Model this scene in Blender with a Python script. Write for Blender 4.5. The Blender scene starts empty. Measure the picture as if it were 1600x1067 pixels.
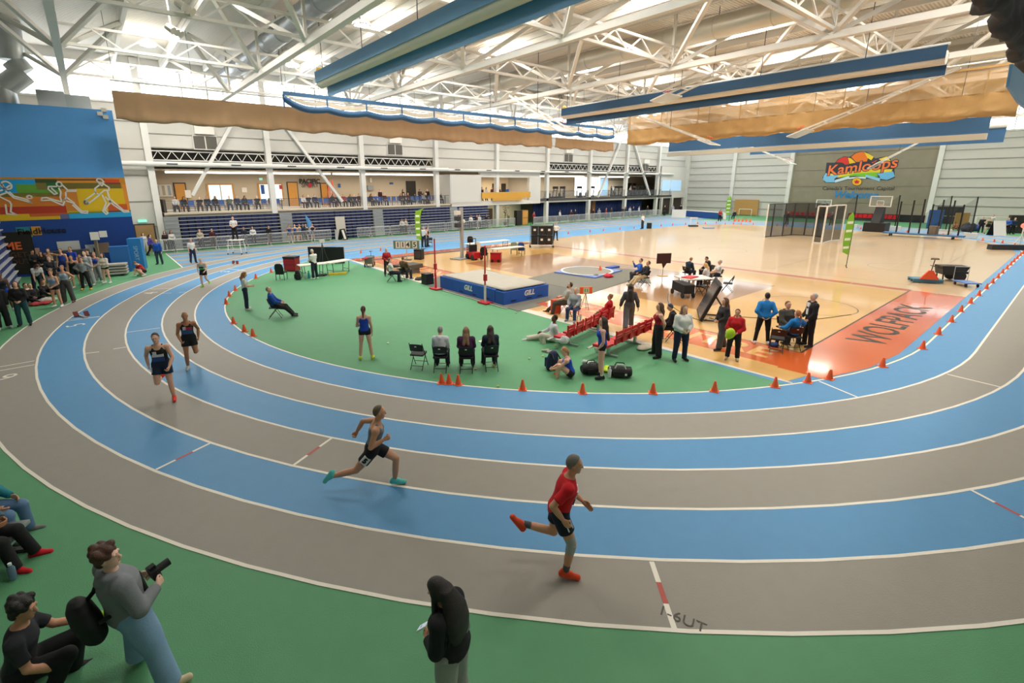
import bpy, bmesh, math, random
import numpy as np
from mathutils import Vector, Matrix
random.seed(7)
rng = np.random.default_rng(7)
sc = bpy.context.scene
C = sc.collection
PI = math.pi
# ------------------------------------------------------------------ camera
FPX, PITCH, ROLL, PSI = 748.515, math.radians(14.506), math.radians(-0.3176), math.radians(51.188)
U0, V0, CAMH = 758.36, 483.94, 5.3
_F = Vector((math.cos(PSI)*math.cos(PITCH), math.sin(PSI)*math.cos(PITCH), -math.sin(PITCH)))
_R = Vector((math.sin(PSI), -math.cos(PSI), 0))
_U = _R.cross(_F)
_cr, _sr = math.cos(ROLL), math.sin(ROLL)
_cx = _R*_cr + _U*_sr
_cy = -_R*_sr + _U*_cr
cam = bpy.data.cameras.new('camera'); camo = bpy.data.objects.new('camera', cam); C.objects.link(camo)
cam.sensor_width = 36; cam.lens = FPX*36/1600
cam.shift_x = (800-U0)/1600; cam.shift_y = -(533.5-V0)/1600
cam.clip_end = 300; cam.clip_start = .05
camo.matrix_world = Matrix(((_cx.x, _cy.x, -_F.x, 0), (_cx.y, _cy.y, -_F.y, 0), (_cx.z, _cy.z, -_F.z, CAMH), (0, 0, 0, 1)))
sc.camera = camo
sc.cycles.max_bounces = 7; sc.cycles.diffuse_bounces = 3; sc.cycles.glossy_bounces = 3; sc.cycles.transparent_max_bounces = 10
# ------------------------------------------------------------------ world, exposure
sc.view_settings.view_transform = 'Standard'; sc.view_settings.look = 'None'
sc.view_settings.gamma = 1.0; sc.view_settings.use_curve_mapping = False
sc.view_settings.exposure = 0.14
w = bpy.data.worlds.new('overcast_sky'); sc.world = w; w.use_nodes = True
bg = w.node_tree.nodes['Background']; bg.inputs[0].default_value = (.93, .97, 1, 1); bg.inputs[1].default_value = 1.0
def area(x, y, z, sx, sy, power, col=(1, .95, .88)):
    l = bpy.data.lights.new('high_bay_light', 'AREA'); l.shape = 'RECTANGLE'; l.size = sx; l.size_y = sy
    l.energy = power; l.color = col
    o = bpy.data.objects.new('high_bay_light', l); C.objects.link(o); o.location = (x, y, z); return o
# the hall's roof lamps: one lamp between each pair of trusses, four to a row
for _ix in range(9):
    for _iy in range(4):
        _p = 800 if _ix else (340, 460, 900, 1250)[_iy]
        area(4.7+9.42*_ix, 4+12.5*_iy, 15.2, 2.6, 2.6, _p)

# ------------------------------------------------------------------ photo pixel -> place helpers
def _ray(u, v):
    return _F + _cx*((u-U0)/FPX) + _cy*((V0-v)/FPX)
def G(u, v, z=0.0):
    d = _ray(u, v); t = (z-CAMH)/d.z; return Vector((d.x*t, d.y*t, z))
def OX(u, v, X):
    d = _ray(u, v); t = X/d.x; return Vector((X, d.y*t, CAMH+d.z*t))
def OY(u, v, Y):
    d = _ray(u, v); t = Y/d.y; return Vector((d.x*t, Y, CAMH+d.z*t))

# ------------------------------------------------------------------ materials
def lin(h):
    if not isinstance(h, str): return tuple(h)[:3]
    h = h.lstrip('#'); o = []
    for i in (0, 2, 4):
        c = int(h[i:i+2], 16)/255
        o.append(c/12.92 if c <= .04045 else ((c+.055)/1.055)**2.4)
    return tuple(o)
_mats = {}
def M(col, rough=.6, metal=0, noise=0.0, scale=20, emit=0, alpha=1, bump=0, coat=0, spec=None, bscale=None):
    key = (str(col), rough, metal, noise, scale, emit, alpha, bump, coat, spec, bscale)
    if key in _mats: return _mats[key]
    m = bpy.data.materials.new('m_%d' % len(_mats)); m.use_nodes = True
    nt = m.node_tree; b = nt.nodes['Principled BSDF']; c = lin(col)
    b.inputs['Base Color'].default_value = (*c, 1)
    b.inputs['Roughness'].default_value = rough; b.inputs['Metallic'].default_value = metal
    if spec is not None: b.inputs['Specular IOR Level'].default_value = spec
    if coat: b.inputs['Coat Weight'].default_value = coat; b.inputs['Coat Roughness'].default_value = .08
    if emit: b.inputs['Emission Color'].default_value = (*c, 1); b.inputs['Emission Strength'].default_value = emit
    if alpha < 1: b.inputs['Alpha'].default_value = alpha
    if noise or bump:
        tc = nt.nodes.new('ShaderNodeTexCoord'); n = nt.nodes.new('ShaderNodeTexNoise')
        n.inputs['Scale'].default_value = scale; n.inputs['Detail'].default_value = 4
        nt.links.new(tc.outputs['Object'], n.inputs['Vector'])
        if noise:
            mr = nt.nodes.new('ShaderNodeMapRange'); mr.inputs[3].default_value = 1-noise; mr.inputs[4].default_value = 1+noise
            mx = nt.nodes.new('ShaderNodeMix'); mx.data_type = 'RGBA'; mx.blend_type = 'MULTIPLY'; mx.inputs[0].default_value = 1
            mx.inputs[6].default_value = (*c, 1)
            nt.links.new(n.outputs['Fac'], mr.inputs[0]); nt.links.new(mr.outputs[0], mx.inputs[7])
            nt.links.new(mx.outputs[2], b.inputs['Base Color'])
        if bump:
            n2 = nt.nodes.new('ShaderNodeTexNoise'); n2.inputs['Scale'].default_value = bscale or scale*6
            nt.links.new(tc.outputs['Object'], n2.inputs['Vector'])
            bp = nt.nodes.new('ShaderNodeBump'); bp.inputs['Strength'].default_value = bump; bp.inputs['Distance'].default_value = .02
            nt.links.new(n2.outputs['Fac'], bp.inputs['Height']); nt.links.new(bp.outputs[0], b.inputs['Normal'])
    _mats[key] = m; return m
def wave_mat(col, col2, scale, axis='X', rough=.5, bump=.4, noise=.06, nscale=1.5):
    """ribbed sheet: fine relief, second colour in the grooves"""
    m = bpy.data.materials.new('m_rib'); m.use_nodes = True; nt = m.node_tree; b = nt.nodes['Principled BSDF']
    b.inputs['Roughness'].default_value = rough
    tc = nt.nodes.new('ShaderNodeTexCoord'); wv = nt.nodes.new('ShaderNodeTexWave'); wv.bands_direction = axis
    wv.inputs['Scale'].default_value = scale; nt.links.new(tc.outputs['Object'], wv.inputs['Vector'])
    mx = nt.nodes.new('ShaderNodeMix'); mx.data_type = 'RGBA'; mx.inputs[6].default_value = (*lin(col2), 1); mx.inputs[7].default_value = (*lin(col), 1)
    nt.links.new(wv.outputs['Fac'], mx.inputs[0]); nt.links.new(mx.outputs[2], b.inputs['Base Color'])
    bp = nt.nodes.new('ShaderNodeBump'); bp.inputs['Strength'].default_value = bump; bp.inputs['Distance'].default_value = .05
    nt.links.new(wv.outputs['Fac'], bp.inputs['Height']); nt.links.new(bp.outputs[0], b.inputs['Normal'])
    return m
def net_mat(col, alpha, rough=.8, fine=0):
    """open net: a fine square mesh of threads with see-through holes"""
    m = bpy.data.materials.new('m_net'); m.use_nodes = True; nt = m.node_tree; b = nt.nodes['Principled BSDF']
    b.inputs['Base Color'].default_value = (*lin(col), 1); b.inputs['Roughness'].default_value = rough
    b.inputs['Alpha'].default_value = alpha; return m

# ------------------------------------------------------------------ mesh builder
def frame_from(d, up=Vector((0, 0, 1))):
    d = Vector(d).normalized(); x = up.cross(d)
    if x.length < 1e-4: x = Vector((1, 0, 0)).cross(d)
    x.normalize(); y = d.cross(x); return x, y, d
class MB:
    def __init__(s): s.v = []; s.f = []; s.m = []
    def add(s, vs, fs, mi=0):
        n = len(s.v); s.v += [tuple(p) for p in vs]; s.f += [tuple(i+n for i in q) for q in fs]; s.m += [mi]*len(fs); return s
    def box(s, c, size, rz=0, mi=0, R=None):
        hx, hy, hz = size[0]/2, size[1]/2, size[2]/2
        R = R or Matrix.Rotation(rz, 3, 'Z'); c = Vector(c)
        vs = [c+R@Vector((x*hx, y*hy, z*hz)) for z in (-1, 1) for y in (-1, 1) for x in (-1, 1)]
        return s.add(vs, [(0, 2, 3, 1), (4, 5, 7, 6), (0, 1, 5, 4), (2, 6, 7, 3), (0, 4, 6, 2), (1, 3, 7, 5)], mi)
    def bb(s, x0, x1, y0, y1, z0, z1, mi=0):
        return s.box(((x0+x1)/2, (y0+y1)/2, (z0+z1)/2), (abs(x1-x0), abs(y1-y0), abs(z1-z0)), mi=mi)
    def bar(s, a, b, w, h, mi=0, up=Vector((0, 0, 1))):
        a = Vector(a); b = Vector(b); x, y, d = frame_from(b-a, up)
        vs = [p+x*(i*w/2)+y*(j*h/2) for p in (a, b) for i, j in ((-1, -1), (1, -1), (1, 1), (-1, 1))]
        return s.add(vs, [(3, 2, 1, 0), (4, 5, 6, 7), (0, 1, 5, 4), (1, 2, 6, 5), (2, 3, 7, 6), (3, 0, 4, 7)], mi)
    def tube(s, a, b, r0, r1=None, n=8, mi=0, caps=True):
        r1 = r0 if r1 is None else r1; a = Vector(a); b = Vector(b); x, y, d = frame_from(b-a)
        vs = []
        for p, r in ((a, r0), (b, r1)):
            vs += [p+(x*math.cos(2*PI*k/n)+y*math.sin(2*PI*k/n))*r for k in range(n)]
        fs = [(k, (k+1) % n, n+(k+1) % n, n+k) for k in range(n)]
        if caps: fs += [tuple(range(n-1, -1, -1)), tuple(range(n, 2*n))]
        return s.add(vs, fs, mi)
    def path(s, pts, r, n=6, mi=0):
        pts = [Vector(p) for p in pts]
        for a, b in zip(pts[:-1], pts[1:]):
            if (b-a).length > 1e-5: s.tube(a, b, r, n=n, mi=mi)
        return s
    def prism(s, poly, d0, d1, o=Vector((0, 0, 0)), ex=Vector((1, 0, 0)), ey=Vector((0, 1, 0)), mi=0):
        ex = Vector(ex); ey = Vector(ey); ez = ex.cross(ey); o = Vector(o)
        ar = sum(p[0]*q[1]-q[0]*p[1] for p, q in zip(poly, poly[1:]+poly[:1]))
        if ar < 0: poly = poly[::-1]
        n = len(poly)
        vs = [o+ex*p[0]+ey*p[1]+ez*d for d in (d0, d1) for p in poly]
        fs = [tuple(range(n-1, -1, -1)), tuple(range(n, 2*n))]+[(k, (k+1) % n, n+(k+1) % n, n+k) for k in range(n)]
        return s.add(vs, fs, mi)
    def lathe(s, prof, n=12, o=(0, 0, 0), mi=0, caps=True):
        o = Vector(o); vs = []; m = len(prof)
        for k in range(n):
            a = 2*PI*k/n
            vs += [o+Vector((r*math.cos(a), r*math.sin(a), z)) for r, z in prof]
        fs = []
        for k in range(n):
            k2 = (k+1) % n
            for i in range(m-1): fs.append((k*m+i, k2*m+i, k2*m+i+1, k*m+i+1))
        if caps: fs += [tuple(k*m+m-1 for k in range(n)), tuple(k*m for k in range(n-1, -1, -1))]
        return s.add(vs, fs, mi)
    def ball(s, c, r, n=10, m=6, mi=0):
        rx, ry, rz = (r, r, r) if not hasattr(r, '__len__') else r
        vs = []; c = Vector(c)
        for j in range(m+1):
            t = PI*j/m
            for k in range(n): vs.append(c+Vector((rx*math.sin(t)*math.cos(2*PI*k/n), ry*math.sin(t)*math.sin(2*PI*k/n), -rz*math.cos(t))))
        fs = [(j*n+k, j*n+(k+1) % n, (j+1)*n+(k+1) % n, (j+1)*n+k) for j in range(m) for k in range(n)]
        return s.add(vs, fs, mi)
    def poly(s, pts, mi=0): return s.add(pts, [tuple(range(len(pts)))], mi)
    def mesh(s, name, smooth=0):
        me = bpy.data.meshes.new(name); me.from_pydata(s.v, [], s.f)
        if max(s.m or [0]) > 0: me.polygons.foreach_set('material_index', s.m)
        if smooth:
            me.polygons.foreach_set('use_smooth', [True]*len(s.f))
            if smooth < 3: me.set_sharp_from_angle(angle=smooth)
        me.validate(); me.update(); return me
    def build(s, name, mat, parent=None, smooth=0, loc=None, rz=0):
        me = s.mesh(name, smooth)
        for mm in (mat if isinstance(mat, (list, tuple)) else [mat]): me.materials.append(mm)
        return link(name, me, parent, loc, rz)
def link(name, data, parent=None, loc=None, rz=0):
    o = bpy.data.objects.new(name, data); C.objects.link(o)
    if parent is not None: o.parent = parent
    if loc is not None: o.location = loc
    if rz: o.rotation_euler = (0, 0, rz)
    return o
def tag(o, label, cat=None, group=None, kind=None):
    if label: o['label'] = label
    if cat: o['category'] = cat
    if group: o['group'] = group
    if kind: o['kind'] = kind
    return o
def thing(name, label, cat, loc=(0, 0, 0), rz=0, group=None):
    o = bpy.data.objects.new(name, None); C.objects.link(o); o.empty_display_size = .1
    o.location = loc; o.rotation_euler = (0, 0, rz); return tag(o, label, cat, group)
def struct(name, label=None):
    o = bpy.data.objects.new(name, None); C.objects.link(o); o['kind'] = 'structure'
    if label: o['label'] = label
    return o
def dup(root, loc, rz=None, label=None, group=None, mats=None):
    r = root.copy(); C.objects.link(r); r.location = loc
    if rz is not None: r.rotation_euler = (0, 0, rz)
    if label: r['label'] = label
    if group: r['group'] = group
    for ch in list(root.children):
        c = ch.copy(); C.objects.link(c); c.parent = r
        for g in list(ch.children):
            d = g.copy(); C.objects.link(d); d.parent = c
    return r
def text_mesh(s, size, name, mat, parent=None, depth=.01, shear=0, bold=0, align='CENTER', mtx=None, spacing=1.0):
    cu = bpy.data.curves.new('t', 'FONT'); cu.body = s; cu.size = size; cu.extrude = depth; cu.align_x = align; cu.align_y = 'CENTER'
    cu.shear = shear; cu.offset = bold; cu.space_character = spacing; cu.resolution_u = 3
    o = bpy.data.objects.new('t', cu); C.objects.link(o)
    dg = bpy.context.evaluated_depsgraph_get(); dg.update()
    me = bpy.data.meshes.new_from_object(o.evaluated_get(dg)); bpy.data.objects.remove(o); bpy.data.curves.remove(cu)
    if mtx is not None: me.transform(mtx)
    me.materials.clear(); me.materials.append(mat); me.name = name
    return link(name, me, parent)
def wall_mtx(o, ex, ey):
    ex = Vector(ex).normalized(); ey = Vector(ey).normalized(); ez = ex.cross(ey); o = Vector(o)
    return Matrix(((ex.x, ey.x, ez.x, o.x), (ex.y, ey.y, ez.y, o.y), (ex.z, ey.z, ez.z, o.z), (0, 0, 0, 1)))
WHITE = M('#e9e6de', .5); STEEL = M('#c9c8c4', .35, .8); BLACK = M('#131315', .55); DKGREY = M('#3a3a3c', .6)
# ================================================================== FLOOR AND TRACK
XN, XE, YR, YW, ZR = -9.0, 89.8, -7.0, 50.0, 15.3
CX1, CX2, CYC, RAD, LW = 21.51, 54.5, 20.466, 17.828, 1.159
GREEN = M('#549669', .62, noise=.06, scale=3, bump=.25, bscale=60)
BLUE = M('#5292c2', .55, noise=.05, scale=4, bump=.25, bscale=60)
GREY = M('#97938a', .6, noise=.05, scale=4, bump=.25, bscale=60)
LINE = M('#efe9dc', .55, noise=.04, scale=8)
REDL = M('#b5544a', .6)
floor = struct('floor')
MB().bb(XN, XE, YR, 58, -.3, 0).build('rubber_floor', GREEN, floor)
def oval(d, n=64):
    r = RAD+d; p = []
    for k in range(n+1):
        a = -PI/2+PI*k/n; p.append((CX2+r*math.cos(a), CYC+r*math.sin(a)))
    for k in range(n+1):
        a = PI/2+PI*k/n; p.append((CX1+r*math.cos(a), CYC+r*math.sin(a)))
    return p
def ring(name, d0, d1, z, mat):
    a, b = oval(d0), oval(d1); n = len(a); mb = MB()
    vs = [(x, y, z) for x, y in a]+[(x, y, z) for x, y in b]
    mb.add(vs, [(k, n+k, n+(k+1) % n, (k+1) % n) for k in range(n)])
    # normals up
    mb.f = [q[::-1] for q in mb.f] if Vector(vs[n]).cross(Vector((0, 0, 1))).length < 0 else mb.f
    return mb.build(name, mat, floor)
for i in range(8):
    y0 = CYC+RAD+LW*i
    MB().bb(4.25, 86.5, y0, y0+LW, 0, .003).build('sprint_lane', BLUE if i % 2 == 0 else GREY, floor)
for i in range(9):
    y0 = CYC+RAD+LW*i
    if i > 5: MB().bb(4.25, 86.5, y0-.025, y0+.025, 0, .0045).build('lane_line', LINE, floor)
MB().bb(4.2, 4.27, 38.2, 47.6, 0, .006).build('start_line', LINE, floor)
for i in range(6): ring('track_lane', i*LW, (i+1)*LW, .005, BLUE if i % 2 == 0 else GREY)
for i in range(7): ring('lane_line', i*LW-.03, i*LW+.03, .008, LINE)
def stripe(u0, v0, u1, v1, w=.06, segs=((0, 1, 0),), z=.009):
    a, b = G(u0, v0), G(u1, v1); d = (b-a); n = Vector((-d.y, d.x, 0)).normalized()*w/2
    for s0, s1, red in segs:
        p, q = a+d*s0, a+d*s1
        MB().poly([(t.x, t.y, z) for t in (p-n, q-n, q+n, p+n)]).build('lane_mark', REDL if red else LINE, floor)
RW = ((0, .34, 0), (.34, .66, 1), (.66, 1, 0))
stripe(244, 734, 328, 693, .06, RW); stripe(459, 727, 518, 685, .06, RW); stripe(1018, 878, 1054, 984, .07, RW)
stripe(1515, 765, 1640, 830, .06, RW); stripe(1280, 596, 1340, 621); stripe(1480, 585, 1563, 605)
stripe(-20, 577, 54, 564); stripe(-20, 583, 54, 570); stripe(133, 552.5, 155, 550); stripe(177, 545.5, 197, 542.5)
stripe(198, 519.5, 250, 512.5, .05); stripe(235, 452, 268, 450.5); stripe(103, 502, 156, 495); stripe(110, 499, 156, 494.5)
stripe(252, 458.5, 268, 458, .05); stripe(279, 457.5, 290, 456.5, .05); stripe(355, 420, 384, 423); 
def floor_text(s, u, v, size, ang, mat=LINE, name='lane_number', z=.01, bold=.0):
    p = G(u, v); c, q = math.cos(ang), math.sin(ang)
    return text_mesh(s, size, name, mat, floor, depth=.0008, bold=bold, mtx=Matrix(((c, -q, 0, p.x), (q, c, 0, p.y), (0, 0, 1, z), (0, 0, 0, 1))))
floor_text('5', 120, 508, .85, math.radians(100)); floor_text('6', 12, 589, .8, math.radians(140)); floor_text('4', 236, 458, .9, math.radians(70)); floor_text('3', 353, 424.5, .8, math.radians(50))
floor_text('1-6UT', 1065, 968, .22, math.radians(-70), M('#5a564e', .7), 'floor_marking')
# ---- wooden courts inside the oval
def wood(col, rough=.30, nz=.10):
    m = bpy.data.materials.new('m_wood'); m.use_nodes = True; nt = m.node_tree; b = nt.nodes['Principled BSDF']
    b.inputs['Roughness'].default_value = rough; b.inputs['Specular IOR Level'].default_value = .5
    b.inputs['Coat Weight'].default_value = .6; b.inputs['Coat Roughness'].default_value = .07
    tc = nt.nodes.new('ShaderNodeTexCoord'); mp = nt.nodes.new('ShaderNodeMapping'); mp.inputs['Scale'].default_value = (14, .9, 1)
    nt.links.new(tc.outputs['Object'], mp.inputs[0])
    n = nt.nodes.new('ShaderNodeTexNoise'); n.inputs['Scale'].default_value = 1; n.inputs['Detail'].default_value = 3
    nt.links.new(mp.outputs[0], n.inputs['Vector'])
    mr = nt.nodes.new('ShaderNodeMapRange'); mr.inputs[3].default_value = 1-nz; mr.inputs[4].default_value = 1+nz
    mx = nt.nodes.new('ShaderNodeMix'); mx.data_type = 'RGBA'; mx.blend_type = 'MULTIPLY'; mx.inputs[0].default_value = 1; mx.inputs[6].default_value = (*lin(col), 1)
    nt.links.new(n.outputs['Fac'], mr.inputs[0]); nt.links.new(mr.outputs[0], mx.inputs[7]); nt.links.new(mx.outputs[2], b.inputs['Base Color'])
    return m
WOODY, WOODP, WOODB = wood('#e0b064'), wood('#dcbd92'), wood('#a87845')
ORANGE, COURTK, PINKR = wood('#d9652c', .25, .04), M('#2d2a28', .35), wood('#c9653f', .3, .05)
def flat(name, pts, z, mat, par=None):
    ar = sum(p[0]*q[1]-q[0]*p[1] for p, q in zip(pts, pts[1:]+pts[:1]))
    if ar < 0: pts = pts[::-1]
    return MB().poly([(p[0], p[1], z) for p in pts]).build(name, mat, par or floor)
def arc(cx, r, a0, a1, n=24): return [(cx+r*math.cos(a0+(a1-a0)*k/n), CYC+r*math.sin(a0+(a1-a0)*k/n)) for k in range(n+1)]
ri = RAD-.06
# blue apron inside the oval on the court side
a1 = math.acos((14.0-CX1)/ri)
ap = [(14.0, CYC-ri*math.sin(a1))]+arc(CX1, ri, 2*PI-a1, 1.5*PI, 10)[1:]+arc(CX2, ri, -PI/2, PI/2, 32)+arc(CX1, ri, PI/2, a1, 10)
flat('track_apron', ap, .004, BLUE)
rc = RAD-.35
b0 = math.acos((14.2-CX1)/rc)
court = [(14.2, CYC-rc*math.sin(b0))]+arc(CX1, rc, 2*PI-b0, 1.5*PI, 10)[1:]+[(55.5, 3.0), (61.5, 4.0), (65.5, 6.2), (68.2, 9.6), (69.6, 13.5), (69.6, 26.5), (67.6, 31.8), (64, 33.9), (58, 34.2), (14.4, 34.4), (13.9, 25)]
flat('court_wood', court, .006, WOODP)
flat('court_curb', [(14.2, 4.25), (14.28, 4.25), (14.5, 34.4), (14.35, 34.4), (13.84, 25), (13.9, 13)], .0085, M('#d8d2c4', .5))
flat('court_wood', [(14.25, 4.4), (17.2, 3.7), (17.2, 32.5), (14.4, 32.5), (13.95, 25)], .0072, WOODY)
flat('court_wood', [(17.2, 5.05), (31.2, 5.05), (31.2, 32.5), (17.2, 32.5)], .0070, WOODY)
flat('court_key', [(19.9, 9.9), (28.0, 9.9), (28.2, 27.0), (20.0, 27.2)], .0076, WOODB)
flat('court_band', [(15.3, 4.0), (17.2, 3.55), (17.2, 33.4), (15.3, 33.4)], .0078, ORANGE)
flat('court_band', [(15.2, 3.85), (17.2, 3.25), (19.5, 2.99), (32.0, 2.99), (32.0, 5.0), (17.2, 5.0), (15.2, 5.0)], .0080, ORANGE)
flat('court_band', [(14.4, 33.2), (32, 33.0), (32, 34.2), (14.4, 34.4)], .0080, ORANGE)
flat('court_line', [(14.4, 32.6), (32, 32.4), (32, 33.0), (14.4, 33.2)], .0082, COURTK)
flat('court_line', [(17.15, 5.0), (32, 5.0), (32, 5.06), (17.15, 5.06)], .0084, COURTK)
flat('court_line', [(17.15, 5.0), (17.2, 5.0), (17.2, 32.5), (17.15, 32.5)], .0084, COURTK)
flat('court_band', [(31.6, 5.0), (32.2, 5.0), (32.2, 33.2), (31.6, 33.2)], .0080, PINKR)
for xx in (33.6, 47.5, 49.2, 63): flat('court_line', [(xx, 5), (xx+.05, 5), (xx+.05, 32.4), (xx, 32.4)], .0084, M('#8a7350', .35))
for yy in (5.4, 12.2, 25.2, 32): flat('court_line', [(33.6, yy), (63, yy), (63, yy+.05), (33.6, yy+.05)], .0084, M('#8a7350', .35))
for yy in (7.5, 18.7, 30): flat('court_line', [(18, yy), (47.4, yy), (47.4, yy+.04), (18, yy+.04)], .0085, M('#b49a72', .35))
def circ_line(cx, cy, r, a0=0, a1=2*PI, mat=None, w=.05):
    n = 40; a = [a0+(a1-a0)*k/n for k in range(n+1)]
    vs = [(cx+(r+w/2)*math.cos(t), cy+(r+w/2)*math.sin(t), .0086) for t in a]+[(cx+(r-w/2)*math.cos(t), cy+(r-w/2)*math.sin(t), .0086) for t in a]
    MB().add(vs, [(k, k+1, n+2+k, n+1+k) for k in range(n)]).build('court_line', mat or M('#6d5c40', .35), floor)
circ_line(40.5, 18.7, 1.8); circ_line(24.5, 7.2, 1.8); circ_line(40.5, 7, 1.8); circ_line(56, 18.7, 1.8); circ_line(56, 8, 1.8)
# lettering painted into the floor
WOODT = wood('#e2b060')
def court_text(s, x, y, size, ex, ey, mat, name='court_lettering', bold=.02, shear=0):
    return text_mesh(s, size, name, mat, floor, depth=.0006, bold=bold, shear=shear, mtx=wall_mtx((x, y, .0095), ex, ey))
court_text('CENTRE', 16.25, 8.2, 1.45, (0, -1, 0), (1, 0, 0), WOODT, bold=.03)
court_text('CAPITAL', 16.25, 14.2, 1.45, (0, -1, 0), (1, 0, 0), WOODT, bold=.03)
court_text('TOURNAMENT', 16.25, 24.5, 1.45, (0, -1, 0), (1, 0, 0), WOODT, bold=.03)
court_text('WOLFPACK', 24.0, 4.0, 1.5, (1, 0, 0), (0, 1, 0), COURTK, bold=.02)
court_text('WOLFPACK', 24.0, 33.7, .9, (1, 0, 0), (0, 1, 0), COURTK, bold=.02)

# ================================================================== WALLS
SID = wave_mat('#dcdad3', '#c4c3bd', 14, 'X', .5, .12)
SIDY = wave_mat('#dcdad3', '#c4c3bd', 14, 'Y', .5, .12)
PANEL = M('#cfcdc6', .55, noise=.03, scale=2)
FRAME = M('#e4e3de', .45)
TAN = M('#bcae98', .7, noise=.03, scale=2)
CONC = M('#8f8876', .85, noise=.14, scale=1.1, bump=.2)
SKYP = M((.90, .96, 1.0), .5, emit=3.4)
COLX = [4.4+9.42*k for k in range(10)]
wb = struct('wall_back')
def panel_rows(par, z0, z1, pitch, mk, ledge):
    z = z0; n = 0
    while z < z1-.05:
        zt = min(z+pitch, z1); mk(z+.03, zt-.03).build('siding_panel', PANEL, par); ledge(z).build('siding_ledge', M('#9a9992', .5), par); z = zt
edges = [XN]+COLX
for a, b in zip(edges[:-1], edges[1:]):
    z0 = 8.55 if a > 0 else .0
    panel_rows(wb, z0, 11.85, 1.1 if a > 0 else 2.1, lambda p, q, a=a, b=b: MB().bb(a, b, 50.0, 50.3, p, q), lambda z, a=a, b=b: MB().bb(a, b, 49.93, 50.3, z-.03, z+.03))
for k, x in enumerate(COLX):
    MB().bb(x-.24, x+.24, 49.55, 50.1, 0, 15.2).build('column', FRAME, wb)
for (p, q) in (((355, 206), (304, 299)), ((459, 215), (531, 310)), ((968, 226), (935, 306)), ((992, 227), (1015, 305))):
    a, b = OY(*p, 49.7), OY(*q, 49.7); d = (a-b).normalized(); MB().bar(b-d*.4, a+d*2.2, .3, .26).build('brace', FRAME, wb)
MB().bb(XN, XE+.4, 50.3, 50.4, 8.5, 15.3).build('wall_core', PANEL, wb); MB().bb(XN, 4.2, 50.3, 50.4, 0, 8.6).build('wall_core', PANEL, wb)
# daylight band under the roof, each pane between its mullions
window_1 = struct('window_1')
for a, b in zip(edges[:-1], edges[1:]):
    n = 3; s = (b-a)/n
    for k in range(n):
        MB().bb(a+s*k+.05, a+s*(k+1)-.05, 50.05, 50.12, 11.95, 14.6).build('window_pane', SKYP, window_1)
        MB().bb(a+s*k-.05, a+s*k+.05, 49.95, 50.2, 11.9, 14.65).build('mullion', FRAME, window_1)
MB().bb(XN, XE, 49.9, 50.3, 14.6, 15.3).build('window_head', FRAME, window_1); MB().bb(XN, XE, 49.85, 50.3, 11.82, 11.95).build('window_sill', FRAME, window_1)
# lattice joists, white air pipe
for k in range(9):
    a, b = COLX[k]+.24, COLX[k+1]-.24
    if 31 < a < 48: continue
    MB().bb(a, b, 51.6, 51.7, 7.4, 8.55).build('joist_shade_sheet', M('#3a3733', .8), wb)  # dark sheet paints the shade of the recess behind the joists
    mb = MB(); mb.bar((a, 50.2, 8.3), (b, 50.2, 8.3), .1, .1).bar((a, 50.2, 7.55), (b, 50.2, 7.55), .1, .1)
    n = 9; s = (b-a)/n
    for j in range(n):
        mb.bar((a+s*j, 50.2, 7.55), (a+s*(j+.5), 50.2, 8.3), .05, .05).bar((a+s*(j+.5), 50.2, 8.3), (a+s*(j+1), 50.2, 7.55), .05, .05)
    mb.build('lattice_joist', FRAME, wb)
MB().bb(COLX[3]+.24, COLX[5]-.24, 50.0, 50.3, 7.3, 8.55).build('siding_panel', PANEL, wb)
pipe = MB(); pipe.tube((2.12, 49.3, 7.2), (COLX[3]+1.4, 49.3, 7.2), .21, n=12).tube((COLX[3]+1.4, 49.3, 7.15), (84, 49.3, 7.15), .17, n=12)
tag(pipe.build('air_pipe', FRAME, None, smooth=.6), 'long white round air pipe running along the columns above the balcony', 'pipe')
mb = MB()
for k in range(16): mb.bb(5.5+k*4.9, 6.3+k*4.9, 49.08, 49.1, 7.16, 7.26)
tag(mb.build('pipe_grille', DKGREY, bpy.data.objects['air_pipe']), None, kind='stuff')
# wall vents with boxes above
for i, (u, v) in enumerate(((321, 223), (617, 234), (888, 247), (1008, 262))):
    p = OY(u, v, 49.9); t = thing('wall_vent', 'dark two-pane wall vent with white unit above the lattice joists', 'vent', p, 0, 'wall vents')
    MB().bb(-.95, .95, -.05, .1, -.6, .6).build('frame', FRAME, t)
    for s in (-1, 1): MB().bb(s*.47-.42, s*.47+.42, -.08, -.04, -.52, .52).build('louvre', M('#5b5750', .6), t)
    MB().bb(-.75, .75, -.35, .1, .68, 1.35).build('heater_box', WHITE, t)
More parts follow.
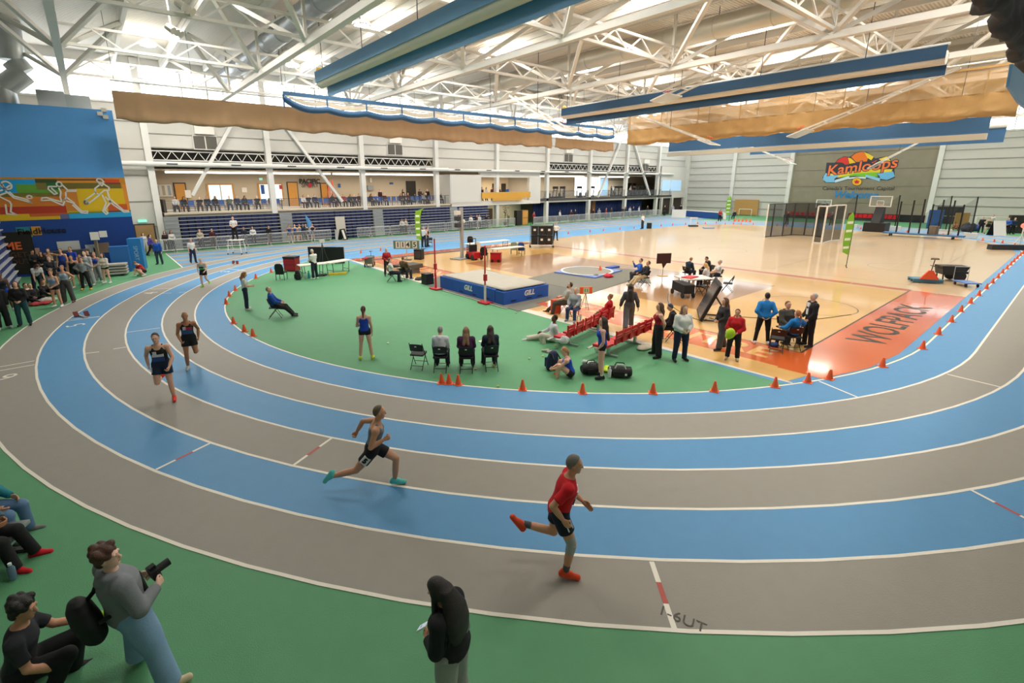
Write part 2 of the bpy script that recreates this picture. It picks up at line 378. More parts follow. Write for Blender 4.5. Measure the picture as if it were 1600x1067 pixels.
# ---- end wall
we = struct('wall_end')
YC = [49.6, 41.0, 31.9, 14.0, 4.8, -4.4]
for a, b in ((49.6, 41.0), (41.0, 31.9), (14.0, 4.8), (4.8, -4.4), (-4.4, -7)):
    panel_rows(we, .0, 11.5, 1.19, lambda p, q, a=a, b=b: MB().bb(XE, XE+.3, b, a, p, q), lambda z, a=a, b=b: MB().bb(XE-.08, XE+.3, b, a, z-.04, z+.04))
for y in YC: MB().bb(XE-.4, XE+.1, y-.28, y+.28, 0, 15.2).build('column', FRAME, we)
for z in range(5): MB().bb(XE-.05, XE+.3, 14.0, 31.9, z*2.45+.02, z*2.45+2.43).build('concrete_panel', CONC, we)
MB().bb(XE+.3, XE+.4, YR, 50.4, 0, 15.3).build('wall_core', M('#77725f', .8), we)
window_2 = struct('window_2')
for a, b in ((49.6, 41.0), (41, 31.9), (31.9, 23), (23, 14), (14, 4.8), (4.8, -7)):
    for k in range(3):
        s = (a-b)/3; MB().bb(XE+.05, XE+.12, b+s*k+.05, b+s*(k+1)-.05, 11.7, 14.6).build('window_pane', SKYP, window_2)
        MB().bb(XE-.05, XE+.2, b+s*k-.05, b+s*k+.05, 11.6, 14.6).build('mullion', FRAME, window_2)
MB().bb(XE-.1, XE+.3, YR, 50, 14.6, 15.3).build('window_head', FRAME, window_2); MB().bb(XE-.1, XE+.3, YR, 50, 11.5, 11.7).build('window_sill', FRAME, window_2)
door_1 = struct('door_1')
MB().bb(XE-.12, XE, 10.7, 13.2, 0, 2.25).build('door_frame', DKGREY, door_1)
for s in (0, 1): 
    MB().bb(XE-.17, XE-.1, 10.8+s*1.17, 11.93+s*1.17, .05, 2.15).build('door_leaf', M('#2b2b2d', .5), door_1)
    MB().bb(XE-.2, XE-.16, 10.9+s*1.17, 11.8+s*1.17, 1.0, 1.06).build('push_bar', STEEL, door_1)
# ---- right and near walls (behind the camera)
wr = struct('wall_right'); MB().bb(XN, XE, YR-.3, YR, 0, ZR).build('siding', PANEL, wr)
wn = struct('wall_near'); MB().bb(XN-.3, XN, YR, 58, 0, ZR).build('siding', PANEL, wn)
# ---- mural wall on the left
wl = struct('wall_left'); YM = 40.6; XR = 2.02
MB().bb(XN, XR, YM+.06, 49.9, 0, 10.05).build('block', M('#c9c6bd', .6), wl)
CLOTH = M('#62aaf2', .85, noise=.05, scale=6, bump=.1); NAVY = M('#16418c', .8, noise=.05, scale=6, bump=.1)
MB().bb(XN, XR+.04, YM, YM+.06, 5.95, 10.1).build('fabric_panel', CLOTH, wl)
MB().bb(XN, XR+.04, YM, YM+.06, 0, 3.42).build('fabric_panel', NAVY, wl)
MB().bb(XN, XR+.04, YM+.02, YM+.06, 3.42, 5.95).build('mural_ground', M('#c98a28', .85), wl)
# mural colour fields, read as rectangles in the mural band (fractions of its width right of the photo's edge)
MX0, MX1 = -4.35, XR+.04
_mi = [0]
def mur(x0, x1, y0, y1, col):     # x in 0..1540 mural units, y in 60..575
    fx = lambda x: MX0+(x)/1540*(MX1-MX0); fz = lambda y: 5.95-(y-60)/(545-60)*2.53
    _mi[0] += 1; a, b = sorted((fz(y0), fz(y1))); MB().bb(max(fx(x0), XN), min(fx(x1), MX1), YM+.012-.0007*_mi[0], YM+.03, max(a, 3.42), min(b, 5.95)).build('mural_patch', M(col, .85), wl)
for r in ((-900, 1460, 60, 78, '#d9912f'), (-900, 60, 78, 140, '#1e63b8'), (60, 475, 84, 140, '#1d9ad6'), (-900, 260, 140, 235, '#1d9ad6'), (475, 715, 78, 122, '#41502c'), (715, 1190, 78, 98, '#7a4a2c'),
          (1190, 1285, 78, 98, '#6b3328'), (1285, 1465, 78, 122, '#d3502a'), (715, 1190, 98, 124, '#d9912f'), (260, 475, 140, 235, '#5f9c3a'), (475, 590, 122, 200, '#7c7238'), (590, 740, 122, 200, '#2b6a3a'),
          (740, 1475, 124, 192, '#71692f'), (475, 740, 200, 238, '#5f9c3a'), (-900, 720, 238, 280, '#77702f'), (-900, 720, 280, 390, '#cf7a2a'), (740, 940, 200, 460, '#d08433'), (915, 1490, 192, 462, '#e0b91f'), (1490, 1540, 140, 470, '#e3923a'), (1285, 1475, 122, 140, '#7a3c2a'),
          (-900, 755, 390, 472, '#b23a23'), (755, 1255, 455, 478, '#c9b02a'), (1255, 1505, 385, 465, '#cb5b2a'), (1255, 1540, 465, 480, '#5a4030'), (330, 755, 472, 508, '#c4622a'), (-900, 330, 472, 560, '#d9b21f'), (330, 665, 508, 560, '#d9b21f'), (665, 770, 486, 556, '#6a6a92'), (770, 1540, 482, 545, '#2aa3d8'), (770, 1255, 470, 486, '#7c8c2f')):
    mur(*r)
def mline(pts, w=.085, closed=False):
    fx = lambda x: MX0+x/1540*(MX1-MX0); fz = lambda y: 5.95-(y-60)/485*2.53
    P = [Vector((fx(x), YM-.02, fz(y))) for x, y in pts]
    if closed: P.append(P[0])
    mb = MB()
    for a, b in zip(P[:-1], P[1:]): mb.bar(a, b, w, .012, up=Vector((0, 1, 0))); mb.ball(b, (w/2, .006, w/2), 8, 4)
    return mb
def ell(cx, cy, rx, ry, t=0, n=14): return [(cx+rx*math.cos(a)*math.cos(t)-ry*math.sin(a)*math.sin(t), cy+rx*math.cos(a)*math.sin(t)+ry*math.sin(a)*math.cos(t)) for a in [2*PI*k/n for k in range(n)]]
MW = M('#e8e4da', .8)
for fig in ([(ell(165, 150, 52, 42, .3), 1), ([(200, 150), (140, 190), (120, 130)], 0), ([(115, 145), (60, 150), (-60, 185)], 0), ([(115, 200), (60, 215), (-60, 215)], 0), ([(140, 210), (210, 290), (330, 330), (385, 350), (340, 310), (215, 270), (180, 225)], 0), ([(150, 230), (50, 265), (-40, 250)], 0), ([(60, 270), (155, 330), (165, 360), (140, 445), (195, 480), (95, 465), (105, 365)], 0), ([(50, 280), (10, 350)], 0), (ell(375, 283, 26, 17), 1)],
            [(ell(735, 140, 30, 26), 1), ([(705, 165), (610, 165), (600, 195), (655, 255), (690, 245), (640, 185)], 0), ([(770, 150), (820, 210), (910, 208), (905, 222), (800, 222)], 0), ([(720, 180), (735, 230), (715, 290), (720, 345)], 0), ([(790, 230), (780, 290), (725, 385), (600, 320), (495, 325), (510, 295), (560, 292), (720, 345)], 0), ([(740, 320), (850, 360), (930, 460), (1000, 462), (990, 485), (920, 478), (840, 385)], 0), ([(785, 290), (860, 360)], 0)],
            [(ell(1225, 100, 40, 24, .3), 1), ([(1200, 120), (1235, 160), (1260, 130)], 0), ([(1205, 150), (1145, 190), (1140, 240), (1180, 265), (1250, 215), (1310, 215), (1320, 180), (1265, 140)], 0), ([(1150, 235), (985, 335), (985, 375), (1030, 370), (1180, 270)], 0), (ell(1005, 355, 22, 22), 1), ([(1215, 265), (1245, 370), (1185, 465), (1220, 505), (1245, 490), (1210, 455), (1300, 360), (1290, 230)], 0), ([(1250, 290), (1330, 390), (1450, 485), (1515, 485), (1510, 470), (1450, 465), (1310, 325)], 0)]):
    mb = MB()
    for pts, cl in fig:
        q = mline(pts, closed=bool(cl)); mb.add(q.v, q.f)
    mb.build('athlete_outline', MW, wl)
fx = lambda u, v: OY(u, v, YM)
for u0, u1, v0, v1, c in ((24, 48, 355, 360, '#1f7f96'), (48, 66, 354, 367, '#d1912f'), (25, 32, 360, 372, '#3d8f3c'), (31, 51, 361, 370, '#86a62c'), (28, 45, 369, 372, '#b9b02a')):
    _mi[0] += 1; a, b = fx(u0, v0), fx(u1, v1); MB().bb(a.x, b.x, YM-.0008*_mi[0], YM, b.z, a.z).build('sign_patch', M(c, .7), wl)
p = fx(66, 361); text_mesh('FieldHouse', .5, 'sign_lettering', M('#10131c', .5), wl, mtx=wall_mtx((p.x, YM-.05, p.z), (1, 0, 0), (0, 0, 1)), bold=.008)
for u, v, su, sv, c in ((110, 395, .55, .75, '#c9ccc9'), (52, 397, .33, .36, '#b88f76'), (143, 388, .3, .25, '#c8d2da'), (150, 391, .12, .14, '#d8d2c4'), (161, 387, .35, .33, '#8e7a66')):
    p = fx(u, v); MB().bb(p.x-su, p.x+su, YM-.03, YM, p.z-sv, p.z+sv).build('notice', M(c, .7), wl)
p = fx(20, 400); MB().bb(p.x-1.05, p.x+1.05, YM-.06, YM, .2, 2.75).build('poster', M('#17120f', .6), wl)
q = fx(20, 385); text_mesh('ME', .62, 'poster_lettering', M('#d8642a', .6), wl, mtx=wall_mtx((q.x, YM-.08, q.z), (1, 0, 0), (0, 0, 1)), bold=.02)
q = fx(29, 396); text_mesh('GET\nOUT', .42, 'poster_lettering', M('#5b3527', .6), wl, mtx=wall_mtx((q.x, YM-.08, q.z-.3), (1, 0, 0), (0, 0, 1)))
for u, v in ((162, 172), (156, 178), (165, 183)):
    p = fx(u, v); MB().bb(p.x-.14, p.x+.14, YM-.2, YM, p.z-.11, p.z+.11).build('sensor_box', WHITE, wl)
# door beside the mural wall
door_2 = struct('door_2'); MB().bb(2.5, 4.0, 49.85, 49.95, 0, 2.35).build('door_frame', DKGREY, door_2); MB().bb(2.6, 3.9, 49.8, 49.9, 0, 2.25).build('door_leaf', M('#a58358', .6), door_2)
MB().bb(2.9, 3.5, 49.8, 49.95, 2.5, 2.7).build('exit_sign', M('#7fe0c4', .5, emit=.8), door_2)
# small rooftop gear above the mural wall
t = thing('sheet_metal_duct', 'galvanised sheet metal duct box above the mural wall', 'duct', (-.2, 43, 10.12))
MB().bb(-1.3, .05, -.7, .7, .1, 1.1).build('duct_box', M('#aab3b7', .35, .5), t); MB().bb(.05, 1.3, -.7, .7, .02, .95).build('duct_box', M('#9ea8ac', .35, .5), t)
p0, p1, p2, p3 = OY(8, 10, 44), OY(20, 95, 44), OY(38, 114, 44), OY(4, 138, 44); p4 = OY(12, 165, 44)
mb = MB(); mb.path([p0+(p0-p1), p0, p1, p2, p3, p4], .62, 14)
tag(mb.build('elbow_duct', M('#b4babb', .35, .5), smooth=.7), 'silver round duct with elbows dropping behind the mural wall', 'duct')

# ================================================================== CEILING
ceil = struct('ceiling')
DECK = wave_mat('#f3efe6', '#cfc5b4', 1.7, 'Y', .5, .8)
MB().bb(XN, XE, YR, 50.2, ZR, ZR+.3).build('roof_deck', DECK, ceil)
beam = MB().bb(-.11, .11, YR, 50, ZR-.42, ZR-.02).mesh('roof_beam'); beam.materials.append(WHITE)
roofb = struct('trim_2')
for k in range(31):
    o = link('roof_beam', beam, roofb, (-6.28+3.14*k, 0, 0))
# trusses: square bottom chord, two top chords, pyramid web tubes
def make_truss():
    t = thing('roof_truss', 'white steel roof truss with square bottom chord and slanting web tubes', 'truss', (0, 0, 0), 0, 'roof trusses across the hall')
    MB().bb(-.16, .16, YR+.1, 49.8, 11.85, 12.15).build('bottom_chord', WHITE, t)
    for s in (-1, 1): MB().bb(s*3.14-.11, s*3.14+.11, YR+.1, 49.8, 14.55, 14.85).build('top_chord', WHITE, t)
    y0 = 1.0; st = 8.15; webs = {}
    for s in (-1, 1):
        for e in (-1, 1):
            mb = MB(); mb.bar((0, 0, 12.05), (s*3.14, e*st/2, 14.7), .2, .2); me = mb.mesh('web_tube'); me.materials.append(WHITE); webs[(s, e)] = me
    for k in range(-1, 7):
        y = y0+k*st
        for (s, e), me in webs.items():
            if YR+.2 < y < 49.8 and YR < y+e*st/2 < 50: link('web_tube', me, t, (0, y, 0))
    post = MB().bar((0, 0, 12.1), (0, 0, 15.0), .14, .14).mesh('web_post'); post.materials.append(WHITE)
    for k in range(0, 7, 1):
        if YR < y0+k*st < 50: link('web_post', post, t, (0, y0+k*st, 0))
    return t
tr = make_truss(); tr.location = (0, 0, 0)
for k in range(1, 9): dup(tr, (9.42*k, 0, 0))
# tie rods along the hall between the trusses
for i, y in enumerate((9.15, 17.3, 25.45, 33.6, 41.75)):
    mb = MB(); mb.bb(.2, 75.2, y-.08, y+.08, 12.2, 12.34); mb.bb(.2, 75.2, y-.06, y+.06, 13.1, 13.22)
    for k in range(32):
        x = .3+2.35*k; mb.bar((x, y, 12.3), (x+1.17, y, 13.1), .07, .07).bar((x+1.17, y, 13.1), (x+2.35, y, 12.3), .07, .07)
    tag(mb.build('tie_truss', WHITE), 'slim white tie truss running lengthwise between the main trusses', 'truss', 'lengthwise tie trusses')
# round ducts
def duct(pts, r, col, label):
    mb = MB(); mb.path(pts, r, 18)
    for a, b in zip(pts[:-1], pts[1:]):
        a, b = Vector(a), Vector(b); n = int((b-a).length/3)
        for k in range(1, n): q = a+(b-a)*k/n; d = (b-a).normalized()*.03; mb.tube(q-d, q+d, r+.025, n=18)
    return tag(mb.build('round_duct', M(col, .35, .35), smooth=.6), label, 'duct')
duct([(10.15, -6, 13.9), (10.15, 49.4, 13.9)], .56, '#a3abb2', 'thick blue-grey round duct hung beside the mural end trusses')
duct([(29.4, -6, 13.95), (29.4, 49, 13.95)], .6, '#d6d3c6', 'pale round duct crossing above the middle court')
duct([(32.5, 37.5, 13.95), (48.5, 37.5, 13.95), (48.5, -6, 13.95)], .6, '#cfcdc2', 'pale round duct with a right-angle bend above the far courts')
duct([(68, -6, 14.0), (68, 49, 14.0)], .6, '#bfc2c2', 'pale round duct nearest the painted end wall')
# high bay lamps
t = thing('high_bay_lamp', 'white hanging high bay lamp lit above the courts', 'lamp', (4.7, 4, 14.5), 0, 'high bay lamps')
MB().tube((0, 0, .1), (0, 0, .8), .03).build('rod', WHITE, t); MB().lathe([(.1, .25), (.5, .1), (.55, -.02), (.5, -.05)], 14).build('reflector', WHITE, t); MB().lathe([(.0, -.06), (.44, -.055), (.44, -.04)], 14).build('lens', M((1, .95, .86), .4, emit=9), t)
for ix in range(9):
    for iy in range(4):
        if ix or iy: dup(t, (4.7+9.42*ix, 4+12.5*iy, 14.5))
# sensor and camera heads on the near truss
for i, (u, v) in enumerate(((283, 7), (267, 44), (222, 125))):
    p = G(u, v, 12.6) if i < 2 else OY(u, v, 49.0); t = thing('floodlight', 'white three-headed floodlight bracket fixed to the truss near the mural wall', 'lamp', p, PSI, 'floodlight brackets')
    MB().tube((0, 0, 0), (0, 0, 15.3-p.z), .04).build('bracket', WHITE, t)
    for s in (-1, 0, 1): MB().tube((s*.3, 0, 0), (s*.3, -.28, -.2), .15, .18, 10).build('lamp_head', M('#d9d6cc', .4), t)
# ================================================================== BALCONY, GYM AND BLEACHERS ALONG THE BACK
SZ = 3.2
WOODF = M('#c98f3f', .45, noise=.08, scale=5); GLASSW = M('#cfe6ee', .15, emit=.55); SLAB = M('#d8cdb8', .6)
rear = struct('wall_balcony')
MB().bb(4.2, 89, 56, 56.3, SZ, 8.6).build('plaster', TAN, rear)
MB().bb(4.2, 4.5, 50.1, 56, 0, 8.6).build('plaster', TAN, rear); MB().bb(89, 89.4, 50.1, 57, 0, 8.6).build('plaster', TAN, rear)
MB().bb(4.2, 89.4, 50.3, 56.3, 8.6, 8.8).build('balcony_roof', PANEL, rear)
MB().bb(4.4, 36, 51.8, 56, 6.75, 6.9).build('soffit', M('#a2937c', .7), rear); MB().bb(49.8, 89, 51.8, 56, 6.75, 6.9).build('soffit', M('#a2937c', .7), rear)
MB().bb(4.8, 89, 49.75, 56, SZ-.32, SZ-.05).build('balcony_slab', M('#b0a794', .7), rear)
MB().bb(4.8, 37.6, 49.62, 50.2, SZ-.16, SZ).build('slab_edge', SLAB, rear)
MB().bb(4.8, 89, 55.0, 55.2, 0, SZ-.3).build('lower_wall', M('#8f8675', .8), rear)
for a, b in ((5.6, 20.5), (20.8, 34.2), (50.5, 62), (66, 74)):
    o = MB().bb(a, b, 51.75, 51.9, 6.55, 6.7); tag(o.build('strip_light', M((1, .96, .88), .4, emit=5)), 'thin white strip light under the balcony soffit', 'lamp', 'balcony strip lights')
    l = area((a+b)/2, 53.4, 6.4, b-a, .3, 260, (1, .9, .76)); l.name = 'strip_light_glow'
area(63, 51.8, 2.8, 22, .3, 60, (1, .9, .76)).name = 'under_gym_fill'  # added fill light below the gym, no fixture belongs to it
def rbox(name, u0, u1, v0, v1, mat, Y=55.95, d=.08, par=rear):
    a, b = OY(u0, v0, Y), OY(u1, v1, Y); return MB().bb(a.x, b.x, Y-d, Y, b.z, a.z).build(name, mat, par)
def rdoor(u0, u1, v0, mat, Y=55.95, n=[2]):
    n[0] += 1; s = struct('door_%d' % n[0]); a, b = OY(u0, v0, Y), OY(u1, v0, Y)
    MB().bb(a.x-.1, b.x+.1, Y-.06, Y, SZ, a.z+.1).build('door_frame', DKGREY, s); MB().bb(a.x, b.x, Y-.12, Y-.05, SZ, a.z).build('door_leaf', mat, s)
    MB().bb(b.x-.2, b.x-.12, Y-.2, Y-.1, SZ+.95, SZ+1.1).build('handle', STEEL, s)
rdoor(272, 288, 287, WOODF); rdoor(449, 463, 285.5, WOODF); rdoor(501, 510, 287, WOODF); rdoor(635, 648, 284, M('#2a2622', .5)); rdoor(980, 986, 287, M('#2a2622', .5)); rdoor(989, 993, 287, M('#6b2b20', .5))
def rwin(u0, u1, v0, v1, n=[2], frame=WOODF, glass=GLASSW, mull=1, Y=55.95):
    n[0] += 1; s = struct('window_%d' % n[0]); a, b = OY(u0, v0, Y), OY(u1, v1, Y); z0 = max(b.z, SZ+.1)
    MB().bb(a.x-.12, b.x+.12, Y-.07, Y, z0-.1, a.z+.12).build('window_frame', frame, s)
    w_ = (b.x-a.x)/(mull+1)
    for k in range(mull+1): MB().bb(a.x+w_*k+.04, a.x+w_*(k+1)-.04, Y-.1, Y-.06, z0, a.z).build('window_pane', glass, s)
rwin(324, 365, 289, 312); rwin(404, 442, 288, 312)
rwin(680, 697, 286, 303, frame=FRAME, glass=M('#e9f2f4', .2, emit=.9))
WG = M('#eef6fb', .2, emit=1.8); BG = M('#8fb9dd', .2, emit=.9)
rwin(898, 917, 277, 305, frame=FRAME, glass=WG, mull=2); rwin(922, 936, 277, 305, frame=FRAME, glass=WG, mull=1); rwin(937, 948, 279, 305, frame=FRAME, glass=BG, mull=0)
rbox('white_board', 950, 974, 282, 303, M('#ddd5c6', .5))
rbox('notice_board', 242, 270, 288.5, 307, M('#d7d6d2', .6))
for i in range(3): rbox('notice_sheet', 243+i*9, 250+i*9, 290, 305, M(['#a9b0a2', '#b4a58d', '#98a0a8'][i], .7), d=.1)
rbox('paper_sheet', 288, 299, 297, 309, WHITE, d=.15); rbox('sign_plate', 377, 386, 293, 300.5, M('#e6ddd6', .5)); rbox('banner', 406.5, 413.5, 289, 303, M('#2c4f94', .7), d=.12)
rbox('poster', 435.5, 441, 289, 295.5, M('#b3363a', .7), d=.12); rbox('blue_plate', 608.5, 614, 285, 288, M('#2f5c9c', .6)); rbox('blue_plate', 528, 532, 287, 293, M('#2f5c9c', .6)); rbox('white_box', 573, 582, 290, 297, M('#8b8f92', .6), d=.3)
rbox('white_box', 577, 580, 278, 285, WHITE, d=.2); rbox('green_sign', 682, 690, 277, 281, M('#58b9a0', .5, emit=.4)); rbox('green_sign', 404.5, 410, 278, 281.5, M('#9fe3d2', .5, emit=.5))
p = OY(484, 283.5, 55.85); text_mesh('PACIFIC', .66, 'wall_lettering', M('#26221f', .6), rear, mtx=wall_mtx((p.x, 55.85, p.z), (1, 0, 0), (0, 0, 1)), bold=.03)
p = OY(484, 289.5, 55.85); text_mesh('SP', .68, 'wall_lettering', M('#5b5550', .6), rear, mtx=wall_mtx((p.x-.62, 55.85, p.z), (1, 0, 0), (0, 0, 1)), bold=.01); text_mesh('RT', .68, 'wall_lettering', M('#5b5550', .6), rear, mtx=wall_mtx((p.x+.62, 55.85, p.z), (1, 0, 0), (0, 0, 1)), bold=.01)
MB().ball((p.x, 55.85, p.z), (.24, .05, .24), 14, 8).build('lettering_dot', M('#b32634', .6), rear)
# orange step ladder
lp = OY(518, 306, 54.5); t = thing('step_ladder', 'orange tall step ladder standing on the balcony by the wooden door', 'ladder', (lp.x, 54.5, SZ))
for s in (-1, 1):
    MB().bar((s*.35, -.5, 0), (s*.2, 0, 2.9), .08, .05).build('rail', M('#d0532a', .5), t); MB().bar((s*.35, .6, 0), (s*.2, .05, 2.8), .07, .05).build('rail', M('#c9502a', .5), t)
for k in range(8): MB().bb(-.33+.02*k, .33-.02*k, -.5+k*.06-.05, -.5+k*.06+.05, .3+k*.34, .34+k*.34).build('step', M('#c9502a', .5), t)
# balcony railing
t = thing('balcony_railing', 'thin dark railing with slim posts along the spectator balcony', 'railing', (0, 0, SZ))
for x in np.arange(5.0, 36.2, 2.4): MB().bar((x, 49.75, 0), (x, 49.75, .98), .05, .05).build('post', DKGREY, t)
MB().bar((5, 49.75, .98), (36.2, 49.75, .98), .05, .04).build('top_rail', DKGREY, t)
MB().bb(5, 36.2, 49.74, 49.76, .1, .9).build('glass_panel', M('#8a9096', .2, alpha=.12), t)
MB().bb(4.85, 5.05, 49.75, 52, 0, 1.1).build('end_panel', M('#4a4844', .6), t)
# ---- telescopic bleachers folded below the balcony
NAVYS = M('#202f6e', .5, noise=.1, scale=3); PLANK = M('#b9bcc0', .4, .2); AISLE = M('#9aa0a2', .55); RISER = M('#23262f', .7)
def bleacher(x0, x1, y, ais, label, nrow=9, top=2.86, face=-1):
    t = thing('bleacher', label, 'bleacher', ((x0+x1)/2, y, 0)); L = (x1-x0)/2; dz = top/nrow
    MB().bb(-L, L, .45, .6, .02, top).build('back_frame', RISER, t)
    for k in range(nrow):
        z = (k+1)*dz; yo = k*.035
        MB().bb(-L, L, yo, yo+.5, z-.05, z).build('plank', PLANK, t)
        mb = MB(); n = int(2*L/.55)
        for j in range(n):
            x = -L+(j+.5)*2*L/n
            if any(a <= x+(x0+x1)/2 <= b for a, b in ais): continue
            mb.add(*(lambda q: (q.v, q.f))(MB().bb(x-.23, x+.23, yo+.1, yo+.4, z-dz+.05, z-.09)))
        if mb.f: tag(mb.build('seat_row', NAVYS, t), None, kind='stuff')
        for a, b in ais:
            a2, b2 = max(a, x0)-(x0+x1)/2, min(b, x1)-(x0+x1)/2
            if b2 > a2: MB().bb(a2, b2, yo+.03, yo+.4, z-dz+.02, z-.06).build('aisle_step', AISLE, t)
    return t
bx = [OY(u, 345, 49.3).x for u in (255, 363, 524, 640, 764)]
ai = [tuple(OY(u, 345, 49.3).x for u in p) for p in ((250, 279), (438, 457), (584, 599), (704, 715))]
for i, lb in enumerate(('folded navy seat bleacher beside the mural wall door', 'folded navy seat bleacher below the lettered balcony wall', 'folded navy seat bleacher with grey aisle behind the white boards', 'folded navy seat bleacher next to the lobby opening')):
    bleacher(bx[i]+.04, bx[i+1]-.04, 49.05, ai, lb)
# bleacher pulled out at the left edge, facing along the hall
tb = bleacher(-6.2, 6.2, 0, [], 'grey plank bleacher with blue seats beside the waiting athletes', nrow=9, top=3.5)
tb.location = (-3.75, 31.6, 0); tb.rotation_euler = (0, 0, PI/2)
# ---- lobby bulkhead and booth
lob = struct('wall_lobby')
MB().bb(34.6, 39.2, 49.45, 49.9, 3.0, 6.65).build('bulkhead', M('#dcd9d1', .5), lob); MB().bb(34.4, 34.6, 49.45, 53, SZ, 6.65).build('bulkhead', PANEL, lob)
MB().bb(34.6, 49.9, 49.45, 56, 2.85, 3.35).build('fascia', M('#e2ddd2', .5), lob); MB().bb(39.2, 49.9, 49.6, 50, 6.35, 7.3).build('fascia', M('#dedbd3', .5), lob); MB().bb(47.7, 49.9, 49.45, 49.9, 3.3, 6.4).build('bulkhead', M('#dcd9d1', .5), lob)
MB().bb(39.2, 47.8, 54, 54.2, 3.3, 6.4).build('booth_wall', M('#d9c7a8', .6), lob)
area(43.5, 52, 6.2, 7, .5, 170, (1, .82, .6)).name = 'booth_glow'
t = thing('booth_counter', 'yellow wooden counter front of the announcer booth above the lobby', 'counter', (43.5, 49.25, 3.37)); MB().bb(-4.3, 4.25, 0, .12, .35, 1.05).build('front', M('#d9a23e', .5), t); MB().bb(-2.6, 2.6, -.05, .06, .0, .36).build('lower_panel', M('#d2a048', .5), t); MB().bb(-4.3, 4.25, 0, .9, 1.05, 1.1).build('worktop', M('#c9a468', .5), t)
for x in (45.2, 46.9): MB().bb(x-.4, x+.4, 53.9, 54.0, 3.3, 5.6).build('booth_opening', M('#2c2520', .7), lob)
MB().bb(41.3, 49.9, 53.5, 53.7, 0, 2.85).build('lobby_wall', M('#b9b3a4', .7), lob)
door_20 = struct('door_20'); MB().bb(43.0, 44.3, 53.3, 53.5, 0, 2.2).build('door_leaf', M('#3b2d26', .5), door_20); MB().bb(42.4, 43.0, 53.3, 53.5, 0, 2.2).build('door_leaf', M('#b1452b', .5), door_20)
area(45.5, 52, 2.8, 5, .5, 90, (1, .8, .55)).name = 'lobby_glow'
cab = OY(816, 349, 49.2); t = thing('display_cabinet', 'tall wooden display cabinet with dark side standing under the booth', 'cabinet', (cab.x, 49.2, 0))
MB().bb(-1.1, -.1, -.1, .5, 0, 2.0).build('side', M('#221d19', .6), t); MB().bb(-.1, 1.0, -.1, .5, 0, 2.0).build('body', M('#b0803c', .5), t)
for z in (.1, 1.05): MB().bb(0, .9, -.14, -.09, z, z+.8).build('door', M('#cf9a4d', .5), t)
t = thing('potted_tree', 'dark leafy indoor tree in a pot beside the display cabinet', 'plant', (cab.x-2.2, 50.3, 0)); MB().lathe([(.2, 0), (.3, .45), (.26, .45)], 10).build('pot', DKGREY, t); MB().tube((0, 0, .4), (0, 0, 1.6), .04).build('trunk', M('#3a2c20', .8), t)
mb = MB()
for k in range(70):
    a = random.random()*6.28; r = random.random()*.55; q = Vector((r*math.cos(a), r*math.sin(a), 1.3+random.random()*1.3)); d = Vector((math.cos(a), math.sin(a), .3))*.22; s_ = d.cross(Vector((0, 0, 1))).normalized()*.06
    mb.add([q-s_, q+d*.5-s_*2, q+d, q+d*.5+s_*2], [(0, 1, 2, 3)])
tag(mb.build('foliage', M('#1e2a1a', .6), t), None, kind='stuff')
# ---- gym on the upper level
gym = struct('wall_gym'); MB().bb(49.9, 84, 49.7, 50.3, 2.95, 3.12).build('white_edge', M('#efe7d8', .5), gym); MB().bb(49.9, 84.5, 49.55, 50.2, 3.12, 3.5).build('dark_edge', M('#4c4a47', .5), gym)
t = thing('gym_railing', 'dark framed glass railing along the upper gym floor', 'railing', (0, 0, 3.5))
for x in np.arange(50.0, 84.6, 2.6): MB().bar((x, 49.6, 0), (x, 49.6, 1), .05, .05).build('post', DKGREY, t)
MB().bar((50.0, 49.6, 1), (84.4, 49.6, 1), .06, .05).build('top_rail', DKGREY, t); MB().bb(50.0, 84.4, 49.59, 49.61, .1, .95).build('glass_panel', M('#70767a', .2, alpha=.25), t)
MB().bb(80.6, 89.7, 49.6, 49.9, 2.95, 8.5).build('side_wall', M('#d9d7cf', .55), gym)
w_ = struct('window_20')
for a, b in ((1035, 1046), (1049, 1063)):
    p, q = OY(a, 281.5, 49.55), OY(b, 298, 49.55); MB().bb(p.x, q.x, 49.5, 49.6, q.z, p.z).build('window_pane', M('#9fc0dc', .2, emit=.6), w_)
MB().bb(81.2, 89.2, 49.9, 50.2, 0, 2.9).build('entrance_shade_slab', M('#3a302a', .8), gym)  # solid dark slab, the doorway's shade put into its colour
for x in (81.4, 84.9, 88.9): MB().bb(x-.25, x+.25, 49.5, 49.9, 0, 2.95).build('post', PANEL, gym)
for i, (u, v) in enumerate(((862, 300), (880, 301), (906, 301), (924, 302), (962, 301), (974, 301), (988, 301), (1004, 301), (1012, 301), (1022, 301))):
    q = OY(u, v, 51.8); t = thing('exercise_machine', 'black exercise machine standing behind the gym railing', 'machine', (q.x, 51.8+.5*(i % 2), 3.4), .4*(i % 3), 'gym machines')
    MB().bb(-.9, .9, -.4, .4, .05, .25).build('deck', BLACK, t)
    for s in (-1, 1): MB().bar((.6, s*.35, .2), (.85, s*.35, 1.5), .09, .09).build('upright', BLACK, t)
    MB().bb(.6, 1.0, -.4, .4, 1.4, 1.75).build('console', BLACK, t); MB().bar((.8, -.38, 1.2), (.1, -.38, 1.15), .06, .06).build('handrail', DKGREY, t); MB().ball((-.6, 0, .5), (.35, .2, .35), 10, 6).build('flywheel', BLACK, t)
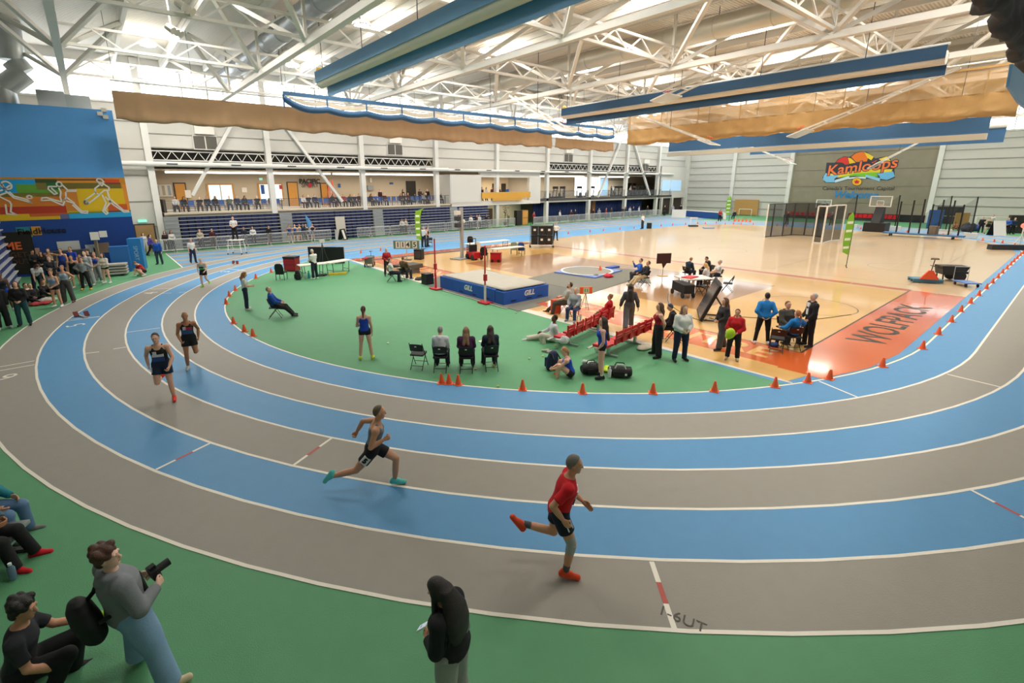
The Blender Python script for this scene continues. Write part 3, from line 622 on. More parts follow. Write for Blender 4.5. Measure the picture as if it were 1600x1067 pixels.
# blue drape under the gym
def drape(name, a, b, z0, z1, mat, label, cat, amp=.06, per=.45, group=None):
    a, b = Vector(a), Vector(b); L = (b-a).length; n = int(L/per*6); d = (b-a)/L; nn = Vector((-d.y, d.x, 0)); mb = MB(); vs = []
    for k in range(n+1):
        p = a+d*L*k/n+nn*(amp*math.sin(2*PI*L*k/n/per)+.3*amp*math.sin(1.7*k)); vs += [(p.x, p.y, z0), (p.x, p.y, z1)]
    mb.add(vs, [(2*k, 2*k+2, 2*k+3, 2*k+1) for k in range(n)]); o = mb.build(name, mat, smooth=3)
    so = o.modifiers.new('t', 'SOLIDIFY'); so.thickness = .02
    return tag(o, label, cat, group)
drape('stage_drape', (50.2, 51.2, 0), (63.2, 51.2, 0), 0.02, 2.85, M('#1a2f63', .85), 'long navy blue drape between the display cabinet and the wooden post', 'curtain')
drape('stage_drape', (64.4, 51.2, 0), (77.6, 51.2, 0), 0.02, 2.85, M('#1a2f63', .85), 'navy blue drape between the wooden post and the corner entrance', 'curtain')
MB().bb(63.4, 64.2, 51, 51.4, 0, 2.9).build('wooden_post', M('#8a5c32', .6), gym)
# ---- crowd barricades
def make_barricade(label):
    t = thing('crowd_barricade', label, 'barricade', (0, 0, 0), 0, 'crowd barricades along the track'); WB = M('#d9dadb', .35, .3)
    mb = MB(); mb.path([(-1.1, 0, .2), (-1.1, 0, 1.1), (1.1, 0, 1.1), (1.1, 0, .2), (-1.1, 0, .2)], .028, 6); mb.build('frame', WB, t)
    mb = MB()
    for k in range(1, 16): mb.bar((-1.1+2.2*k/16, 0, .2), (-1.1+2.2*k/16, 0, 1.1), .028, .028)
    tag(mb.build('bars', WB, t), None, kind='stuff')
    for s in (-1, 1): MB().bar((s*1.0, -.32, .02), (s*1.0, .32, .02), .07, .04).bar((s*1.0, 0, .02), (s*1.0, 0, .25), .05, .05).build('foot', WB, t)
    return t
BL = 'silver metal crowd barricade standing in line beside the sprint track'
bar0 = make_barricade(BL); first = True
def fence(us, vs, Y, label):
    global first
    P = [OY(u, v, Y).x for u, v in zip(us, vs)]
    for a, b in zip(P[:-1], P[1:]):
        o = bar0 if first else dup(bar0, (0, 0, 0)); first = False
        o.location = ((a+b)/2, Y, 0); o.scale = ((b-a)/2.33, 1, 1); o['label'] = label
fence((249, 274, 304, 340, 362, 385, 421, 455, 490, 519), [390-i*1.3 for i in range(10)], 47.95, 'silver crowd barricade below the bleachers near the mural wall')
fence((558, 579, 610, 641, 669, 697, 722, 746, 766, 786, 805), [369-i for i in range(11)], 48.2, 'silver crowd barricade in the stretch beyond the white boards')
fence((833, 849, 869, 887, 904, 922, 937, 953, 968, 984, 1000, 1016, 1031), [352-i for i in range(13)], 47.6, 'silver crowd barricade in front of the navy drapes')
g1 = dup(bar0, (OY(522, 374, 47.6).x+.1, 47.2, 0), 1.3, 'silver crowd barricade turned inward as a gate by the white boards'); g1.scale = (.7, 1, 1)
# white leaning boards and sandwich sign
q = OY(533, 371, 48.9); t = thing('white_board', 'tall white board leaning against the folded bleacher', 'board', (q.x, 48.6, 0)); MB().box((0, .15, 1.15), (1.0, .06, 2.3), R=Matrix.Rotation(-.1, 3, 'X')).build('panel', M('#cfcabd', .6), t)
q = G(536, 374.5); t = thing('sandwich_sign', 'black and white folding sidewalk sign beside the barricade gate', 'sign', (q.x, q.y, 0), .5)
MB().box((0, -.2, .55), (.7, .04, 1.15), R=Matrix.Rotation(-.3, 3, 'X')).build('front_panel', BLACK, t); MB().box((0, .2, .55), (.7, .04, 1.15), R=Matrix.Rotation(.3, 3, 'X')).build('back_panel', BLACK, t); MB().box((-.1, -.24, .55), (.3, .03, .95), R=Matrix.Rotation(-.3, 3, 'X')).build('poster', WHITE, t)
# ---- blue spectator chairs on the balcony
def make_bchair(label):
    t = thing('spectator_chair', label, 'chair', (0, 0, SZ), 0, 'blue chairs on the balcony'); BC = M('#2b5aa6', .6)
    MB().bb(-.23, .23, -.23, .2, .42, .48).build('seat', BC, t); MB().box((0, .24, .72), (.46, .05, .42), R=Matrix.Rotation(-.15, 3, 'X')).build('backrest', BC, t)
    for s in (-1, 1):
        MB().bar((s*.22, -.2, 0), (s*.22, -.2, .44), .03, .03).build('leg', BLACK, t); MB().bar((s*.22, .2, 0), (s*.22, .26, .9), .03, .03).build('leg', BLACK, t)
    return t
bch = make_bchair('blue padded spectator chair in the row behind the balcony railing'); bfirst = True
BCX = [float(x) for x in np.arange(5.9, 34.0, .62) if not (15.2 < x < 16.6)]
for i, x in enumerate(BCX):
    o = bch if bfirst else dup(bch, (0, 0, 0)); bfirst = False; o.location = (float(x), 51.0+.12*math.sin(i*1.3), SZ)
# ================================================================== HOISTED DIVIDER CURTAINS
def roll(name, a, b, zt, zb, mat, label, sag=.15, seg=3.2, thick=.5, net=None, strap=None, nettop=None, batten=None):
    """fabric curtain hoisted up: a top edge, a loose hanging sheet and bunched folds below"""
    a, b = Vector(a), Vector(b); L = (b-a).length; d = (b-a)/L; nn = Vector((-d.y, d.x, 0)); t = thing(name, label, 'curtain', (a.x, a.y, 0))
    n = max(24, int(L*5)); prof = [(0, 1.0), (.16, .86), (.1, .7), (.22, .55), (.18, .35), (.38, .2), (.5, .08), (.35, -.03), (.1, -.06), (-.2, -.03), (-.36, .1), (-.2, .25), (-.1, .5), (-.04, .8), (0, 1.0)]
    vs = []; m = len(prof); O = a.copy()
    ends = [min(1, .35+.65*min(k, n-k)/6) for k in range(n+1)]
    for k in range(n+1):
        s = L*k/n; ph = s/seg*2*PI; sg = sag*(math.cos(ph)-.5)*.5; wob = .05*math.sin(3.1*s)+.04*math.sin(7.3*s+1)
        for j, (o_, h) in enumerate(prof):
            low = 1-max(0, min(1, h)); w2 = thick*o_*ends[k]*(1+.25*math.sin(2.3*s+j))+.03*math.sin(5*s+j*2.1)
            p = d*s+nn*(w2+wob*low); vs.append((p.x, p.y, zb+(zt-zb)*h+sg*low+.04*math.sin(4.1*s+j*1.7)*low))
    mb = MB(); mb.add(vs, [(k*m+j, (k+1)*m+j, (k+1)*m+j+1, k*m+j+1) for k in range(n) for j in range(m-1)])
    mb.build('bunched_fabric', mat, t, smooth=3)
    if nettop:
        z1, nm = nettop; q = d*L; o = MB().poly([(0, 0, zt), (q.x, q.y, zt), (q.x, q.y, z1), (0, 0, z1)]).build('net_panel', nm, t)
        MB().bar((0, 0, z1), (q.x, q.y, z1), .12, .14).build('top_hem', mat, t)
        for k in range(int(L/seg)+1): p = d*min(L, seg*k); MB().bar((p.x, p.y, zt-.3), (p.x, p.y, z1), .05, .05).build('strap', strap or mat, t)
    if batten:
        q = d*L; MB().tube((0, 0, batten), (q.x, q.y, batten), .05, n=8).build('batten', FRAME, t)
        for k in range(int(L/4)+1):
            p = d*min(L, 4*k+.2)
            if min(abs(p.x+a.x-q_) for q_ in (10.15, 29.4, 48.5)) < .8: p = p+d*1.7
            MB().tube((p.x, p.y, zt-.1), (p.x, p.y, 15.28), .012, n=5).build('hoist_cable', DKGREY, t)
    return t
BROWN = M('#a98a68', .85, noise=.08, scale=2, bump=.15); TANF = M('#b8925c', .85, noise=.08, scale=2, bump=.15); BLUEC = M('#35618a', .6, noise=.06, scale=3); BLUEP = M('#6aa2cf', .55, noise=.05, scale=3)
z = 9.35; a, b = OY(182, 185, 36.8), OY(862, 230, 36.8); roll('divider_curtain', (a.x, 36.8, 0), (b.x, 36.8, 0), 10.75, 9.25, BROWN, 'long brown curtain bunched up above the back straight', batten=11.3, thick=.42, sag=.12)
c = OY(958, 226, 36.8); roll('divider_curtain', (b.x+.6, 36.8, 0), (c.x, 36.8, 0), 10.15, 9.2, BROWN, 'short brown curtain bunched up at the end of the long brown one', batten=11.3, thick=.5)
XT = 43.0; a, b = OX(980, 222, XT), OX(1588, 176, XT); roll('divider_curtain', (XT, a.y, 0), (XT, b.y, 0), 10.55, 9.25, TANF, 'tan curtain with open net on top hoisted across the courts', nettop=(12.0, net_mat('#c79c5c', .66)), seg=3.6, thick=.45, batten=12.3)
# blue curtains folded between two battens: blue strip, white roll, blue strip
def blue_roll(a, b, zc, label, near=1, h=1.25, dark=0):
    a, b = Vector(a), Vector(b); q = b-a; t = thing('blue_curtain', label, 'curtain', (a.x, a.y, zc)); n = Vector((-q.y, q.x, 0)).normalized()
    L = q.length; u = q/L
    for o_, z0, z1, mt, nm in ((-.35*near, -.05, .5, BLUEC if dark else BLUEP, 'vinyl_strip'), (.3*near, -h+.55, .2, BLUEC if dark else BLUEP, 'vinyl_strip')):
        p = n*o_; MB().add([(p.x, p.y, z0), (p.x+q.x, p.y+q.y, z0), (p.x+q.x, p.y+q.y, z1), (p.x, p.y, z1), (p.x+n.x*.05, p.y+n.y*.05, z0), (p.x+q.x+n.x*.05, p.y+q.y+n.y*.05, z0), (p.x+q.x+n.x*.05, p.y+q.y+n.y*.05, z1), (p.x+n.x*.05, p.y+n.y*.05, z1)], [(0, 1, 2, 3), (7, 6, 5, 4), (0, 4, 5, 1), (3, 2, 6, 7), (0, 3, 7, 4), (1, 5, 6, 2)]).build(nm, mt, t)
    MB().tube((0, 0, 0), (q.x, q.y, 0), .3, n=14).build('rolled_net', M('#e6dfcf', .7), t, smooth=.7)
    MB().tube((n.x*.1, n.y*.1, .62), (n.x*.1+q.x, n.y*.1+q.y, .62), .05, n=8).build('batten', FRAME, t)
    MB().ball((0, 0, .5), (.28, .12, .28), 10, 6).build('motor_cover', M('#d9a92b', .5), t)
    for k in range(int(L/5)+1): p = u*min(L, .3+5*k); MB().tube((p.x, p.y, .5), (p.x, p.y, 15.28-zc), .02, n=5).build('hoist_cable', DKGREY, t)
    return t
zc = 10.9; a, b = G(494, 128, zc), G(815, 0, zc); d = (b-a).normalized(); blue_roll((11.1, a.y, 0), (11.1, 4.0, 0), zc, 'light blue folded divider curtain above the near edge of the courts')
a, b = G(868, 179, zc), G(1488, 97, zc); blue_roll((31.8, a.y, 0), (31.8, b.y, 0), zc, 'dark blue folded divider curtain between the first and second court', dark=1)
a, b = OX(1046, 222, 62), OX(1548, 188, 62); t = thing('blue_curtain', 'dark blue curtain band hanging behind the tan curtain', 'curtain', (62, 0, 0)); MB().bb(-.05, .05, b.y, a.y, 9.6, 10.9).build('vinyl_strip', BLUEC, t); MB().bb(-.3, .3, b.y, a.y, 9.0, 9.5).build('rolled_net', M('#cfc6b4', .7), t)
for k in range(4): MB().tube((0, b.y+(a.y-b.y)*(k+.5)/4, 10.8), (0, b.y+(a.y-b.y)*(k+.5)/4, 15.28), .02, n=5).build('hoist_cable', DKGREY, t)
a, b = OX(1172, 240, 74), OX(1570, 212, 74); t = thing('blue_curtain', 'blue curtain band nearest the painted concrete wall', 'curtain', (74, 0, 0)); MB().bb(-.05, .05, b.y, a.y, 9.35, 10.75).build('vinyl_strip', BLUEC, t); MB().tube((0, b.y, 11.0), (0, a.y, 11.0), .25, n=12).build('rolled_net', WHITE, t)
for k in range(4): MB().tube((0, b.y+(a.y-b.y)*(k+.5)/4, 11.1), (0, b.y+(a.y-b.y)*(k+.5)/4, 15.28), .02, n=5).build('hoist_cable', DKGREY, t)
# lengthwise blue net curtain
a, b = OY(442, 145, 33.0), OY(958, 218, 33.0); t = thing('blue_curtain', 'blue curtain with scalloped net running lengthwise behind the trusses', 'curtain', (a.x, 33.0, 0)); L = b.x-a.x; ns = 12; vs = []; vs2 = []
MB().bb(0, L, -.03, .03, 10.85, 11.08).build('top_strip', BLUEC, t); n = 144
for k in range(n+1):
    x = L*k/n; sg = .16*abs(math.sin(PI*ns*k/n)); e = .5*math.exp(-x*1.2); vs += [(x, -.05, 10.4-sg+e), (x, -.22, 10.25-sg+e), (x, -.1, 10.05-sg+e), (x, .15, 10.02-sg+e), (x, .2, 10.25-sg+e)]; vs2 += [(x, .0, 10.45-sg+e), (x, 0, 10.7-sg*.8+e*.5)]
MB().add(vs, [(k*5+j, k*5+5+j, k*5+6+j, k*5+1+j) for k in range(n) for j in range(4)]).build('bunched_fabric', BLUEC, t, smooth=3)
MB().add(vs2, [(k*2, k*2+2, k*2+3, k*2+1) for k in range(n)]).build('net_panel', M('#c9c0ad', .8), t, smooth=3)
for k in range(ns+1): MB().bb(L*k/ns-.04, L*k/ns+.04, -.05, .02, 10.1, 10.9).build('strap', BLUEC, t)
for k in range(5): MB().tube((L*k/4, 0, 11.4), (L*k/4, 0, 15.28), .02, n=5).build('hoist_cable', DKGREY, t)
# near roll at the right edge
t = roll('divider_curtain', (6, 2.05, 0), (30, 2.05, 0), 10.0, 8.75, M('#2b2a2c', .8, noise=.3, scale=1.2), 'dark bunched curtain hanging right above the near straight', thick=.4, batten=10.3)
MB().bb(4, 24, -.55, -.45, -.05+8.9, 10.3).build('grey_sheet', M('#aeb4bc', .6), t)
P_ = [OY(u, v, 2.05) for u, v in ((1580, 100), (1574, 135), (1590, 160), (1625, 190), (1625, 140))]; MB().prism([(q.x-6, q.z) for q in P_], -.03, .03, ex=Vector((1, 0, 0)), ey=Vector((0, 0, 1))).build('blue_flap', BLUEP, t)
# ================================================================== FOLDED-UP BASKETBALL HOOPS
def hoop(u, v, u2, v2, X, label):
    p = OX(u, v, X); q = OX(u2, v2, X)-p; t = thing('folded_hoop', label, 'basketball hoop', p); n = q.normalized(); s = Vector((1, 0, 0)) if n.y > 0 else Vector((-1, 0, 0))
    for e in (-1, 1):
        MB().bar(s*e*.5, q+s*e*.3, .1, .1).build('mast', WHITE, t)
    for k in range(1, 6): MB().bar(q*k/6+s*.45, q*k/6-s*.45, .06, .06).build('cross_tube', WHITE, t)
    u_ = s.cross(n).normalized(); R = Matrix((tuple(n), tuple(s), tuple(u_))).transposed()
    MB().box(n*-.2-u_*.1, (1.15, 1.8, .05), R=R).build('backboard', M('#cfd6d2', .2, alpha=.55), t)
    mb = MB()
    for e in (-1, 1): mb.bar(n*-.78+s*.9*e-u_*.08, n*.38+s*.9*e-u_*.08, .07, .07).bar(n*(-.2+.58*e)+s*.9-u_*.08, n*(-.2+.58*e)-s*.9-u_*.08, .07, .07)
    mb.build('backboard_frame', WHITE, t)
    mb = MB(); mb.path([n*-.1+u_*.35+(n*math.cos(k*PI/6)+s*math.sin(k*PI/6))*.23 for k in range(13)], .02); mb.build('rim', M('#e2532d', .4), t)
    MB().tube(q*.45, q*.45+Vector((0, 0, 15.28-p.z-q.z*.45)), .02, n=5).build('hoist_cable', DKGREY, t)
hoop(875, 197, 800, 150, 27, 'folded-up basketball hoop beside the short brown curtain')
hoop(1045, 150, 1215, 72, 30.2, 'folded-up basketball hoop in front of the dark blue curtain')
hoop(1105, 220, 985, 176, 40.9, 'folded-up basketball hoop hanging before the tan curtain end')
hoop(1255, 205, 1500, 105, 40.9, 'folded-up basketball hoop with long mast across the tan curtain')
hoop(1232, 252, 1170, 228, 72, 'folded-up basketball hoop beside the painted concrete wall')
hoop(1370, 256, 1450, 215, 72, 'folded-up basketball hoop in front of the painted town emblem')
# ================================================================== PEOPLE
# a body is grown as one smooth surface around its bones (a signed distance field turned into a mesh)
def V3(*a): return np.array(a, dtype=np.float64)
class Field:
    def __init__(s): s.p = []
    def cap(s, a, b, ra, rb=None, flat=0, k=None, mid=None):
        s.p.append(('c', np.asarray(a, float), np.asarray(b, float), ra, ra if rb is None else rb, flat, k, mid)); return s
    def ell(s, c, r, R=None, k=None, cut=None):
        s.p.append(('e', np.asarray(c, float), np.asarray(r, float), np.eye(3) if R is None else R, cut, None, k, None)); return s
    def loft(s, o, R, L, prof, k=None):
        s.p.append(('l', np.asarray(o, float), R, L, np.asarray(prof, float), None, k, None)); return s
    def box_of(s, q):
        if q[0] == 'c': r = max(q[3], q[4], (q[7] or 0)); return np.minimum(q[1], q[2])-r, np.maximum(q[1], q[2])+r
        if q[0] == 'e': m = q[2].max(); return q[1]-m, q[1]+m
        r = max(q[4][:, 1].max(), q[4][:, 2].max()); a, b = q[1], q[1]+q[2][:, 2]*q[3]; return np.minimum(a, b)-r, np.maximum(a, b)+r
    def mesh(s, h, k=.03):
        if not s.p: return None
        bx = [s.box_of(q) for q in s.p]; lo = np.min([b[0] for b in bx], 0)-3*h; hi = np.max([b[1] for b in bx], 0)+3*h
        n = np.ceil((hi-lo)/h).astype(int)+1; D = np.full(n, .5, np.float32); ax = [lo[i]+h*np.arange(n[i]) for i in range(3)]
        for q, (b0, b1) in zip(s.p, bx):
            kk = q[6] if q[6] is not None else k; m = kk+2.5*h
            i0 = np.maximum(((b0-m-lo)/h).astype(int), 0); i1 = np.minimum(((b1+m-lo)/h).astype(int)+2, n); sl = tuple(slice(a, b) for a, b in zip(i0, i1))
            X = ax[0][sl[0]][:, None, None]; Y = ax[1][sl[1]][None, :, None]; Z = ax[2][sl[2]][None, None, :]
            if q[0] == 'c':
                a, b = q[1], q[2]; ba = b-a; L2 = max(float(ba@ba), 1e-9); px, py, pz = X-a[0], Y-a[1], Z-a[2]
                t = (px*ba[0]+py*ba[1]+pz*ba[2])/L2; tc = np.clip(t, 0, 1); r = q[3]+(q[4]-q[3])*tc
                if q[7]: r = r+(q[7]-.5*(q[3]+q[4]))*4*tc*(1-tc)
                if q[5]:
                    L = math.sqrt(L2); tl = np.clip(t, 0 if q[5] == 1 else -9, 9); d = np.sqrt((px-tl*ba[0])**2+(py-tl*ba[1])**2+(pz-tl*ba[2])**2)-r
                    d = np.maximum(d, (t-1)*L)
                    if q[5] == 2: d = np.maximum(d, -t*L)
                else: d = np.sqrt((px-tc*ba[0])**2+(py-tc*ba[1])**2+(pz-tc*ba[2])**2)-r
            elif q[0] == 'e':
                R = q[3]; px, py, pz = X-q[1][0], Y-q[1][1], Z-q[1][2]; e = [(px*R[0, i]+py*R[1, i]+pz*R[2, i]) for i in range(3)]
                g = np.sqrt(sum((e[i]/q[2][i])**2 for i in range(3))); d = (g-1)*q[2].min()
                if q[4] is not None: nv, of = q[4]; d = np.maximum(d, -(e[0]*nv[0]+e[1]*nv[1]+e[2]*nv[2]-of))
            else:
                R = q[2]; px, py, pz = X-q[1][0], Y-q[1][1], Z-q[1][2]; e = [(px*R[0, i]+py*R[1, i]+pz*R[2, i]) for i in range(3)]; t = e[2]/q[3]; P = q[4]
                wx = np.interp(t, P[:, 0], P[:, 1]); wy = np.interp(t, P[:, 0], P[:, 2]); oy = np.interp(t, P[:, 0], P[:, 3]) if P.shape[1] > 3 else 0
                d = (np.sqrt((e[0]/wx)**2+((e[1]-oy)/wy)**2)-1)*np.minimum(wx, wy); d = np.maximum(d, np.maximum((t-P[-1, 0])*q[3], (P[0, 0]-t)*q[3]))
            S = D[sl]; hh = np.maximum(kk-np.abs(S-d), 0)/max(kk, 1e-6); D[sl] = np.minimum(S, d)-hh*hh*kk*.25
        return nets(D, lo, h)
def nets(D, lo, h):
    I = D < 0; c = [(0, 0, 0), (1, 0, 0), (0, 1, 0), (1, 1, 0), (0, 0, 1), (1, 0, 1), (0, 1, 1), (1, 1, 1)]; n = np.array(D.shape)-1
    sub = lambda A, o: A[o[0]:o[0]+n[0], o[1]:o[1]+n[1], o[2]:o[2]+n[2]]
    al = sub(I, c[0]).copy(); an = al.copy()
    for o in c[1:]: q = sub(I, o); al &= q; an |= q
    act = np.argwhere(an & ~al)
    if len(act) == 0: return None
    vals = np.stack([D[act[:, 0]+o[0], act[:, 1]+o[1], act[:, 2]+o[2]] for o in c], 1)
    acc = np.zeros((len(act), 3)); cnt = np.zeros(len(act)); co = np.array(c, float)
    for a, b in ((0, 1), (2, 3), (4, 5), (6, 7), (0, 2), (1, 3), (4, 6), (5, 7), (0, 4), (1, 5), (2, 6), (3, 7)):
        va, vb = vals[:, a], vals[:, b]; m = (va < 0) != (vb < 0); t = np.where(m, va/np.where(m, va-vb, 1), 0)
        acc += np.where(m[:, None], co[a]+(co[b]-co[a])*t[:, None], 0); cnt += m
    V = (acc/cnt[:, None]+act)*h+lo
    ids = np.full(tuple(n), -1, np.int32); ids[tuple(act.T)] = np.arange(len(act)); F = []
    for axn in range(3):
        o = [0, 0, 0]; o[axn] = 1; u, w_ = [(1, 2), (2, 0), (0, 1)][axn]
        A = I[:I.shape[0]-o[0], :I.shape[1]-o[1], :I.shape[2]-o[2]]; B = I[o[0]:, o[1]:, o[2]:]; e = np.argwhere(A != B); e = e[(e[:, u] > 0) & (e[:, w_] > 0) & (e[:, u] < n[u]) & (e[:, w_] < n[w_])]
        if len(e) == 0: continue
        du = np.zeros(3, int); du[u] = 1; dw = np.zeros(3, int); dw[w_] = 1; g = lambda q: ids[q[:, 0], q[:, 1], q[:, 2]]
        qd = np.stack([g(e-du-dw), g(e-dw), g(e), g(e-du)], 1); s = A[tuple(e.T)]; qd[~s] = qd[~s][:, ::-1]; F.append(qd)
    F = np.concatenate(F); F = F[(F >= 0).all(1)]; return V, F
def np_mesh(name, parts, mats):
    """parts: list of (V, F, material index)"""
    Vs, Fs, Ms, n = [], [], [], 0
    for vf, mi in parts:
        if vf is None: continue
        Vs.append(vf[0]); Fs.append(vf[1]+n); Ms.append(np.full(len(vf[1]), mi, np.int32)); n += len(vf[0])
    if not Vs: return None
    Vv = np.concatenate(Vs).astype(np.float32); F = np.concatenate(Fs).astype(np.int32); Mi = np.concatenate(Ms)
    me = bpy.data.meshes.new(name); me.vertices.add(len(Vv)); me.vertices.foreach_set('co', Vv.ravel()); me.loops.add(F.size); me.loops.foreach_set('vertex_index', F.ravel())
    me.polygons.add(len(F)); me.polygons.foreach_set('loop_start', np.arange(0, F.size, 4, dtype=np.int32)); me.polygons.foreach_set('loop_total', np.full(len(F), 4, np.int32))
    me.polygons.foreach_set('material_index', Mi); me.polygons.foreach_set('use_smooth', np.ones(len(F), bool)); me.update(calc_edges=True); me.validate()
    for m in mats: me.materials.append(m)
    return me
def dr(f, a, side): f, a = math.radians(f), math.radians(a); return V3(math.sin(a)*side, math.sin(f)*math.cos(a), -math.cos(f)*math.cos(a))
def rotm(ax, ang): return np.array(Matrix.Rotation(math.radians(ang), 3, ax))
POSES = dict(
    stand=dict(RL=((3, 4), (-3, 3)), LL=((-1, 5), (-4, 3)), RA=((3, 9), (14, 3)), LA=((-2, 9), (10, 3))),
    akimbo=dict(RL=((2, 7), (-2, 5)), LL=((2, 7), (-3, 5)), RA=((-12, 48), (18, -48)), LA=((-12, 48), (18, -48))),
    clasp=dict(RL=((2, 4), (-3, 3)), LL=((0, 5), (-3, 3)), RA=((8, 14), (52, -38)), LA=((8, 14), (52, -38))),
    crossed=dict(RL=((2, 4), (-3, 3)), LL=((0, 5), (-3, 3)), RA=((18, 12), (80, -66)), LA=((14, 12), (70, -66))),
    behind=dict(RL=((2, 7), (-3, 6)), LL=((0, 7), (-3, 6)), RA=((-22, 22), (-8, -42)), LA=((-22, 22), (-8, -42))),
    reading=dict(RL=((2, 4), (-3, 3)), LL=((0, 5), (-3, 3)), RA=((12, 8), (85, -22)), LA=((12, 8), (80, -22)), head=(0, 25)),
    walk=dict(RL=((26, 2), (8, 2)), LL=((-14, 2), (-34, 2)), RA=((-22, 10), (0, 2)), LA=((24, 10), (45, 0)), lean=4),
    bend=dict(RL=((-8, 5), (-6, 4)), LL=((-4, 5), (-8, 4)), RA=((55, 5), (45, 0)), LA=((50, 5), (60, 0)), lean=42, head=(0, 20)),
    sit=dict(RL=((84, 7), (-4, 2)), LL=((82, 7), (2, 2)), RA=((22, 10), (62, -14)), LA=((22, 10), (62, -14)), lean=-4, sit=.56),
    sitlow=dict(RL=((84, 7), (-4, 2)), LL=((82, 7), (2, 2)), RA=((30, 8), (78, -22)), LA=((30, 8), (74, -22)), lean=14, sit=.56, head=(0, 12)),
    lounge=dict(RL=((78, 6), (42, 2)), LL=((80, 6), (36, 2)), RA=((20, 12), (60, -12)), LA=((20, 12), (55, -16)), lean=-14, sit=.54),
    ground=dict(RL=((134, 7), (14, 2)), LL=((130, 7), (8, 2)), RA=((58, 6), (78, -28)), LA=((58, 6), (78, -28)), lean=16, sit=.14),
    groundflat=dict(RL=((92, 10), (80, 4)), LL=((110, 8), (-10, 4)), RA=((30, 10), (70, -10)), LA=((-28, 14), (-20, 4)), lean=-10, sit=.14),
    crouch=dict(RL=((112, 14), (-42, 6)), LL=((108, 14), (-46, 6)), RA=((52, 6), (82, -14)), LA=((52, 6), (80, -14)), lean=30))
def build_person(h=1.75, pose='stand', sex='m', build=1.0, top=('tee', '#888'), bottom=('pants', '#222'), hair=('short', '#3a2a1e'), sock=0, lod=1, belly=0, **ov):
    """returns dict of part fields -> meshes, in local metres with the lowest sole at z=0"""
    P = dict(lean=0, side=0, tw=0, head=(0, 0), feet=(0, 0), sit=None); P.update(POSES[pose]); P.update({k: v for k, v in ov.items() if k in ('lean', 'side', 'tw', 'head', 'feet', 'sit', 'RL', 'LL', 'RA', 'LA', 'grip')})
    s = h/1.75; fem = sex == 'f'; B = build
    T = rotm('Y', P['side'])@rotm('X', -P['lean']); U = T[:, 2]; Tw = T@rotm('Z', P['tw'])
    hipw = .095*s*B; pel = V3(0, 0, 0); N = pel+U*.50*s; sh = (.165 if fem else .185)*s*(.5+.5*B)
    J = {}
    for nm, sd in (('R', 1), ('L', -1)):
        (f1, a1), (f2, a2) = P[nm+'L']; hp = V3(sd*hipw, 0, -.02*s); kn = hp+dr(f1, a1, sd)*.435*s; an = kn+dr(f2, a2, sd)*.425*s
        fp = math.radians(P['feet'][0 if sd == 1 else 1]); sp = dr(f2, a2, sd); fw = np.array(V3(0, 1, 0)); fdir = fw*math.cos(fp)-V3(0, 0, 1)*math.sin(fp)
        if P['feet'][0 if sd == 1 else 1] == 999:   # foot square to the shin
            fdir = np.cross(np.cross(sp, fw), sp); fdir = fdir/np.linalg.norm(fdir)
        if P['feet'][0 if sd == 1 else 1] == 998:   # trailing foot, toes stretched back
            fdir = np.cross(np.cross(sp, fw), sp); fdir = fdir/np.linalg.norm(fdir)*.62+sp*.78
        fdir = fdir+V3(sd*.18, 0, 0)*(abs(fdir[2]) < .5); fdir /= np.linalg.norm(fdir)
        upf = np.cross(np.cross(fdir, V3(0, 0, 1)), fdir) if abs(fdir[2]) < .95 else -sp; upf = -sp-fdir*float(-sp@fdir); upf /= np.linalg.norm(upf)
        J[nm] = dict(hp=hp, kn=kn, an=an, fd=fdir, up=upf)
        (f1, a1), (f2, a2) = P[nm+'A']; so = N-U*.068*s+Tw[:, 0]*sd*sh; el = so+Tw@dr(f1, a1, sd)*.285*s; wr = el+Tw@dr(f2, a2, sd)*.25*s; J[nm].update(so=so, el=el, wr=wr, fa=Tw@dr(f2, a2, sd))
    Hd = Tw@rotm('Z', -P['head'][0])@rotm('X', -P['head'][1])   # + yaw turns to the right, + pitch looks down
    nk = N-U*.02*s; hc = N+U*.065*s+Hd[:, 2]*.125*s+Hd[:, 1]*.018*s
    hb = [.012, .02, .034][lod]; F = {}
    # torso profile (t, half width, half depth, forward offset)
    hw = 1.06 if fem else 1.0; ww = .86 if fem else .98
    prof = np.array([(-.02, .06*B, .06*B, 0), (.06, .135*hw*B, .105*B, -.01), (.2, .168*hw*B, .12*B, -.012), (.38, .15*ww*B, .108*B+belly, .0+belly*.6), (.52, .146*ww*B, .106*B+belly, .004+belly*.6), (.74, .165*(.93 if fem else 1)*(.3+.7*B), .122*(.4+.6*B), .008), (.88, .155*(.92 if fem else 1)*(.4+.6*B), .1, -.004), (.97, .085, .075, -.008), (1.03, .055, .055, -.005)])
    def pr(d, t0=-.02, t1=1.03):
        ts_ = sorted({t0, t1} | {float(t) for t in prof[:, 0] if t0 < t < t1}); return np.array([(t, (np.interp(t, prof[:, 0], prof[:, 1])+d)*s, (np.interp(t, prof[:, 0], prof[:, 2])+d)*s, np.interp(t, prof[:, 0], prof[:, 3])*s) for t in ts_])
    o0, TL = pel-U*.10*s, .60*s
    body = Field(); body.loft(o0, T, TL, pr(0), k=.04)
    if fem:
        for sd in (1, -1): body.ell(o0+U*TL*.70+Tw[:, 0]*sd*.07*s*B+Tw[:, 1]*.095*s, V3(.07, .06, .07)*s*B, Tw, k=.05)
    body.cap(nk, hc-Hd[:, 2]*.05*s, .056*s, .053*s, k=.03)
    body.ell(hc+Hd[:, 2]*.012*s-Hd[:, 1]*.008*s, V3(.074, .094, .105)*s, Hd, k=.02).ell(hc-Hd[:, 2]*.055*s+Hd[:, 1]*.03*s, V3(.055, .058, .062)*s, Hd, k=.03)
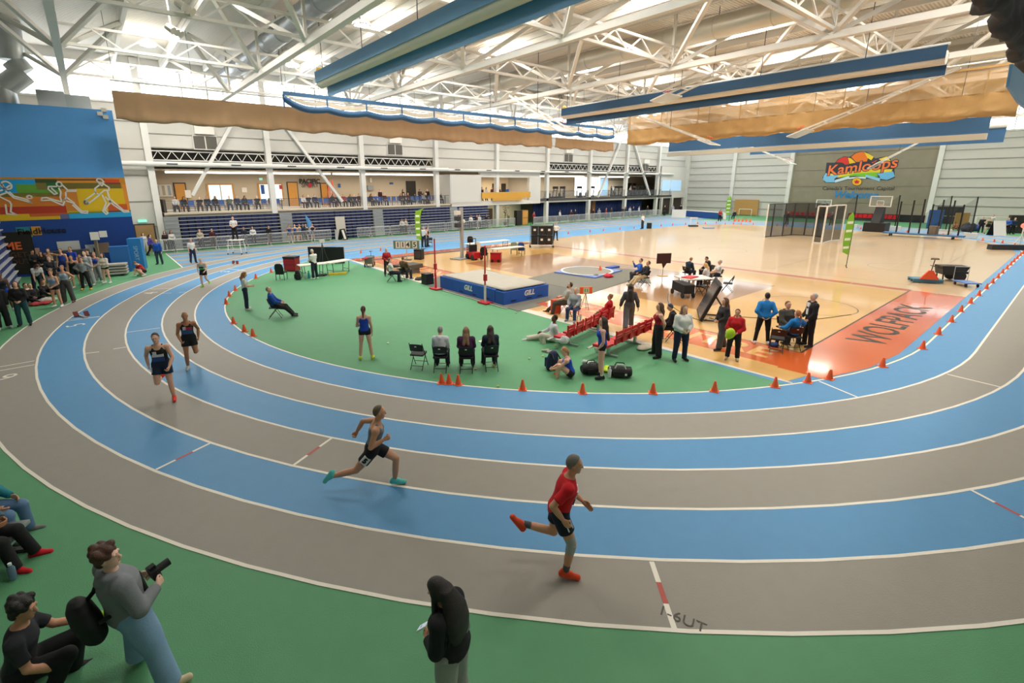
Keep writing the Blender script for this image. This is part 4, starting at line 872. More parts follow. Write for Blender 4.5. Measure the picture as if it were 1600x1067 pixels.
    if lod < 2:
        body.cap(hc+Hd[:, 1]*.088*s+Hd[:, 2]*.012*s, hc+Hd[:, 1]*.108*s-Hd[:, 2]*.022*s, .010*s, .016*s, k=.012)
        body.ell(hc+Hd[:, 1]*.078*s-Hd[:, 2]*.062*s, V3(.026, .016, .012)*s, Hd, k=.012).ell(hc+Hd[:, 1]*.072*s-Hd[:, 2]*.098*s, V3(.026, .02, .018)*s, Hd, k=.02).cap(hc+Hd[:, 1]*.08*s+Hd[:, 2]*.03*s-Hd[:, 0]*.045*s, hc+Hd[:, 1]*.08*s+Hd[:, 2]*.03*s+Hd[:, 0]*.045*s, .011*s, k=.015)
        for sd in (1, -1): body.ell(hc+Hd[:, 0]*sd*.076*s-Hd[:, 1]*.012*s-Hd[:, 2]*.012*s, V3(.010, .020, .032)*s, Hd, k=.006)
    hands = Field(); hk = .006
    for nm, sd in (('R', 1), ('L', -1)):
        j = J[nm]; body.cap(N-U*.03*s, j['so'], .050*s, .046*s, k=.05).cap(j['so'], j['so']-U*.01*s, .054*s*(.5+.5*B), k=.05); body.cap(j['so'], j['el'], .050*s*(.6+.4*B), .039*s, k=.03, mid=.05*s*(.6+.4*B)); body.cap(j['el'], j['wr'], .040*s, .026*s, k=.02, mid=.041*s)
        body.cap(j['hp'], j['kn'], .088*s*(.4+.6*B), .056*s, k=.04, mid=.082*s*(.5+.5*B)); body.cap(j['kn'], j['an'], .054*s, .036*s, k=.025, mid=.056*s)
        body.cap(j['an']-j['fd']*.05*s-j['up']*.04*s, j['an']+j['fd']*.15*s-j['up']*.055*s, .034*s, .028*s, k=.03)
        fa = j['fa']; ref = Tw[:, 0]*sd; pn = np.cross(fa, V3(0, 0, 1)) if abs(fa[2]) < .9 else np.cross(fa, Tw[:, 1]); pn = Tw[:, 0]*(-sd)-fa*float(Tw[:, 0]*(-sd)@fa); pn /= max(np.linalg.norm(pn), 1e-6)   # palm faces the body
        wd = np.cross(pn, fa)*(1 if sd > 0 else -1); wd = wd if float(wd@Tw[:, 1]) > 0 or float(wd@V3(0, 0, 1)) > .3 else -wd   # thumb side: forward or up
        w0 = j['wr']; pc = w0+fa*.045*s; g = P.get('grip', .45)
        if lod < 2:
            hands.cap(w0-fa*.02*s, w0+fa*.02*s, .024*s, k=.012)
            for q in (-1.5, -.5, .5, 1.5):
                b0 = w0+fa*.02*s+wd*q*.013*s; b1 = w0+fa*.088*s+wd*q*.019*s; L1 = (.042, .046, .042, .034)[int(1.5-q)]*s
                hands.cap(b0, b1, .016*s, .0115*s, k=.014)
                d1 = fa*math.cos(g)+pn*math.sin(g); d2 = fa*math.cos(g*2.2)+pn*math.sin(g*2.2); m1 = b1+d1*L1; hands.cap(b1, m1, .0105*s, .0098*s, k=.003).cap(m1, m1+d2*L1*.85, .0096*s, .0082*s, k=.003)
            t0 = w0+fa*.025*s+wd*.024*s; t1 = t0+(fa*.75+wd*.62+pn*.3)*.04*s; hands.cap(t0, t1, .014*s, .0115*s, k=.01).cap(t1, t1+(fa*.95+wd*.1+pn*.3)*.034*s, .0112*s, .009*s, k=.004)
        else: body.cap(w0, w0+fa*.12*s, .03*s, .02*s, k=.02)
    F['body'] = [body.mesh(hb, .03)]+([hands.mesh(.0065 if lod == 0 else .011, hk)] if lod < 2 else [])
    # ---- clothes
    ts, tf = top[0], Field(); e = dict(tee=.014, long=.016, hoodie=.03, jacket=.026, tank=.010, sweater=.03, vest=.02, none=0)[ts]
    low = dict(tee=.10, long=.12, hoodie=.10, jacket=.08, tank=.16, sweater=.08, vest=.14, none=0)[ts]
    if ts != 'none':
        if ts == 'tank':
            tf.loft(o0, T, TL, np.vstack([pr(e, low, .80), [(.84, .135*s, .115*s, .005*s)]]), k=.02)
            for sd in (1, -1): tf.cap(o0+U*TL*.80+Tw[:, 0]*sd*.085*s+Tw[:, 1]*.085*s, N+Tw[:, 0]*sd*.085*s-U*.02*s, .04*s, .028*s, k=.03).cap(o0+U*TL*.80+Tw[:, 0]*sd*.085*s-Tw[:, 1]*.075*s, N+Tw[:, 0]*sd*.085*s-U*.02*s, .04*s, .028*s, k=.03)
        else:
            pp = pr(e, low, .985); pp[-1, 1:3] *= .86; tf.loft(o0, T, TL, pp, k=.03)
            if belly: pass
        if fem:
            for sd in (1, -1): tf.ell(o0+U*TL*.70+Tw[:, 0]*sd*.07*s*B+Tw[:, 1]*.095*s, V3(.08, .07, .08)*s*B, Tw, k=.06)
        if ts in ('hoodie',):
            tf.cap(N-Tw[:, 1]*.06*s-Tw[:, 0]*.07*s-U*.0*s, N-Tw[:, 1]*.06*s+Tw[:, 0]*.07*s, .05*s, k=.05).cap(N-Tw[:, 1]*.09*s-U*.05*s, N-Tw[:, 1]*.10*s-U*.12*s, .07*s, .035*s, k=.04)
        if ts in ('jacket',): tf.cap(N-Tw[:, 1]*.03*s-Tw[:, 0]*.03*s, N-Tw[:, 1]*.03*s+Tw[:, 0]*.03*s, .06*s, k=.03)
        for nm, sd in (('R', 1), ('L', -1)):
            j = J[nm]
            if ts in ('tank', 'vest'): continue
            tf.cap(N-U*.045*s, j['so'], (.052+e*.5)*s, (.05+e*.6)*s, k=.05).cap(j['so'], j['so']-U*.02*s, (.058+e*.5)*s*(.5+.5*B), k=.05)
            if ts == 'tee': tf.cap(j['so'], j['so']+(j['el']-j['so'])*.72, (.062)*s*(.6+.4*B), .066*s*(.7+.3*B), flat=1, k=.03)
            else: tf.cap(j['so'], j['el'], (.052+e)*s*(.6+.4*B), (.046+e)*s, k=.03); tf.cap(j['el'], j['el']+(j['wr']-j['el'])*.97, (.046+e)*s, (.034+e*.7)*s, flat=1, k=.03)
        F['top'] = [tf.mesh(hb, .03)]
    bs, bf, ei = bottom[0], Field(), dict(pants=.020, baggy=.044, loose=.036, leggings=.008, shorts=.022, tights=.010, none=0)[bottom[0]]
    if bs != 'none':
        t1 = .30; pp = pr(max(ei*.55, .008), -.02, .38); bf.loft(o0, T, TL, pp, k=.05)
        for nm in 'RL':
            j = J[nm]
            if bs in ('shorts', 'tights'):
                fr = .55 if bs == 'shorts' else .26; bf.cap(j['hp'], j['hp']+(j['kn']-j['hp'])*fr, (.09+ei*.6)*s*(.4+.6*B), (.082+ei)*s*(.5+.5*B), flat=1, k=.04)
            else:
                bf.cap(j['hp'], j['kn'], (.09+ei*.5)*s*(.4+.6*B), (.06+ei)*s, k=.05, mid=(.085+ei*.7)*s*(.5+.5*B)); bf.cap(j['kn'], j['an']+(j['an']-j['kn'])*.03, (.06+ei)*s, (.044+ei*1.5)*s, flat=1, k=.04 if bs != 'baggy' else .015)
        F['bottom'] = [bf.mesh(hb, .03)]
    for nm in 'RL':
        j = J[nm]; f_ = Field(); a = j['an']; f_.cap(a-j['fd']*.05*s-j['up']*.045*s, a+j['fd']*.165*s-j['up']*.058*s, .044*s, .036*s, k=.03).cap(a-j['up']*.005*s-j['fd']*.02*s, a+j['fd']*.06*s-j['up']*.035*s, .046*s, .042*s, k=.03).cap(a-j['fd']*.055*s-j['up']*.065*s, a+j['fd']*.17*s-j['up']*.074*s, .028*s, .026*s, k=.02)
        F['shoe'+nm] = [f_.mesh([.011, .016, .03][lod], .02)]
    if sock:
        for nm in 'RL':
            j = J[nm]; q = Field(); q.cap(j['an']+(j['kn']-j['an'])*sock, j['an'], .050*s if sock > .2 else .044*s, .043*s, flat=2, k=.01); F['sock'+nm] = [q.mesh([.011, .016, .03][lod], .01)]
    hs, hf = hair[0], Field()
    if hs != 'bald':
        cutn = (V3(0, -1, .55)/1.14); R_ = V3(.083, .103, .113)*s; c_ = hc+Hd[:, 2]*.016*s-Hd[:, 1]*.012*s
        if hs == 'fringe': hf.ell(hc-Hd[:, 1]*.02*s-Hd[:, 2]*.005*s, V3(.084, .09, .10)*s, Hd, cut=(V3(0, -1, 0), -.005*s), k=.01)
        else:
            hf.ell(c_, R_*(1.07 if hs in ('curly', 'long', 'longback', 'bob', 'cascade') else 1), Hd, cut=(cutn, (-.012 if hs != 'thin' else .01)*s), k=.01)
            if hs == 'curly':
                for k in range(16):
                    a = k*2.4; z_ = .0+.1*(k/16); hf.ell(hc+Hd@V3(.08*math.cos(a), .08*math.sin(a)*.9-.03, z_+.02)*s, V3(.04, .04, .036)*s, Hd, k=.015)
                hf.ell(hc-Hd[:, 1]*.06*s-Hd[:, 2]*.05*s, V3(.07, .05, .06)*s, Hd, k=.03)
            if hs in ('bob', 'long', 'longback'):
                ln = dict(bob=.12, long=.28, longback=.40)[hs]*s; dwn = -U*.75+(-V3(0, 0, 1))*.25; b0 = hc-Hd[:, 1]*.055*s; b1 = N+U*.03*s-Tw[:, 1]*.085*s; hf.cap(b0, b1, .075*s, .06*s, k=.05)
                for sd in (1, -1): hf.cap(b1+Tw[:, 0]*sd*.03*s, b1-U*ln*.85+Tw[:, 0]*sd*.065*s-Tw[:, 1]*(.075 if hs != 'bob' else .0)*s, .055*s, .045*s, k=.05)
                for sd in (1, -1): hf.cap(hc+Hd[:, 0]*sd*.066*s-Hd[:, 1]*.02*s, hc+Hd[:, 0]*sd*.085*s-Hd[:, 1]*.03*s+dwn*ln*.8, .036*s, .04*s, k=.04)
            if hs == 'cascade':
                hf.ell(hc+Hd[:, 2]*.01*s-Hd[:, 1]*.03*s, V3(.095, .098, .118)*s, Hd, k=.02, cut=(V3(0, -1, .15), -.03*s))
                Rh = np.stack([Tw[:, 0], np.cross(-U, Tw[:, 0]), -U], 1); hf.loft(N+U*.2*s-Tw[:, 1]*.015*s, Rh, .56*s, np.array([(0, .08, .07, .0), (.22, .125, .085, -.05), (.45, .185, .085, -.08), (.72, .20, .075, -.10), (.93, .16, .055, -.11), (1, .10, .03, -.11)])*[1, s, s, -s], k=.05)
                for k in range(14): x_ = (k-6.5)*.025; hf.cap(hc+Tw[:, 0]*x_*s*.8-U*.22*s-Tw[:, 1]*(.155+.008*(k % 3))*s, hc+Tw[:, 0]*x_*1.25*s-U*(.44+.05*math.sin(k*2.3))*s-Tw[:, 1]*(.15+.012*(k % 2))*s, .016*s, .008*s, k=.012)
                for sd in (1, -1): hf.cap(hc+Hd[:, 0]*sd*.075*s, hc+Hd[:, 0]*sd*.095*s-U*.26*s+Tw[:, 1]*.02*s, .035*s, .03*s, k=.04)
            if hs == 'pony': b0 = hc-Hd[:, 1]*.095*s+Hd[:, 2]*.03*s; b1 = b0-Hd[:, 1]*.04*s-V3(0, 0, 1)*.08*s; hf.cap(b0, b1, .03*s, .034*s, k=.02).cap(b1, b1-V3(0, 0, 1)*.2*s-Hd[:, 1]*.01*s, .034*s, .014*s, k=.02)
            if hs == 'bun': hf.ell(hc-Hd[:, 1]*.08*s+Hd[:, 2]*.075*s, V3(.045, .045, .042)*s, Hd, k=.02)
            if hs == 'beard': hf.ell(hc-Hd[:, 2]*.08*s+Hd[:, 1]*.045*s, V3(.06, .062, .062)*s, Hd, cut=(V3(0, .3, -1)/1.04, -.005*s), k=.01)
        F['hair'] = [hf.mesh([.009, .016, .03][lod], .02)]
    # drop to the ground
    allv = np.concatenate([m[0] for n_, l in F.items() if n_.startswith('shoe') for m in l if m is not None]); zmin = allv[:, 2].min()
    dz = -zmin
    if P['sit'] is not None: dz = P['sit']+.0
    dxy = np.array([0, 0, dz])
    for l in F.values():
        for i, m in enumerate(l):
            if m is not None: l[i] = (m[0]+dxy, m[1])
    J['hc'], J['Hd'], J['N'], J['T'], J['U'], J['s'], J['dz'] = hc+dxy, Hd, N+dxy, Tw, U, s, dz
    for nm in 'RL':
        for q in ('hp', 'kn', 'an', 'so', 'el', 'wr'): J[nm][q] = J[nm][q]+dxy
    J['o0'], J['TL'] = o0+dxy, TL
    return F, J
SKINS = dict(l='#e3b196', m='#d29b7b', t='#b27a57', d='#6b4530', p='#eac0aa')
PNAMES = dict(top='shirt', bottom='trousers', shoeR='shoe', shoeL='shoe', sockR='sock', sockL='sock', hair='hair')
def skin(c): return M(SKINS.get(c, c), .55, noise=.05, scale=30)
def fabric(c): return M(c, .85, noise=.07, scale=9, bump=.12, bscale=45)
def place(root, at, rel, z=0.0):
    root.location = (at[0], at[1], z); root.rotation_euler = (0, 0, PSI-math.radians(rel)-PI/2)
def person(label, at, rel, skin_c='l', shoe='#222226', sock_c='#e6e6e6', group=None, z=0.0, faces=True, mats=None, anchor='auto', **kw):
    """at: (u, v) photo pixel of the feet, or a Vector; rel: 0 faces away from the camera, 90 to the right, 180 to the camera"""
    if not isinstance(at, Vector): at = G(at[0], at[1], z)
    F, J = build_person(**kw); top, bottom, hair = kw.get('top', ('tee', '#888888')), kw.get('bottom', ('pants', '#222222')), kw.get('hair', ('short', '#3a2a1e'))
    root = link('person', np_mesh('person', [(m, 0) for m in F['body']], [skin(skin_c)])); tag(root, label, 'person', group); place(root, at, rel, z)
    if anchor == 'auto': anchor = None if (POSES[kw.get('pose', 'stand')].get('sit') or kw.get('sit')) else 'mid'
    if anchor:
        fr, fl = (J[q]['an']+J[q]['fd']*.05 for q in 'RL'); fo = dict(R=fr, L=fl, mid=(fr+fl)/2)[anchor]; o_ = Matrix.Rotation(root.rotation_euler[2], 3, 'Z')@Vector((fo[0], fo[1], 0)); root.location = (at[0]-o_.x, at[1]-o_.y, z+.008)
    hairm = M(hair[1], .5, noise=.2, scale=60, bump=.5, bscale=120)
    for k_, c in (('top', top[1]), ('bottom', bottom[1]), ('shoeR', shoe), ('shoeL', shoe), ('sockR', sock_c), ('sockL', sock_c), ('hair', None)):
        if k_ in F:
            me = np_mesh(PNAMES[k_], [(m, 0) for m in F[k_]], [hairm if k_ == 'hair' else fabric(c)])
            if me:
                nm = PNAMES[k_]
                if k_ == 'bottom' and bottom[0] in ('shorts', 'tights'): nm = 'shorts'
                if k_ == 'top': nm = dict(tank='singlet', hoodie='hoodie', jacket='jacket', sweater='sweater', vest='vest').get(top[0], 'shirt')
                link(nm, me, root)
    if kw.get('lod', 1) < 2 and faces:
        s, hc, Hd = J['s'], J['hc'], J['Hd']; eb = MB(); lp = MB()
        for sd in (1, -1):
            eb.ball(hc+Hd[:, 0]*sd*.032*s+Hd[:, 1]*.0815*s+Hd[:, 2]*.012*s, .0105*s, 8, 6, 0); eb.ball(hc+Hd[:, 0]*sd*.032*s+Hd[:, 1]*.0855*s+Hd[:, 2]*.012*s, .0085*s, 6, 4, 1)
            a = hc+Hd[:, 1]*.088*s+Hd[:, 2]*.033*s; eb.tube(a+Hd[:, 0]*sd*.016*s, a+Hd[:, 0]*sd*.048*s-Hd[:, 1]*.008*s, .005*s, n=5, mi=1)
        lp.ball((0, 0, 0), (.021*s, .007*s, .0055*s), 8, 4); q = hc+Hd[:, 1]*.0915*s-Hd[:, 2]*.062*s
        lp.v = [tuple(q+Hd@np.array(p)) for p in lp.v]
        eb.build('eyes', [M('#e8e2da', .3), M('#2b1d16', .4)], root, smooth=3); lp.build('lips', M('#a8625a', .5), root, smooth=3)
    root['_'] = 0; del root['_']
    return root, J
# ---- folding chair
def chair_mesh():
    T_ = .012; d = {}
    for s in (-1, 1):
        d.setdefault('front_leg', []).append(MB().path([(s*.2, .26, 0), (s*.2, -.02, .46), (s*.2, -.24, .84)], T_, 6)); d.setdefault('rear_leg', []).append(MB().path([(s*.18, -.26, 0), (s*.18, .12, .43)], T_, 6))
    mb = MB(); n = 10; vs = []
    for z_ in (.58, .82):
        for k in range(n+1): x = -.2+.4*k/n; y = -.11-(z_-.46)*.3-.03*(1-(x/.2)**2); vs += [(x, y, z_-(.03*(abs(x)/.2)**3 if z_ > .7 else 0)), (x, y-.025, z_-(.03*(abs(x)/.2)**3 if z_ > .7 else 0))]
    m_ = 2*(n+1); fs = []
    for k in range(n): a = 2*k; fs += [(a, a+2, m_+a+2, m_+a), (a+1, m_+a+1, m_+a+3, a+3), (m_+a, m_+a+2, m_+a+3, m_+a+1), (a, a+1, a+3, a+2)]
    d['backrest'] = [mb.add(vs, fs)]
    d['seat'] = [MB().prism([(-.2, -.2), (.2, -.2), (.21, .1), (.19, .21), (-.19, .21), (-.21, .1)], .43, .475)]
    d['crossbar'] = [MB().tube((-.2, .17, .15), (.2, .17, .15), .009, n=6), MB().tube((-.18, -.17, .11), (.18, -.17, .11), .009, n=6)]
    d['label_plate'] = [MB().box((0, -.255, .74), (.06, .006, .03))]
    return {k: [m.mesh(k) for m in v] for k, v in d.items()}
_ch = chair_mesh(); CHM = dict(front_leg=BLACK, rear_leg=BLACK, backrest=M('#17171a', .4), seat=M('#242226', .7), crossbar=BLACK, label_plate=WHITE)
for k_, v_ in _ch.items():
    for m_ in v_: m_.materials.append(CHM[k_])
def chair(label, at, rel, group=None, z=0):
    if not isinstance(at, Vector): at = G(at[0], at[1], z)
    t = thing('folding_chair', label, 'chair', (at.x, at.y, z), 0, group); place(t, at, rel, z)
    for k, v in _ch.items():
        for m in v:
            o = link(k, m, t)
            if k == 'backrest': bk_ = o
            if k == 'label_plate': o.parent = bk_
    return t
# ================================================================== OBJECTS ON THE FLOOR
def face(rel): return PSI-math.radians(rel)-PI/2
# ---- cones
CONEM = M('#f2632e', .5)
t = thing('traffic_cone', 'orange cone', 'cone'); MB().bb(-.11, .11, -.11, .11, 0, .015).build('base', CONEM, t); MB().lathe([(.085, .015), (.03, .27), (.022, .285), (.0, .287)], 12).build('body', CONEM, t, smooth=.6); cone0 = t; cfirst = True
def cones(pts, label, group, sc_=1.0):
    global cfirst
    for u, v in pts:
        o = cone0 if cfirst else dup(cone0, (0, 0, 0)); cfirst = False; p = G(u, v); o.location = (p.x, p.y, .006); o['label'] = label; o['group'] = group; o.scale = (sc_,)*3; o.rotation_euler = (0, 0, random.random())
cones(((424, 425.7), (400, 435), (368, 454), (358.6, 463), (353.4, 475), (365, 505.5), (382, 518), (395.4, 525)), 'orange cone on the inner line around the bend behind the seated man in blue', 'cones on the inner bend')
cones(((690, 599), (701.5, 599.5), (716, 601)), 'orange cone in the cluster of three behind the black chairs', 'three clustered cones')
cones(((816.5, 609), (910, 614.5), (1020, 614.5), (1116, 611.5), (1210.5, 604.5)), 'orange cone on the inner line along the green infield edge', 'cones along the green edge')
cones(((1262, 597.5), (1296, 592.5), (1378.5, 573), (1441, 545), (1466, 522.5), (1486, 503), (1501, 487), (1516, 474), (1529, 462), (1541, 451.5), (1550.5, 442.5), (1559, 434.5), (1566, 427), (1573, 420.5), (1579, 414.5), (1584, 409.5), (1589, 404.5), (1594, 400), (1598, 397)), 'orange cone on the inner line beside the orange court apron', 'cones along the near straight')
cones(((534, 398.7), (564, 395.6), (595, 391.9), (888, 365.6), (922, 362.5), (943, 360.6), (968.7, 358.5), (991, 356.9), (1012, 355), (1033, 353.5), (1051, 351.9), (1071, 351.2), (1090, 350), (1102, 350), (1119, 349)), 'small orange cone on the inner line of the back straight', 'cones along the back straight')
cones(((1133, 351), (1146, 350.5), (1158, 350.5), (1177, 351), (1214, 353), (1228, 353.5), (1345, 358), (1417, 363), (1473, 369), (1494, 371.5), (1535, 376), (1553, 378), (1566, 380), (1585, 383)), 'small orange cone around the far bend before the end wall', 'cones around the far bend')
cones(((1148, 346), (1154, 346), (1160, 346.5), (1166, 346.5), (1172, 347)), 'tall orange cone in the row by the wooden board', 'tall cones by the end wall', 1.8)
# ---- mats, high jump pit
MATG = M('#6b6a62', .8, noise=.08, scale=3, bump=.15)
def slab(name, label, cat, pts, z0, z1, mat):
    return tag(MB().prism([tuple(p) for p in pts], z0, z1).build(name, mat), label, cat)
slab('rubber_mat', 'dark grey rubber mat under the high jump landing pit', 'mat', [(13.7, 22.9), (13.75, 14.8), (15.3, 14.9), (15.3, 15.3), (19.0, 15.5), (19.0, 20.0), (19.4, 23.9), (15.6, 23.9)], .0098, .022, MATG)
slab('rubber_mat', 'wide grey rubber mat between the landing pit and the throwing circle', 'mat', [(19.05, 15.1), (22.9, 15.7), (23.6, 14.6), (27, 17.3), (25.0, 21.0), (19.05, 20.0)], .0098, .022, M('#757469', .8, noise=.08, scale=3))
PX0, PX1, PY0, PY1 = 13.95, 16.85, 16.0, 21.2
t = thing('landing_pit', 'blue high jump landing mattress with pale grey top cover', 'mattress', (PX0, PY0, .022)); PITB = M('#1d58b4', .6, noise=.06, scale=3, bump=.2, bscale=6)
LX, LY = PX1-PX0, PY1-PY0
sblk = MB().bb(0, LX, 0, .6, 0, .58).build('side_block', PITB, t); mblk = MB().bb(0, LX, .63, LY, 0, .62).build('main_block', PITB, t)
mb = MB(); n = 10; vs = [(.12+(LX-.2)*i/n, .1+(LY-.18)*j/n, .68+.02*math.sin(i*.9)*math.sin(j*.7)) for j in range(n+1) for i in range(n+1)]; mb.add(vs, [(j*(n+1)+i, j*(n+1)+i+1, (j+1)*(n+1)+i+1, (j+1)*(n+1)+i) for j in range(n) for i in range(n)]); o = mb.build('top_cover', M('#b3aea2', .85, noise=.06, scale=2), t, smooth=3); so = o.modifiers.new('s', 'SOLIDIFY'); so.thickness = .05
for nm, m_ in (('a', wall_mtx((-.006, LY*.52, .36), (0, -1, 0), (0, 0, 1))), ('b', wall_mtx((LX*.55, -.006, .36), (1, 0, 0), (0, 0, 1)))): text_mesh('GILL', .34, 'maker_lettering', WHITE, mblk if nm == 'a' else sblk, depth=.004, shear=.25, bold=.012, mtx=m_)
for y in (1.2, 2.2, 3.3): MB().bb(-.02, 0, y-.15, y+.15, .1, .14).build('handle_strap', BLACK, mblk)
for x in (.6, 1.6, 2.3): MB().bb(x-.15, x+.15, -.02, 0, .1, .14).build('handle_strap', BLACK, sblk)
tag(MB().tube((13.62, 15.4, .03), (13.62, 20.4, .03), .018).build('crossbar', M('#e9e2d2', .4)), 'pale high jump crossbar lying in front of the landing pit', 'bar')
REDP = M('#c4202c', .4)
for i, (u, v, lb, zt) in enumerate(((681, 452, 'red high jump standard at the far corner of the pit', 2.65), (758, 474, 'red and white high jump standard at the near corner of the pit', 2.65))):
    p = G(u, v); t = thing('jump_standard', lb, 'stand', (p.x, p.y, .02), .1); MB().bb(-.22, .22, -.3, .3, 0, .06).build('base', REDP, t); MB().bar((0, 0, .05), (0, 0, .85), .09, .07).build('lower_post', REDP if i == 0 else M('#d9cfc8', .4), t); MB().bar((0, 0, .8), (0, 0, zt), .055, .05).build('upper_post', REDP, t); MB().bb(-.06, .06, -.09, .05, 1.05, 1.35).build('slider', REDP, t); MB().bb(-.03, .03, -.12, 0, 1.36, 1.38).build('bar_rest', STEEL, t)
# stack of black plates, black block, bags by the pit
p = G(676, 445); t = thing('plate_stack', 'stack of black rubber blocks at the far corner of the pit', 'stack', (p.x-.1, p.y+.35, .022))
for k in range(5): MB().bb(-.25, .25, -.25, .25, k*.12, k*.12+.11).build('rubber_block', BLACK, t)
p = G(634, 428); t = thing('foam_block', 'dark grey foam block platform behind the seated jump officials', 'block', (p.x+.3, p.y+.2, .01), .15); MB().bb(-.8, .8, -.5, .5, .3, .55).build('top_slab', M('#55544f', .8), t); MB().bb(-.6, .6, -.4, .4, 0, .3).build('lower_slab', M('#6a665c', .8), t)
# throwing circle platform
c = [G(u, v) for u, v in ((866, 427), (900, 417), (972, 424), (930, 436))]; t = thing('throwing_circle', 'blue framed shot put circle platform with grey centre', 'platform', (0, 0, 0))
MB().prism([(q.x, q.y) for q in c], .01, .1).build('frame', M('#6f86c4', .5), t); cc = sum(c, Vector())/4; MB().lathe([(0, .1), (1.5, .1), (1.5, .115), (0, .116)], 28, o=(cc.x, cc.y, 0)).build('circle', M('#8d8a7e', .7), t); MB().lathe([(1.5, .1), (1.62, .1), (1.62, .13), (1.5, .13), (1.5, .1)], 28, o=(cc.x, cc.y, 0), caps=False).build('rim', M('#dfe2e6', .5), t)
def lump(name, label, cat, u, v, r, mat, z=0.0, seed=1, off=(0, 0)):
    p = G(u, v, z); f_ = Field(); q = random.Random(seed)
    for k in range(16):
        a_ = q.uniform(0, 6.28); m_ = q.uniform(.2, .85); f_.ell((m_*math.cos(a_)*r[0]*.8, m_*math.sin(a_)*r[1]*.8, r[2]*(.25+.45*q.random()*(1-.6*m_))), np.array(r)*(q.uniform(.18, .42), q.uniform(.18, .42), q.uniform(.25, .5)), np.array(Matrix.Rotation(a_*2, 3, 'Z')), k=.03)
    f_.ell((0, 0, r[2]*.3), np.array(r)*(.8, .75, .4)); vf = f_.mesh(max(.012, r[0]/16), .03); vf = (np.maximum(vf[0], [-9, -9, 0]), vf[1]); o = link(name, np_mesh(name, [(vf, 0)], [mat])); o.location = (p.x+off[0], p.y+off[1], z+.008); return tag(o, label, cat)
lump('jacket_pile', 'crumpled red jacket on the edge of the throwing circle', 'clothing', 950, 433, (.35, .3, .22), M('#d42a45', .8), .02, 3); lump('duffel_bag', 'small black bag lying on the blue throwing circle frame', 'bag', 942, 432, (.28, .2, .14), BLACK, .02, 4, (-.3, .3))
MB_ = MB(); p = G(957, 419); tag(MB().bb(p.x-.5, p.x+.5, p.y-.2, p.y+.2, .012, .12).build('blue_box', M('#2458b8', .6)), 'flat blue box lying on the throwing circle frame', 'box')
cones(((937.5, 425),), 'orange cone standing inside the throwing circle', 'cone in the circle', 1.4); bpy.data.objects[cone0.name]
# ---- tables
TOPW = M('#e8e4da', .4)
def table(label, u0, v0, u1, v1, wid=.76, z=.74, legs=DKGREY, mat=None):
    a, b = G(u0, v0, z), G(u1, v1, z); c = (a+b)/2; d = b-a; L = d.length; t = thing('folding_table', label, 'table', (c.x, c.y, 0.008), math.atan2(d.y, d.x)); MB().bb(-L/2, L/2, -wid/2, wid/2, z-.05, z).build('tabletop', mat or TOPW, t)
    for s in (-1, 1):
        for e in (-1, 1): MB().bar((s*(L/2-.3), e*(wid/2-.08), 0), (s*(L/2-.25), e*(wid/2-.08), z-.05), .03, .03).build('leg', legs, t)
        MB().bar((s*(L/2-.3), -wid/2+.08, .2), (s*(L/2-.3), wid/2-.08, .2), .025, .025).build('crossbar', legs, t)
    return t, c, d/L
table('white folding table beside the standing official on the green infield', 466, 414.5, 508, 410.5); table('white folding table reaching to the court edge by the tripod', 509, 410.5, 545, 405)
table('white folding table at the back of the officials area', 729, 381, 793, 374.5); table('white folding table with clothing draped over its chairs', 769, 389, 816, 384.5); table('round-cornered white table of the seated recorders on the brown floor', 1062, 434, 1106, 432.5, 1.1)
def boxthing(name, label, cat, u, v, size, mat, rel=0, parts=(), z=0.008):
    p = G(u, v, z); t = thing(name, label, cat, (p.x, p.y, z), face(rel)); MB().bb(-size[0]/2, size[0]/2, -size[1]/2, size[1]/2, 0, size[2]).build('body', mat, t)
    for nm, x0, x1, y0, y1, z0, z1, m_ in parts: MB().bb(x0, x1, y0, y1, z0, z1).build(nm, m_, t)
    return t
boxthing('tool_chest', 'red tool chest with black lid beside the white table', 'chest', 457, 423, (.8, .6, .85), M('#8e1620', .45), 10, (('lid', -.42, .42, -.32, .32, .85, .95, BLACK), ('drawer_front', -.36, .36, -.33, -.3, .45, .75, M('#a51c28', .4)), ('drawer_front', -.36, .36, -.33, -.3, .1, .4, M('#a51c28', .4))))
boxthing('monitor_screen', 'large black screen standing behind the white table', 'screen', 511, 411, (2.6, .12, 1.15), BLACK, 5, (('stand', -.8, -.7, -.3, .3, 0, .1, DKGREY), ('stand', .7, .8, -.3, .3, 0, .1, DKGREY)))
p = G(506, 413); t = thing('camera_tripod', 'black tripod with white camera behind the white table', 'tripod', (p.x, p.y, 0))
for k in range(3): MB().tube((.4*math.cos(k*2.1), .4*math.sin(k*2.1), 0), (0, 0, 1.45), .02, n=6).build('leg', DKGREY, t)
MB().box((0, 0, 1.62), (.35, .2, .2)).build('camera', M('#cfcac2', .4), t); MB().tube((0, 0, 1.4), (0, 0, 1.55), .03).build('head', DKGREY, t)
